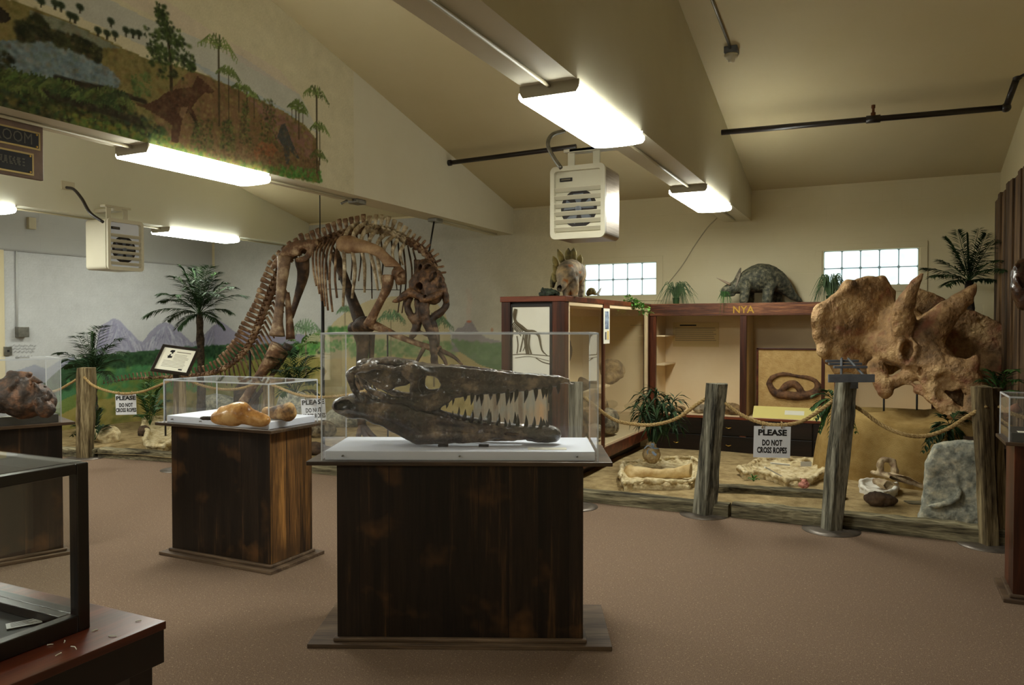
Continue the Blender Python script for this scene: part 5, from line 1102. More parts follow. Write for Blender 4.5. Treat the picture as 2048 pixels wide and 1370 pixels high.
# burlap covered mound
V = []; F = []; n, m_ = 72, 26; ctr = np.array((-.18, 8.45)); r2 = random.Random(8)
for j in range(m_ + 1):
    f = j / m_
    for i in range(n):
        a = 2 * PI * i / n; rx = (1.02 - .13 * f ** 2) * (1 + .025 * math.sin(a * 9 + f * 2) + .02 * math.sin(a * 17)); ry = (.62 - .1 * f ** 2) * (1 + .03 * math.sin(a * 7))
        k = 1 if f < .72 else math.cos((f - .72) / .28 * PI / 2) ** .5 if f < 1 else 0.02
        z = .05 + .62 * min(f / .72, 1) + .05 * max(0, (f - .72) / .28) + (.03 * math.sin(a * 5 + 1) if f > .6 else 0)
        V.append((min(.42 + rx * k * math.cos(a), 1.12), min(8.42 + ry * k * math.sin(a), 9.17), z))
for j in range(m_):
    for i in range(n): F.append((j * n + i, j * n + (i + 1) % n, (j + 1) * n + (i + 1) % n, (j + 1) * n + i))
F.append(tuple(m_ * n + i for i in range(n))); o = MB().add(V, F).build('burlap_mound', m_mound, smooth=True); tag(o, 'ochre burlap covered mound under the big horned skull', 'mound')
# left part of the bed
for k, (lab, px, py, r, m) in enumerate((('pale plaster block near the foot of the palm-side post', 212, 880, (.28, .2, .14), m_plaster), ('dark brown stone beside the shell-shaped plaster jacket', 288, 868, (.1, .1, .1), m_rkd), ('grey boulder behind the low case, left of the yellowish post', 440, 826, (.5, .3, .22), m_slab), ('brown fossil rock behind the low case beside the yellowish post', 492, 830, (.24, .2, .4), m_rkd),
        ('grey stone behind the white rope sign of the low case', 600, 845, (.5, .3, .3), m_slab), ('mottled stone between the two middle pedestals', 640, 870, (.3, .2, .16), m_rk2), ('low brown stone at the sand edge between the pedestals', 634, 906, (.22, .15, .1), m_rkd), ('grey boulder seen low through the large case', 700, 850, (.4, .3, .22), m_slab))):
    p = gz(px, py, .1); p[2] = .06 + r[2] * .75; rock(lab, p, r, m, 40 + k, 'rock' if m is not m_plaster else 'plaster jacket', vox=max(r) / 22, amp=.08)
t, P, c = jacket('cream shell-shaped plaster jacket with a wavy rim, left of the plank pedestal', [(288, 838), (310, 834), (345, 838), (350, 880), (325, 893), (298, 890), (290, 878), (296, 862), (286, 852)], .16, .035, seed=7)
# ---------------------------------------------------------------- mounted skeleton
m_sk = mk('brown_bone_cast', L(54, 40, 28), L(204, 178, 142), scale=9, rough=.65, bump=.6, bscale=45, c3=L(118, 84, 56), st=(1, 1, 1), lo=.3, hi=.72)
m_skd = mk('dark_bone_cast', L(38, 28, 21), L(122, 94, 68), scale=7, rough=.6, bump=.6, bscale=45, c3=L(66, 47, 33))
m_skp = mk('pale_rib_bone', L(112, 92, 68), L(228, 214, 184), scale=10, rough=.65, bump=.5, bscale=60, c3=L(172, 152, 120))
m_skr = mk('reddish_skull_bone', L(44, 30, 20), L(134, 98, 66), scale=11, rough=.55, bump=.9, bscale=45, c3=L(84, 58, 38))
root = at(560, 900, 9.45); t = thing('dinosaur_skeleton', 'huge mounted dinosaur skeleton arching over the sand with its head lowered', 'skeleton', (root[0], root[1], .06))
PA = [(208, 766, 206, 760, 10.4, .012), (260, 758, 256, 748, 10.3, .018), (320, 755, 314, 742, 10.2, .024), (380, 752, 372, 736, 10.05, .03), (420, 747, 410, 729, 9.95, .034), (455, 733, 438, 712, 9.85, .038), (484, 710, 458, 690, 9.8, .042),
      (504, 682, 473, 668, 9.75, .046), (515, 658, 484, 646, 9.7, .05), (525, 634, 496, 621, 9.66, .052), (535, 608, 508, 597, 9.63, .055), (546, 580, 519, 568, 9.6, .058), (557, 554, 529, 540, 9.58, .06), (569, 531, 545, 511, 9.56, .062),
      (586, 511, 567, 492, 9.55, .065), (606, 500, 591, 473, 9.55, .065), (630, 492, 617, 464, 9.55, .062), (654, 482, 646, 453, 9.53, .06), (681, 471, 673, 440, 9.5, .058), (708, 464, 704, 431, 9.46, .058), (735, 460, 736, 430, 9.42, .058),
      (762, 461, 766, 431, 9.37, .058), (788, 468, 796, 441, 9.32, .056), (810, 480, 821, 459, 9.28, .055), (831, 492, 844, 475, 9.2, .053), (848, 505, 863, 492, 9.12, .05), (860, 519, 878, 509, 9.04, .048), (867, 534, 888, 529, 8.98, .045), (868, 548, 893, 547, 8.93, .042)]
A = spl(PA, 20); seg = np.hypot(np.diff(A[:, 0]), np.diff(A[:, 1])); cum = np.r_[0, np.cumsum(seg)]
u = 0; VS = []
while u < cum[-1]:
    row = np.array([np.interp(u, cum, A[:, k]) for k in range(6)]); VS.append(row); u += 6.5 + 3.8 * min(row[5] / .05, 1.25)
pos = [at(r[0], r[1], r[4]) for r in VS]; tip = [at(r[2], r[3], r[4]) for r in VS]; rv = random.Random(5)
for i, (r, p, q) in enumerate(zip(VS, pos, tip)):
    T = nrm(pos[min(i + 1, len(pos) - 1)] - pos[max(i - 1, 0)]); up = q - p; sl = np.linalg.norm(up) * rv.uniform(.92, 1.06); up = nrm(up); sd_ = nrm(np.cross(T, up)); up = np.cross(sd_, T) * .6 + up * .4; up = nrm(up); c = r[5]; b = MB(); hl = c * .72
    b.tube([p - T * hl, p - T * hl * .5, p, p + T * hl * .5, p + T * hl], [c * .95, c * .72, c * .62, c * .72, c * .95], 10, side=up)
    w0 = min(c * .55, .03); front = r[0] > 806
    b.tube([p + up * c * .5, p + up * sl * .45, p + up * sl * .85, p + up * sl * 1.0], [w0 * .8, w0 * .7, w0 * (1.15 if not front else .7), w0 * (1.0 if not front else .5)], 8, side=sd_, flat=.42)
    for s_ in (-1, 1):
        e = p + sd_ * s_ * c * (2.0 if r[0] > 480 else 1.4) + up * c * .55; b.tube([p + sd_ * s_ * c * .4 + up * c * .3, e], [c * .34, c * .16], 6); b.tube([p + up * c * .9 + sd_ * s_ * c * .2, p + up * c * 1.0 + sd_ * s_ * c * .45 + T * hl * 1.5], [c * .22, c * .1], 5)
    if r[0] < 556 and c > .026:
        ln = sl * (1.0 if r[0] < 440 else 1.25); dn = nrm(-up * .8 + np.array((0, 0, -.5)) - T * .25)
        for s_ in (-1, 1): b.tube([p - up * c * .8 + sd_ * s_ * c * .45, p - up * c * .8 + dn * ln * .45, p - up * c * .8 + dn * ln], [c * .22, c * .24, c * .16], 6)
    b.build('vertebra', m_sk if r[0] < 735 else m_skp if r[0] < 812 else m_sk, t, smooth=True)
def bone(name, P, rad, m=m_sk, flat=1, n=5, seg=14, side=None):
    return MB().tube([at(*p) for p in P], rad, seg, n=n, flat=flat, side=side, jit=.03, rnd=rv).build(name, m, t, smooth=True)
nr = [((634, 490), (626, 505), (627, 540), (633, 572)), ((642, 487), (633, 505), (634, 550), (639, 588)), ((650, 484), (640, 505), (640, 555), (644, 602)), ((658, 481), (647, 505), (645, 555), (650, 613)), ((666, 478), (654, 505), (651, 560), (656, 621)), ((675, 474), (663, 500), (659, 560), (665, 624)), ((690, 466), (675, 490), (670, 550), (674, 596)),
      ((718, 445), (698, 458), (688, 485), (689, 540), (686, 613)), ((735, 444), (713, 459), (704, 488), (710, 540), (704, 597)), ((752, 446), (731, 460), (722, 488), (729, 530), (729, 585)), ((768, 453), (747, 466), (738, 492), (748, 535), (756, 581)), ((781, 463), (762, 476), (754, 498), (760, 545), (768, 592)), ((792, 469), (776, 482), (768, 500), (774, 528)), ((804, 476), (794, 482), (785, 502), (788, 524)), ((815, 484), (806, 492), (800, 510), (806, 530))]
for i, P in enumerate(nr):
    n_ = len(P); Q = [(x, y, 9.45 - .36 * math.sin(min(k / (n_ - 1) * 1.5, 1) * PI / 2)) for k, (x, y) in enumerate(P)]
    bone('rib', Q, [.02] + [.031 if i > 6 else .022] * (n_ - 2) + [.02], m_skp if i > 6 else m_sk, flat=.6)
fr = [((640, 490), (652, 520), (656, 560)), ((662, 484), (676, 520), (678, 560)), ((690, 474), (704, 510), (702, 560)), ((712, 468), (722, 510), (717, 562)), ((736, 464), (742, 520), (744, 597)), ((760, 466), (766, 520), (763, 560)), ((782, 474), (788, 530), (794, 580)), ((796, 482), (802, 560), (796, 625)), ((806, 486), (812, 560), (804, 626)), ((816, 492), (824, 550), (811, 625)), ((826, 498), (834, 540), (823, 590))]
for i, P in enumerate(fr): bone('rib', [(P[0][0], P[0][1], 9.5), (P[1][0], P[1][1], 9.9), (P[2][0], P[2][1], 9.85)], [.018, .019, .013], m_skd, flat=.6)
# shoulder, forelimbs
s = Sdf(at(672, 500, 9.1) - .2, at(815, 480, 8.9) + .42, .011)
s.path([at(690, 488, 9.12), at(705, 490, 9.1), at(732, 494, 9.06), at(756, 503, 9.02), at(774, 520, 8.98), at(790, 540, 8.95)], [.105, .095, .066, .06, .06, .085], .02, sq=(_F, .65))
s.noise(.003, .08, 3); s.build('shoulder_blade', mk('scapula_bone', L(120, 84, 56), L(190, 158, 118), scale=5, rough=.6, bump=.4), t)
s = Sdf(at(770, 590, 8.9) - .15, at(825, 530, 8.9) + .2, .01); s.ell(at(797, 547, 8.92), (.09, .06, .08), .02).ell(at(803, 553, 8.86), (.05, .05, .05), .01, True).ell(at(800, 562, 8.9), (.06, .05, .045), .02).path([at(806, 548, 8.9), at(808, 565, 8.9)], .025, .01).noise(.008, .05, 4); s.build('coracoid', m_sk, t)
bone('humerus', [(776, 552, 8.92), (774, 575, 8.9), (762, 600, 8.9), (748, 628, 8.92), (738, 650, 8.95)], [.075, .06, .045, .05, .07], m_sk)
bone('humerus', [(836, 520, 9.35), (834, 560, 9.4), (838, 600, 9.4)], [.05, .035, .045], m_skd)
bone('forearm', [(742, 648, 8.98), (770, 660, 8.95), (800, 674, 8.9), (850, 692, 8.85), (880, 700, 8.8)], [.06, .045, .035, .035, .05], m_sk); bone('forearm', [(716, 658, 9.3), (728, 648, 9.2), (744, 652, 9.1)], [.09, .1, .07], m_skd)
bone('hand_bone', [(878, 700, 8.8), (905, 712, 8.75), (925, 730, 8.7)], [.03, .022, .012], m_skd); bone('hand_bone', [(876, 702, 8.8), (890, 722, 8.75), (895, 745, 8.7)], [.03, .022, .012], m_skd); bone('hand_bone', [(850, 692, 8.85), (838, 715, 8.8), (828, 735, 8.75)], [.028, .02, .012], m_skd)
# hips and hind limbs
s = Sdf(at(530, 560, 9.5) - .25, at(640, 480, 9.2) + .4, .012)
s.path([at(545, 534, 9.36), at(566, 512, 9.34), at(590, 497, 9.32), (at(628, 488, 9.32))], [.035, .055, .085, .06], .02, sq=(_F, .4)); s.ell(at(606, 505, 9.3), (.045, .08, .05), .01, True); s.path([at(596, 520, 9.32), at(612, 516, 9.32), at(622, 500, 9.32)], .03, .02, sq=(_F, .5)); s.noise(.007, .06, 6); s.build('pelvis', m_sk, t)
bone('femur', [(569, 514, 9.3), (566, 545, 9.28), (561, 590, 9.26), (556, 640, 9.24), (554, 672, 9.22)], [.085, .07, .055, .06, .095], mk('femur_bone', L(70, 46, 30), L(196, 172, 138), scale=6, rough=.55, bump=.6, bscale=40, c3=L(132, 104, 78)), n=6)
bone('ischium', [(604, 518, 9.4), (606, 550, 9.45), (596, 590, 9.5), (582, 636, 9.5)], [.09, .07, .045, .03], m_skd); bone('pubis', [(574, 585, 9.36), (578, 630, 9.34), (581, 678, 9.32)], [.03, .04, .055], m_sk)
bone('tibia', [(560, 694, 9.24), (548, 712, 9.25), (524, 745, 9.28), (500, 782, 9.3), (482, 812, 9.32)], [.125, .10, .062, .05, .06], m_sk, n=6); bone('fibula', [(577, 690, 9.3), (560, 725, 9.32), (530, 770, 9.34), (500, 812, 9.36)], [.06, .035, .025, .03], m_skd)
for k, (dx, dd) in enumerate(((0, 0), (12, -.05), (-12, .05))):
    bone('metatarsal', [(484 + dx * .4, 812, 9.3 + dd), (490 + dx * .7, 845, 9.25 + dd), (500 + dx, 872, 9.2 + dd)], [.035, .028, .035], m_skd); bone('toe_bone', [(500 + dx, 874, 9.2 + dd), (516 + dx * 2, 886, 9.08 + dd), (534 + dx * 2.4, 895, 8.98 + dd), (546 + dx * 2.5, 901, 8.93 + dd)], [.035, .028, .022, .008], m_skd)
bone('femur', [(668, 505, 9.85), (684, 545, 9.85), (704, 598, 9.8), (722, 648, 9.7)], [.07, .06, .065, .09], m_skd); MB().ell(at(710, 657, 9.72), (.1, .09, .09), 14).build('kneecap', m_skd, t, smooth=True)
bone('tibia', [(722, 662, 9.7), (726, 690, 9.72), (722, 740, 9.75), (718, 800, 9.75), (724, 850, 9.7)], [.11, .085, .065, .05, .055], m_skd); bone('fibula', [(744, 668, 9.72), (742, 730, 9.75), (734, 830, 9.75)], [.04, .03, .025], m_skd)
for dx in (-14, 2, 18): bone('toe_bone', [(724, 850, 9.7), (730 + dx, 874, 9.6), (740 + dx * 2, 888, 9.45)], [.045, .03, .01], m_skd)
# head
s = Sdf(at(785, 680, 8.8) - np.array((.15, .2, .12)), at(900, 510, 8.8) + np.array((.15, .3, .1)), .0095); H = lambda x, y, d=8.75: at(x, y, d)
s.path([H(850, 532, 8.88), H(856, 552, 8.82), H(862, 575, 8.76), H(866, 592, 8.72)], [.085, .115, .135, .10], .03); s.path([H(836, 545), H(828, 566), H(830, 588)], [.03, .05, .05], .02)
s.path([H(786, 603, 8.72), H(800, 598, 8.7), (H(818, 586, 8.68)), H(840, 592, 8.66), H(856, 597, 8.65)], [.012, .03, .05, .035, .03], .015); s.path([H(876, 545), H(886, 570, 8.7), H(893, 602, 8.7)], [.035, .035, .03], .015); s.path([H(845, 600, 8.66), H(862, 594, 8.62), H(880, 588, 8.64)], [.035, .04, .03], .015)
for x, y, d, a, b in ((843, 535, 8.8, .034, .034), (857, 535, 8.8, .03, .034), (869, 556, 8.72, .03, .075), (840, 572, 8.7, .05, .045), (884, 568, 8.72, .02, .075), (852, 612, 8.62, .03, .03), (848, 592, 8.6, .02, .02)): s.ell(H(x, y, d), (a, .15, b), .006, True)
s.noise(.008, .05, 7, 3); s.build('skull', m_skr, t)
s = Sdf(at(785, 760, 8.8) - np.array((.1, .2, .05)), at(900, 590, 8.8) + np.array((.15, .3, .1)), .0095)
s.path([H(820, 592), H(814, 612), H(822, 632), H(832, 646)], [.04, .035, .04, .035], .015); s.path([H(834, 600), H(838, 625), H(833, 655), H(824, 672)], [.03, .04, .045, .035], .015); s.path([H(850, 598, 8.7), H(848, 622, 8.7), H(853, 645, 8.7), H(864, 675, 8.7), H(868, 715, 8.7), H(870, 742, 8.72)], [.05, .055, .045, .04, .04, .03], .02)
s.path([H(890, 590), H(893, 608), H(884, 622), H(868, 634), H(858, 642)], [.035, .032, .04, .04, .03], .015); s.path([H(866, 640), H(872, 668), H(874, 690)], [.035, .035, .03], .015); s.path([H(838, 664), H(850, 668), H(862, 672)], .02, .01); s.noise(.007, .05, 8, 3); s.build('lower_jaw', m_skd, t)
# hangers and props
def rod(a, b, r, m=m_rod): MB().tube([a, b], r, 8).build('support_rod', m, t, smooth=True)
p = at(640, 468, 9.53); rod(p, (p[0], p[1], zc(p[1])), .007); p = at(857, 512, 9.1); rod(p, (-4.86, 7.95, BZ), .011); p = at(645, 580, 9.4); rod(p, (p[0], p[1], .05), .022); rod(at(775, 660, 9.3), (at(775, 660, 9.3)[0], at(775, 660, 9.3)[1], .05), .01); p = at(500, 700, 9.76); rod(p, (p[0], p[1], .05), .014); p = at(330, 756, 10.15); rod(p, (p[0], p[1], .05), .012); rod(at(640, 578, 9.25), at(800, 580, 9.3), .004)

# ---------------------------------------------------------------- great horned skull on the mound
m_tri = mk('ochre_skull_cast', L(92, 68, 44), L(218, 184, 134), scale=5, rough=.7, bump=1, bscale=30, bd=.03, c3=L(164, 128, 86), lo=.3, hi=.7, speck=(6, L(136, 84, 58), .56, .74))
s = Sdf((-.62, 6.3, .4), (1.03, 9.1, 2.2), .0135); G = at
def pl(pts, d0, d1, x0, x1, th, bow=0.0, rnd=.03):
    a = at(x0, 654, d0); b = at(x1, 654, d1); ux = nrm(b - a); nz_ = np.cross(ux, _Z); P = []
    for x, y in pts:
        r = ray(x, y); tt_ = ((a - _C) @ nz_) / (r @ nz_); w_ = _C + r * tt_; P.append(((w_ - a) @ ux, (w_ - a) @ _Z))
    cc = np.mean(P, axis=0); s.poly(P, a, ux, _Z, th, .03, rnd=rnd, bend=(lambda x, y: bow * (((x - cc[0]) ** 2 + (y - cc[1]) ** 2))) if bow else None)
left = [(1631, 640), (1632, 671), (1644, 703), (1658, 726), (1676, 740), (1697, 744), (1723, 748), (1752, 748), (1790, 750), (1830, 720), (1830, 660), (1800, 625), (1790, 600), (1793, 583), (1781, 568), (1764, 560), (1740, 552), (1717, 560), (1696, 569), (1673, 586), (1651, 604), (1638, 621)]
right_ = [(1800, 600), (1834, 577), (1863, 586), (1886, 596), (1905, 612), (1930, 616), (1965, 628), (1994, 642), (2016, 658), (2018, 676), (2004, 695), (2008, 712), (2008, 745), (1991, 758), (1971, 776), (1952, 778), (1930, 760), (1850, 720), (1800, 680)]
pl(left, 7.62, 7.72, 1640, 1800, .05, -.18); pl(right_, 7.8, 7.42, 1800, 2015, .05, .25)
for x, y in left[:8:2] + left[15::3]: s.ell(G(x, y, 7.64 + (x - 1640) / 1600), (.05, .04, .05), .08)
s.path([G(1800, 640, 7.6), G(1822, 680, 7.45), G(1850, 715, 7.3), G(1880, 740, 7.15), G(1915, 755, 7.02)], [.17, .2, .19, .15, .12], .06); s.path([G(1760, 690, 7.62), G(1800, 700, 7.45)], [.13, .15], .07)
s.path([G(1905, 735, 7.05), G(1930, 745, 6.98), G(1946, 770, 6.93), G(1952, 805, 6.9), G(1940, 846, 6.88)], [.10, .09, .08, .08, .05], .03); s.path([G(1855, 750, 7.2), G(1868, 785, 7.1), G(1895, 815, 7.0), G(1930, 838, 6.92)], [.07, .06, .07, .05], .03)
s.poly([((x - 1900) * .0046, (654 - y) * .0046) for x, y in ((1868, 748), (1935, 748), (1950, 810), (1930, 838), (1895, 820), (1868, 785))], _C + ray(1900, 654) * 7.12, _R, _Z, .03, .02)
s.ell(G(1893, 776, 6.93), (.115, .13, .15), .012, True); s.path([G(1912, 790, 7.0), G(1922, 780, 7.0), G(1932, 772, 7.0)], [.03, .035, .02], .01, cut=True); s.ell(G(1932, 790, 6.9), (.02, .06, .02), .01, True)
s.path([G(1918, 742, 7.0), G(1938, 735, 6.95), G(1950, 724, 6.92), G(1954, 714, 6.91)], [.09, .06, .03, .01], .03)
s.path([G(1750, 735, 7.55), G(1762, 760, 7.45), G(1768, 782, 7.42)], [.08, .07, .055], .04); s.path([G(1850, 735, 7.25), G(1815, 752, 7.35), G(1780, 768, 7.4), G(1768, 785, 7.4)], [.09, .06, .05, .055], .03); s.ell(G(1772, 785, 7.38), (.06, .05, .055), .02)
s.path([G(1820, 772, 7.3), G(1850, 785, 7.2), G(1890, 812, 7.05)], [.035, .045, .04], .03); s.ell(G(1812, 777, 7.3), (.065, .12, .035), .02, True)
s.path([G(1811, 672, 7.36), G(1806, 640, 7.24), G(1810, 610, 7.15), G(1824, 580, 7.05), G(1843, 549, 6.97)], [.12, .10, .08, .05, .012], .025); s.path([G(1850, 672, 7.3), G(1880, 640, 7.22), (G(1910, 612, 7.16)), G(1935, 590, 7.12), G(1950, 571, 7.1)], [.16, .12, .088, .055, .022], .03)
s.path([G(1806, 676, 7.26), G(1800, 700, 7.26), G(1808, 724, 7.24), G(1824, 726, 7.2), G(1832, 700, 7.16), G(1822, 678, 7.2)], .026, .015); s.ell(G(1815, 700, 7.2), (.055, .2, .09), .01, True); s.ell(G(1842, 745, 7.15), (.015, .06, .05), .01, True)
s.path([G(1752, 664, 7.58), G(1728, 685, 7.56), G(1708, 710, 7.54), G(1692, 745, 7.52)], .007, .008, cut=True, n=2); s.path([G(1950, 630, 7.5), G(1975, 660, 7.44), G(1995, 690, 7.4)], .008, .01, cut=True); s.noise(.011, .07, 31, 4)
t = thing('horned_skull', 'huge ochre three-horned skull with a broad frill resting above the burlap mound', 'skull', (.45, 7.6, .6))
s.build('skull', m_tri, t, it=2)
for px in (1768, 1834, 1690): p = at(px, 780, 7.45); MB().tube([(p[0], p[1], .6), (p[0], p[1], p[2] + .02)], .009, 8).build('support_rod', m_rod, t, smooth=True)
# ---------------------------------------------------------------- heaters, pipes, small fittings
def heater(label, c, rz, side_m, face_m):
    t = thing('unit_heater', label, 'heater', c, rz, 'louvred unit heaters hung from the beams'); W_, H_, D_ = .235, .295, .34
    with Loc(t):
        def rr(x, z, r, n=6):
            P = []
            for sx, sz, a0 in ((1, 1, 0), (-1, 1, 90), (-1, -1, 180), (1, -1, 270)):
                for k in range(n + 1): a = math.radians(a0 + 90 * k / n); P.append((sx * (x - r) + r * math.cos(a), sz * (z - r) + r * math.sin(a)))
            return P
        O = rr(W_, H_, .045); I = rr(W_ - .035, H_ - .04, .025)
        MB().prism([(x, .02, z) for x, z in rr(W_ - .006, H_ - .006, .04)], (0, 0, 0), (0, D_, 0)).build('body', side_m, t, bevel=.003)
        n = len(O); V = [(x, 0, z) for x, z in O] + [(x, -.03, z) for x, z in O] + [(x, -.03, z) for x, z in I] + [(x, .015, z) for x, z in I]; F = []
        for k in range(n):
            j = (k + 1) % n
            for a in range(3): F.append((a * n + k, a * n + j, (a + 1) * n + j, (a + 1) * n + k)); 
        MB().add(V, [f[::-1] for f in F]).build('front_frame', m_heat, t, smooth=False)
        MB().prism([(x, .012, z) for x, z in I], (0, 0, 0), (0, .006, 0)).build('face_plate', face_m, t)
        b = MB(); b.tube([(0, .010, -.05), (0, .0115, -.05)], .155, 32); b.build('fan_opening', m_black, t)
        b = MB()
        for k in range(5):
            a = k * 2 * PI / 5; b.add([(0, .006, -.05), (.13 * math.cos(a), .009, -.05 + .13 * math.sin(a)), (.13 * math.cos(a + .7), .003, -.05 + .13 * math.sin(a + .7))], [(0, 1, 2)])
        b.ell((0, .0, -.05), (.03, .012, .03), 12); b.build('fan', m_rack, t)
        for k in range(6):
            z = .105 - k * .064; M = Matrix.Translation((0, -.014, z)) @ Matrix.Rotation(-.75, 4, 'X'); MB().box((-W_ + .036, -.022, -.003), (W_ - .036, .022, .003), M).build('louvre', m_heat, t, bevel=.002)
        bx('badge', -.165, -.055, .004, .012, .175, .205, m_black, t, .002); bx('badge_print', -.15, -.07, .002, .005, .186, .195, m_grey, t, 0)
        for sx in (-1, 1): bx('strap', sx * .11 - .03 * 1, sx * .11 + .03, .12, .125 + .01, H_ - .01, H_ + .16, m_heat, t)
        bx('bracket', -.17, .17, .10, .19, H_ + .14, H_ + .165, m_heat, t)
    return t
hl = heater('beige heater with dark louvres hanging by the far beam, near the pale left wall', (-7.95, 6.12, 2.50), PI / 2, m_heat, m_white)
with Loc(hl): bx('arm', -.05, .05, .1, .46, .40, .44, m_heat, hl)
hr = heater('larger-looking heater with a shiny steel side hanging below the big tube lamp', (-2.22, 5.85, 2.56), 0, m_stain, m_heat)
with Loc(hr): bx('arm', -.12, .46, .1, .19, .43, .46, m_heat, hr)
(MB().tube([at(133, 375, 8.55), at(148, 379, 8.5), at(164, 398, 8.4), at(180, 425, 8.3), at(206, 444, 8.25)], .017, 8, n=8).build('flexible_conduit', m_pipe, hl, smooth=True))
(MB().tube([at(1128, 262, 6.3), at(1104, 270, 6.2), at(1096, 290, 6.15), at(1108, 316, 6.1), at(1122, 336, 6.05)], .017, 8, n=8).build('flexible_conduit', m_steel, hr, smooth=True))
t = thing('wall_box', 'small square switch box on the wall beam beside the flexible conduit', 'switch box', (-8.39, 5.4, 2.95)); 
p = onp(135, 372, 0, -8.40); MB().box((-8.40, p[1] - .08, p[2] - .05), (-8.385, p[1] + .08, p[2] + .05)).build('cover', m_heat, t, bevel=.003)
# sprinkler pipes
def zpipe(x): return 3.5
t = thing('sprinkler_pipe', 'black iron sprinkler pipe crossing below the ceiling by the panelled wall', 'pipe', (-.3, 7.85, 3.48))
P0 = onp(1443, 265, 0, -1.46); P1 = at(2012, 215, 6.75); P2_ = at(2035, 152, 6.6); P3_ = at(2060, 142, 6.3)
MB().tube([P0, P1], .027, 14).build('pipe', m_pipe, t, smooth=True); MB().tube([P1, P2_], .027, 14).build('riser', m_pipe, t, smooth=True); MB().tube([P2_, (1.14, P2_[1] - .1, P2_[2] + .02)], .027, 14).build('pipe', m_pipe, t, smooth=True)
for p in (P1, P2_): MB().ell(p, (.042, .042, .042), 14).build('elbow', m_pipe, t, smooth=True)
pm = P0 + (P1 - P0) * .565; d_ = nrm(P1 - P0); MB().tube([pm - d_ * .06, pm + d_ * .06], .036, 14).build('tee', m_pipe, t, smooth=True); MB().tube([pm, pm + _Z * .06, pm + _Z * .061, pm + _Z * .1, pm + _Z * .101, pm + _Z * .13], [.022, .022, .012, .012, .018, .018], 10).build('sprinkler_head', mk('dull_brass', L(110, 72, 50), rough=.4, metal=.8), t, smooth=True)
t = thing('sprinkler_pipe', 'black iron pipe end running from the mural beam to the next beam', 'pipe', (-3.2, 8, 3.5)); P0 = onp(897, 326, 0, -4.72); P1 = onp(1152, 293, 1, 7.95); P1[0] = min(P1[0], -1.80)
MB().tube([P0, P1], .027, 14).build('pipe', m_pipe, t, smooth=True); MB().tube([P0 - nrm(P1 - P0) * .0, P0 + nrm(P1 - P0) * .04], .036, 14).build('collar', m_pipe, t, smooth=True)
# detector with its conduit on the sloping ceiling
p = onp(1463, 90, 1, 5.3); yv = 5.3
for _ in range(30):
    p = onp(1463, 86, 1, yv); yv += (p[2] < zc(yv)) * .12 - (p[2] > zc(yv)) * .06
p[2] = zc(p[1]); t = thing('smoke_detector', 'small round detector with its conduit on the ceiling near the panelled wall', 'detector', tuple(p))
bx('box', p[0] - .055, p[0] + .055, p[1] - .055, p[1] + .055, p[2] - .045, p[2] + .01, m_rack, t, .004); MB().lathe([(.055, -.045), (.06, -.06), (.045, -.085), (.03, -.09), (.028, -.11), (.005, -.12)], p, 24).build('sensor', m_heat, t, smooth=True)
q = onp(1434, 0, 0, p[0] - .15); MB().tube([(p[0], p[1], p[2] - .02), (p[0] - .05, p[1] - 1.4, zc(p[1] - 1.4) - .02)], .011, 8).build('conduit_pipe', m_steel, t, smooth=True)
tag(MB().tube([onp(1434, 436, 1, 9.8), onp(1415, 455, 1, 9.83), onp(1390, 490, 1, 9.835), onp(1365, 530, 1, 9.835), onp(1336, 567, 1, 9.835)], .006, 6, n=6).build('cable', m_conduit, smooth=True), 'thin slack cable running down the wall between the block windows', 'cable')
t = thing('wall_conduit', 'vertical painted conduit and grey switch box on the pale left wall', 'conduit', (XL, 6.5, 1.5)); p = onp(33, 660, 0, XL); MB().tube([(XL + .015, p[1], 2.57), (XL + .015, p[1], p[2])], .012, 8).build('pipe', m_lwall, t, smooth=True)
p = onp(40, 664, 0, XL); MB().box((XL, p[1] - .07, p[2] - .07), (XL + .09, p[1] + .07, p[2] + .07)).build('switch_box', m_steel, t, bevel=.004)
p = onp(12, 702, 0, XL); t = thing('wall_outlet', 'small grey electrical outlet on the pale left wall beside the pencilled note', 'outlet', tuple(p)); MB().box((XL, p[1] - .05, p[2] - .06), (XL + .05, p[1] + .05, p[2] + .06)).build('box', m_steel, t, bevel=.003); MB().box((XL + .05, p[1] - .015, p[2] - .015), (XL + .052, p[1] + .015, p[2] + .015)).build('socket', m_ink, t)
p = onp(60, 447, 0, XL - .06); t = thing('wall_sensor', 'small beige box high on the left wall under the cut-off tube lamp', 'sensor', tuple(p)); MB().box((XL - .06, p[1] - .05, p[2] - .08), (XL + .0, p[1] + .05, p[2] + .08)).build('housing', m_conduit, t, bevel=.004)
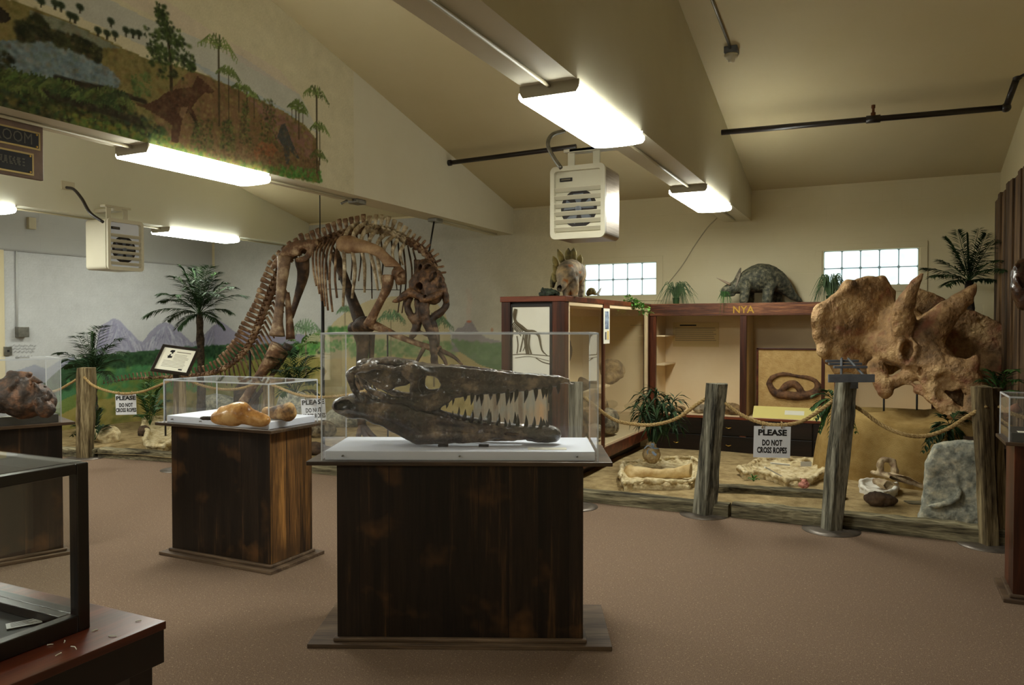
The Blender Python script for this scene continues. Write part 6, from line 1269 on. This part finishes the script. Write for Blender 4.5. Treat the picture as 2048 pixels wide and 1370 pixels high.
# plaques hanging below the painted beam
t = thing('plaque_board', 'brown board with two black engraved plates under the painted beam', 'plaque', (XB, 2.75, 2.6)); xb = -4.9
def q3(px, py): return onp(px, py, 0, xb)
a, b_, c_, d2 = q3(86, 262), q3(89, 362), q3(0, 246), q3(0, 352)
ye = a[1]; zt = BZ; zb = b_[2]
bx('board', xb - .03, xb, ye - 1.6, ye, zb, zt, mk('plaque_wood', L(86, 62, 44), L(112, 84, 60), rough=.5, scale=6), t, .003)
y1 = q3(80, 300)[1]; za, zb1 = q3(80, 266)[2], q3(80, 302)[2]; y2 = q3(67, 330)[1]; zc1, zd = q3(67, 308)[2], q3(67, 352)[2]
m_brass = mk('brass_edge', L(150, 128, 80), rough=.4, metal=.7)
for nm, yy, zz0, zz1 in (('name_plate', y1, zb1, za), ('dedication_plate', y2, zd, zc1)):
    bx('plate_border', xb, xb + .004, yy - 1.4, yy, zz0, zz1, m_brass, t, 0); o = bx(nm, xb + .004, xb + .007, yy - 1.385, yy - .012, zz0 + .012, zz1 - .012, m_ink, t, 0)
    for z in (zz0 + .02, zz1 - .02): MB().ell((xb + .008, yy - .025, z), (.004, .007, .007), 8).build('pin', m_gold, t, smooth=True)
m_eng = mk('engraved_grey', L(84, 80, 68), rough=.6)
text('lettering', 'EXHIBIT ROOM', .1, (xb + .008, y1 - .05, (za + zb1) / 2), PI / 2, PI / 2, m_eng, t, .0005, 0, 'RIGHT', sx=.8)
for k, s_ in enumerate(('', '')): pass
b = MB(); rr_ = random.Random(9)
for k in range(5):
    yy = y2 - .06 - .03 * (k % 2)
    while yy > y2 - 1.2: l = rr_.uniform(.008, .022); b.box((xb + .007, yy - l, zd + .05 + k * (zc1 - zd - .09) / 5), (xb + .0078, yy, zd + .058 + k * (zc1 - zd - .09) / 5)); yy -= l + .012
b.build('engraving', m_eng, t)
# barn-board panelling on the right-hand wall, and what hangs on it
rb = random.Random(3); t = thing('board_panelling', 'rough brown vertical boards covering the wall behind the great horned skull', 'panelling', (1.08, 6.5, 0))
y = 9.35
while y > 3.2:
    w_ = .155; top = 2.86 + rb.uniform(-.03, .04); x = 1.045 + rb.uniform(-.012, .012); MB().box((x, y - w_ + .006, .0), (XR - .002, y, top)).build('board', m_panel, t, bevel=.003); y -= w_
t = thing('hanging_fossil', 'glossy dark brown fossil snout hanging on the boards at the photo edge', 'fossil', tuple(at(2048, 570, 5.75)))
s = Sdf(at(2050, 640, 5.75) - .2, at(2050, 500, 5.75) + .2, .009); s.path([at(2046, 530, 5.75), at(2044, 565, 5.72), at(2048, 605, 5.72)], [.05, .065, .06], .03); s.path([at(2036, 524, 5.75), at(2032, 534, 5.72)], .012, .01); s.path([at(2032, 555, 5.68), at(2042, 575, 5.65), at(2052, 572, 5.65)], .006, .004); s.noise(.008, .05, 3, 2)
s.F[s._sub((-9, -9, -9), (9, 9, 9), 0)[0]] += 0; s.build('snout', mk('dark_glossy_fossil', L(36, 22, 16), L(86, 54, 36), scale=10, rough=.25, bump=.5, coat=.5), t)
p = at(2043, 640, 5.8); t = thing('wall_card', 'cream card on the boards below the hanging dark fossil', 'card', tuple(p)); MB().box((1.04, p[1] - .35, p[2] - .06), (1.058, p[1] + .12, p[2] + .08)).build('card', m_paper, t)
rock('orange coral-like rock on a ledge behind the dark split post', at(2000, 832, 6.05), (.07, .07, .06), mk('orange_rock', L(120, 70, 34), L(206, 140, 80), scale=20, rough=.9, bump=1), 61, amp=.25, vox=.006)
tag(MB().tube([at(1968, 880, 6.1), at(1975, 850, 6.1), at(1992, 835, 6.05), at(2040, 815, 5.95)], [.03, .04, .035, .04], 12, n=6, jit=.08, rnd=rb).build('driftwood', m_trunkb if 'm_trunkb' in globals() else mk('reddish_wood', L(84, 50, 36), L(150, 98, 70), scale=8, rough=.8, bump=.8), smooth=True), 'reddish branch of driftwood above the grey footprint rock', 'driftwood')
t = thing('rock_shelf', 'low dark wooden shelf holding rocks behind the dark split post', 'shelf', (.85, 7.0, 0)); bx('top', .62, 1.07, 6.75, 7.4, .60, .64, m_kick, t); bx('front', .64, 1.07, 6.78, 6.80, .05, .60, m_kick, t)
# ---------------------------------------------------------------- model animals on the cabinets
m_mtr = mk('grey_green_hide', L(40, 42, 34), L(118, 112, 88), scale=26, rough=.7, bump=.8, bscale=60, c3=L(76, 76, 60)); dM = 9.15; Gm = lambda x, y, d=dM: at(x, y, d)
t = thing('horned_dinosaur_model', 'grey-green model of a three-horned dinosaur standing on the long cabinet', 'model animal', tuple(Gm(1520, 603)))
s = Sdf(Gm(1438, 606) - np.array((.05, .25, .0)), Gm(1608, 530) + np.array((.08, .3, .08)), .0085)
s.path([Gm(1450, 580), Gm(1470, 575), Gm(1492, 566), Gm(1522, 556), Gm(1550, 562), Gm(1570, 576), Gm(1588, 594), Gm(1603, 602)], [.045, .065, .12, .165, .13, .075, .035, .012], .03)
for x0, x1, dd, r in ((1492, 1488, -.1, .05), (1500, 1500, .1, .045), (1540, 1534, -.1, .055), (1553, 1554, .1, .055)): s.path([Gm(x0, 570, dM + dd), Gm((x0 + x1) / 2, 585, dM + dd), Gm(x1, 601, dM + dd)], [r * 1.3, r, r * 1.05], .02)
s.path([Gm(1458, 583), Gm(1447, 585), Gm(1442, 590)], [.04, .03, .012], .01); s.path([Gm(1446, 592), Gm(1466, 588)], [.012, .03], .01); s.noise(.004, .04, 3); s.build('body', m_mtr, t)
s = Sdf(Gm(1455, 600) - np.array((.02, .25, 0)), Gm(1488, 525) + np.array((.06, .25, .03)), .008); s.path([Gm(1466, 580), Gm(1473, 560), Gm(1479, 543)], [.06, .10, .05], .01, sq=(nrm(Gm(1500, 560) - Gm(1470, 550)), .16)); s.noise(.003, .03, 5); s.build('frill', mk('frill_hide', L(60, 50, 40), L(150, 140, 122), scale=20, rough=.7), t)
for dd in (-.05, .05): MB().tube([Gm(1460, 569, dM + dd), Gm(1446, 562, dM + dd), Gm(1433, 556, dM + dd)], [.016, .011, .002], 8, n=4).build('horn', mk('horn', L(150, 130, 110), rough=.5) if dd < 0 else bpy.data.materials['horn'], t, smooth=True)
dS = 7.1; Gs = lambda x, y, d=dS: at(x, y, d); m_st = mk('tan_grey_hide', L(78, 72, 64), L(186, 160, 120), scale=9, rough=.7, bump=.5, c3=L(132, 118, 96), speck=(12, L(168, 96, 30), .6, .72))
t = thing('plated_dinosaur_model', 'tan and orange model of a plated dinosaur on the tall cabinet, facing the room', 'model animal', tuple(Gs(1140, 592)))
s = Sdf(Gs(1098, 594) - np.array((.05, .1, -.008)), Gs(1170, 495) + np.array((.08, .35, .02)), .007)
s.path([Gs(1120, 578, 6.95), Gs(1126, 565, 7.0), Gs(1132, 548, 7.05), Gs(1143, 545, 7.2), Gs(1150, 552, 7.35)], [.025, .04, .085, .12, .10], .03)
for x, dd in ((1131, -.05), (1149, -.05), (1160, .2), (1138, .25)): s.path([Gs(x, 560, dS + dd), Gs(x + 1, 590, dS + dd)], [.04, .028], .02)
s.noise(.003, .04, 4); s.build('body', m_st, t); m_plt = mk('dark_plate', L(54, 52, 38), L(170, 154, 90), scale=12, rough=.7)
for bx_, by, tx, ty, r in ((1126, 522, 1115, 498, .022), (1114, 530, 1106, 512, .02), (1136, 515, 1137, 496, .024), (1146, 516, 1148, 495, .024), (1158, 526, 1162, 509, .022), (1114, 545, 1106, 530, .018), (1112, 560, 1104, 548, .018)):
    MB().tube([Gs(bx_, by + 4, 7.15), Gs((bx_ + tx) / 2, (by + ty) / 2, 7.15), Gs(tx, ty, 7.15)], [r * 1.1, r * 1.3, .004], 8, n=3, flat=.35, side=_F).build('plate', m_plt, t, smooth=True)
MB().tube([Gs(1118, 540, 7.3), Gs(1108, 556, 7.35), Gs(1104, 575, 7.35)], [.045, .035, .02], 10, n=4).build('tail', m_plt, t, smooth=True)
t = thing('small_dinosaur_model', 'small greenish model head with a pale horn beside the plated model', 'model animal', tuple(at(1182, 590, 7.5))); s = Sdf(at(1170, 594, 7.5) - .03, at(1205, 572, 7.5) + .05, .005); s.path([at(1176, 588, 7.5), at(1183, 582, 7.5), at(1190, 588, 7.5)], [.02, .03, .015], .01); s.noise(.004, .02, 2); s.build('body', mk('green_brown_hide', L(60, 62, 40), L(150, 130, 70), scale=30, rough=.7), t); MB().tube([at(1194, 590, 7.5), at(1199, 582, 7.5), at(1203, 575, 7.5)], [.014, .01, .002], 8, n=3).build('horn', m_cardw, t, smooth=True)
rock('dark mossy rock pile beneath the plated model on the tall cabinet', (at(1098, 588, 7.0)[0], at(1098, 588, 7.0)[1], HC + .035), (.10, .09, .05), mk('mossy_rock', L(20, 26, 20), L(62, 76, 58), scale=24, rough=.7, bump=1), 71, amp=.3, vox=.006)
# ---------------------------------------------------------------- plants
rp = random.Random(21)
def leaf(b, p, d, l, w_, up=(0, 0, 1), bend=.15, fold=.25):
    d = nrm(d); s_ = nrm(np.cross(d, up)) if abs(np.dot(d, nrm(up))) < .98 else nrm(np.cross(d, (1, 0, 0))); u_ = np.cross(s_, d); p = np.array(p)
    m1 = p + d * l * .4; e = p + d * l - u_ * l * bend
    b.add([p, m1 + s_ * w_ + u_ * w_ * fold, m1 - u_ * l * bend * .1, m1 - s_ * w_ + u_ * w_ * fold, e], [(0, 1, 2), (0, 2, 3), (1, 4, 2), (2, 4, 3)])
def frond(t, P, m, ll=.16, lw=.008, n=22, r=.005, ang=.75, name='frond', start=.18, droop=.1, sag=.15):
    A = spl([tuple(p) for p in P], 8); b = MB(); b.tube(A, np.linspace(r, r * .35, len(A)), 5); L_ = len(A) - 1
    for k in range(n):
        f = start + (1 - start) * k / (n - 1); i = min(int(f * L_), L_ - 1); g_ = f * L_ - i; p = A[i] * (1 - g_) + A[i + 1] * g_; T = nrm(A[i + 1] - A[i]); s_ = nrm(np.cross(T, (0, 0, 1)) + np.array((1e-3, 0, 0))); sc_ = math.sin(PI * min(max(.12 + .8 * f, 0), .97)) ** .6
        for sg in (-1, 1): leaf(b, p, T * math.cos(ang) + s_ * sg * math.sin(ang) + np.array((0, 0, rp.uniform(-.25, .12) - droop)), ll * sc_ * rp.uniform(.85, 1.1), lw, bend=sag)
    return b.build(name, m, t)
def palm(label, base, crown, tips, m, tr=.05, ll=.2, lw=.009, cat='palm', name='palm', lift=.25, ntr=14, grp=None, n=22, trunk=True):
    base = np.array(base, float); crown = np.array(crown, float); t = thing(name, label, cat, tuple(base), group=grp)
    if trunk:
        A = spl([base, (base + crown) / 2 + np.array((.02, 0, 0)), crown], ntr // 2); rr_ = [tr * (1.1 - .3 * k / len(A)) * (1.12 if k % 2 else .92) for k in range(len(A))]; MB().tube(A, rr_, 12, jit=.12, rnd=rp).build('trunk', m_trunk, t, smooth=False)
    for q in tips:
        q = np.array(q, float); d = q - crown; l = np.linalg.norm(d); mid = crown + d * .5 + np.array((0, 0, l * lift)); frond(t, [crown, crown + d * .2 + np.array((0, 0, l * lift * .6)), mid, crown + d * .8 + np.array((0, 0, l * lift * .75)), q], m, ll, lw, n)
    return t
D = 10.9; tips = [(290, 632, -.1), (318, 588, -.3), (322, 602, .2), (345, 552, .2), (362, 533, -.1), (378, 548, .35), (398, 536, .1), (418, 532, -.25), (434, 546, .3), (450, 566, 0), (492, 592, .1), (468, 574, -.35), (446, 652, .1), (335, 640, .3), (430, 640, -.4), (355, 655, -.4), (462, 625, .4), (408, 560, -.5), (378, 575, -.55), (352, 590, -.5), (440, 590, -.5), (385, 540, 0), (410, 545, .2), (425, 560, -.2), (370, 560, .3), (395, 560, -.6), (415, 585, -.7)]
b0 = at(402, 860, D); b0[2] = .05
palm('tall dark palm in front of the painted mountains, beside the skeleton tail', b0, at(399, 628, D), [at(x, y, D + d * .9) for x, y, d in tips], m_leafd, .055, .21, .008, lift=.13, n=30)
D = 10.3; b0 = at(184, 890, D); b0[2] = .05
palm('low bushy palm behind the palm-side post on the left', b0, at(184, 752, D), [at(x, y, D + d * .8) for x, y, d in [(115, 705, 0), (128, 735, .3), (152, 672, .3), (165, 690, -.4), (195, 655, .2), (206, 652, -.2), (222, 690, .4), (240, 677, 0), (250, 705, -.3), (215, 745, .3), (160, 770, -.3), (226, 762, -.5), (140, 755, -.5), (186, 672, 0), (172, 665, .3), (200, 700, -.6), (170, 710, -.6), (240, 720, .2), (130, 720, -.2)]], m_leafd, .06, .2, .009, lift=.15)
D = 8.05; b0 = at(1936, 640, D)
palm('dark potted palm rising behind the frill of the great horned skull', (b0[0], b0[1], .7), at(1938, 562, D), [at(x, y, D + d * .5) for x, y, d in [(1845, 536, .3), (1862, 552, -.4), (1880, 520, .6), (1893, 476, .3), (1915, 462, -.3), (1935, 470, 0), (1958, 458, .4), (1972, 470, -.5), (1990, 480, -1.1), (2000, 520, -1.5), (2010, 542, -1.9), (1985, 560, -.6), (1890, 570, -.6), (1920, 500, -.6), (1955, 505, -.7)]], m_leafd, .045, .15, .009, lift=.06, n=30)
# leafy tropical plants: cane stems with drooping blades
def cane(label, base, heads, m, blade=.16, bw=.012, nb=16, stem=.008, pot=None, cat='plant', name='leafy_plant'):
    base = np.array(base, float); t = thing(name, label, cat, tuple(base))
    for h in heads:
        h = np.array(h, float); A = [base, base + (h - base) * .5 + np.array((rp.uniform(-.02, .02), 0, .04)), h]; b = MB(); b.tube(A, [stem, stem * .9, stem * .6], 6, n=5); b.build('stem', m, t, smooth=True); b = MB()
        for k in range(nb):
            a = k * 2.4 + rp.random(); el = rp.uniform(-.35, .9); p = h - nrm(h - base) * rp.uniform(0, .12); d = np.array((math.cos(a) * math.cos(el), math.sin(a) * math.cos(el), math.sin(el))); l = blade * rp.uniform(.7, 1.2)
            q1 = p + d * l * .5; leaf(b, p, d, l * .6, bw * .8, bend=.1); leaf(b, p + d * l * .25, nrm(d + np.array((0, 0, -.7))), l * .75, bw, bend=.35)
        b.build('foliage', m, t)
    return t
D = 7.75; b0 = at(1303, 900, D); bz = at(1303, 920, D)
t = cane('bamboo-like potted plant in a small burlap wrap before the long cabinet', b0, [at(x, y, D + d) for x, y, d in [(1290, 790, 0), (1312, 775, .1), (1328, 800, -.1), (1350, 795, .1), (1345, 822, -.15), (1290, 835, .15), (1318, 838, -.2), (1355, 845, .1), (1280, 815, -.1), (1300, 812, .1)]], m_leafd, .21, .014, 20, .009, name='potted_plant')
s = Sdf(bz - np.array((.14, .14, .03)), bz + np.array((.14, .14, .2)), .007); s.path([bz + _Z * .04, bz + _Z * .07, bz + _Z * .12, bz + _Z * .15], [.075, .08, .035, .045], .02).noise(.007, .04, 3); s.build('burlap_wrap', mk('pale_burlap', L(150, 122, 84), L(204, 184, 142), scale=30, rough=.95, bump=.8, bscale=90), t)
b = MB()
for k in range(5): a = k * 1.25; p = bz - _F * .05 + _Z * .13; b.tube([p, p + np.array((.05 * math.cos(a), -.03, .04 * math.sin(a))), p + np.array((.075 * math.cos(a + .4), -.03, .06 * math.sin(a + .4) - .02))], .006, 5, n=3, flat=2.2)
b.build('ribbon', mk('pale_blue_ribbon', L(150, 170, 200), rough=.6), t)
def tuft(label, c, R0, n, m, h=.2, w_=.0035, cat='plant', name='grassy_plant', pot=True, dr=.3):
    c = np.array(c, float); t = thing(name, label, cat, tuple(c)); b = MB()
    for k in range(n):
        a = rp.uniform(0, 2 * PI); R1 = R0 * rp.uniform(.35, 1.05); e = c + np.array((math.cos(a) * R1, math.sin(a) * R1 * .7, rp.uniform(-dr, .1))); m_ = c + np.array((math.cos(a) * R1 * .5, math.sin(a) * R1 * .35, h * rp.uniform(.7, 1.25))); b.tube([c, (c + m_) / 2 + _Z * .03, m_, e], [w_, w_, w_, w_ * .3], 4, n=4, flat=.35)
    b.build('foliage', m, t)
    if pot: MB().lathe([(.035, -.02), (.045, .05), (.04, .05)], c, 12).build('pot', m_leafd, t)
    return t
tuft('drooping grassy plant on the long cabinet right of the first block window', at(1352, 604, 9.42), .27, 90, m_leafg, .2, dr=.12)
tuft('drooping grassy plant on the long cabinet above the big frill, before the second window', at(1660, 600, 8.75), .26, 90, m_leafg, .24, dr=.12)
t = tuft('small hanging green sprig below the chin of the three-horned model', at(1450, 592, 9.0), .09, 40, m_leaf, .03, pot=False, dr=.22)
# bright trailing plant on the cabinet corner
t = thing('trailing_plant', 'bright green trailing plant draped over the cabinet corner', 'plant', tuple(at(1278, 612, 8.75))); b = MB()
for k in range(150):
    f = rp.random(); p = at(1254 + 42 * f + rp.uniform(-7, 7), 600 + 26 * f ** 1.5 + rp.uniform(-9, 8), 8.72 + rp.uniform(-.08, .05)); leaf(b, p, (rp.uniform(-1, 1), rp.uniform(-1, .2), rp.uniform(-.6, .8)), rp.uniform(.035, .06), .018)
b.build('foliage', m_leafb, t)
# ferns under the skeleton, small ones on the sand and sprays near the right-hand skull
def spray(label, px, py, d, tips, m, ll=.1, lw=.012, n=10, name='fern', trunk=False, droop=.1):
    c = at(px, py, d); t = thing(name, label, 'plant', tuple(c))
    if trunk: MB().tube([(c[0], c[1], .05), (c[0] + .01, c[1], c[2] / 2), c], .009, 6, n=3).build('stem', m_trunk, t, smooth=True)
    for x, y, dd in tips:
        q = at(x, y, d + dd); v = q - c; l = np.linalg.norm(v); frond(t, [c, c + v * .3 + _Z * l * .15, c + v * .65 + _Z * l * .18, q], m, ll, lw, n, .004, .7, droop=droop, start=.25)
    return t
spray('dark ferns crowded below the skeleton shin', 590, 790, 9.0, [(540, 712, .2), (555, 740, -.3), (575, 705, .1), (600, 700, -.2), (622, 712, .2), (640, 735, 0), (630, 765, -.3), (545, 765, .1), (560, 790, -.4), (612, 735, -.5), (585, 735, -.5), (640, 790, .2), (536, 740, .3)], m_leafd, .16, .016, 14)
spray('light green fern behind the yellowish post beneath the skeleton', 600, 700, 10.2, [(580, 680, .2), (612, 672, 0), (632, 685, .2), (640, 668, -.2), (595, 690, -.2)], m_leafb, .1, .014, 9)
spray('bright leafy plant between the hanging sign and the notice post', 300, 850, 9.5, [(275, 790, 0), (290, 768, .1), (305, 755, -.1), (322, 775, 0), (335, 800, .2), (278, 830, -.2), (320, 815, -.3), (300, 790, -.3)], m_leaf, .15, .018, 12)
spray('dark plant at the foot of the palm-side post', 190, 880, 9.6, [(150, 850, 0), (145, 870, .2), (200, 820, 0), (215, 850, .2), (185, 805, 0)], m_leafd, .14, .016, 10)
spray('small bright green sprig on the sand by the old beam', 1507, 962, 6.9, [(1498, 956, 0), (1504, 950, 0), (1512, 952, 0), (1517, 958, 0), (1506, 958, -.05)], m_leafb, .035, .008, 6)
spray('small bright green plant at the foot of the grey footprint rock', 1820, 1042, 6.62, [(1806, 1034, 0), (1812, 1020, .02), (1818, 1016, 0), (1828, 1024, 0), (1836, 1036, -.02), (1820, 1030, -.06)], m_leafb, .05, .01, 7)
spray('green sprays hanging around the knotty rack post', 1668, 800, 6.6, [(1625, 815, 0), (1632, 835, -.1), (1640, 860, 0), (1650, 780, .1), (1690, 850, .1), (1700, 830, 0), (1660, 870, -.1), (1628, 790, .1), (1712, 862, .1)], m_leaf, .1, .013, 10, trunk=True)
spray('long-bladed dark leaves spilling over the grey footprint rock', 1900, 850, 6.75, [(1846, 900, -.1), (1860, 905, -.15), (1855, 878, 0), (1880, 830, 0), (1930, 825, .1), (1945, 850, .1), (1890, 895, -.1), (1910, 880, -.1), (1870, 850, .1), (1930, 880, 0)], m_leafd, .11, .016, 9)
spray('dark green spray above the split post by the panelled wall', 1998, 790, 6.3, [(1960, 760, .1), (1975, 740, 0), (2010, 745, -.1), (2035, 760, -.2), (2040, 790, -.2), (1970, 790, 0), (2000, 820, -.1), (2030, 740, -.3)], m_leaf, .12, .013, 10, trunk=True)
rock('small pink branching coral on the old beam', gz(1608, 975, .12) + _Z * .03, (.05, .04, .055), mk('pink_coral', L(150, 86, 72), L(212, 150, 130), scale=30, rough=.9, bump=1), 81, 'coral', amp=.35, vox=.004, name='coral')
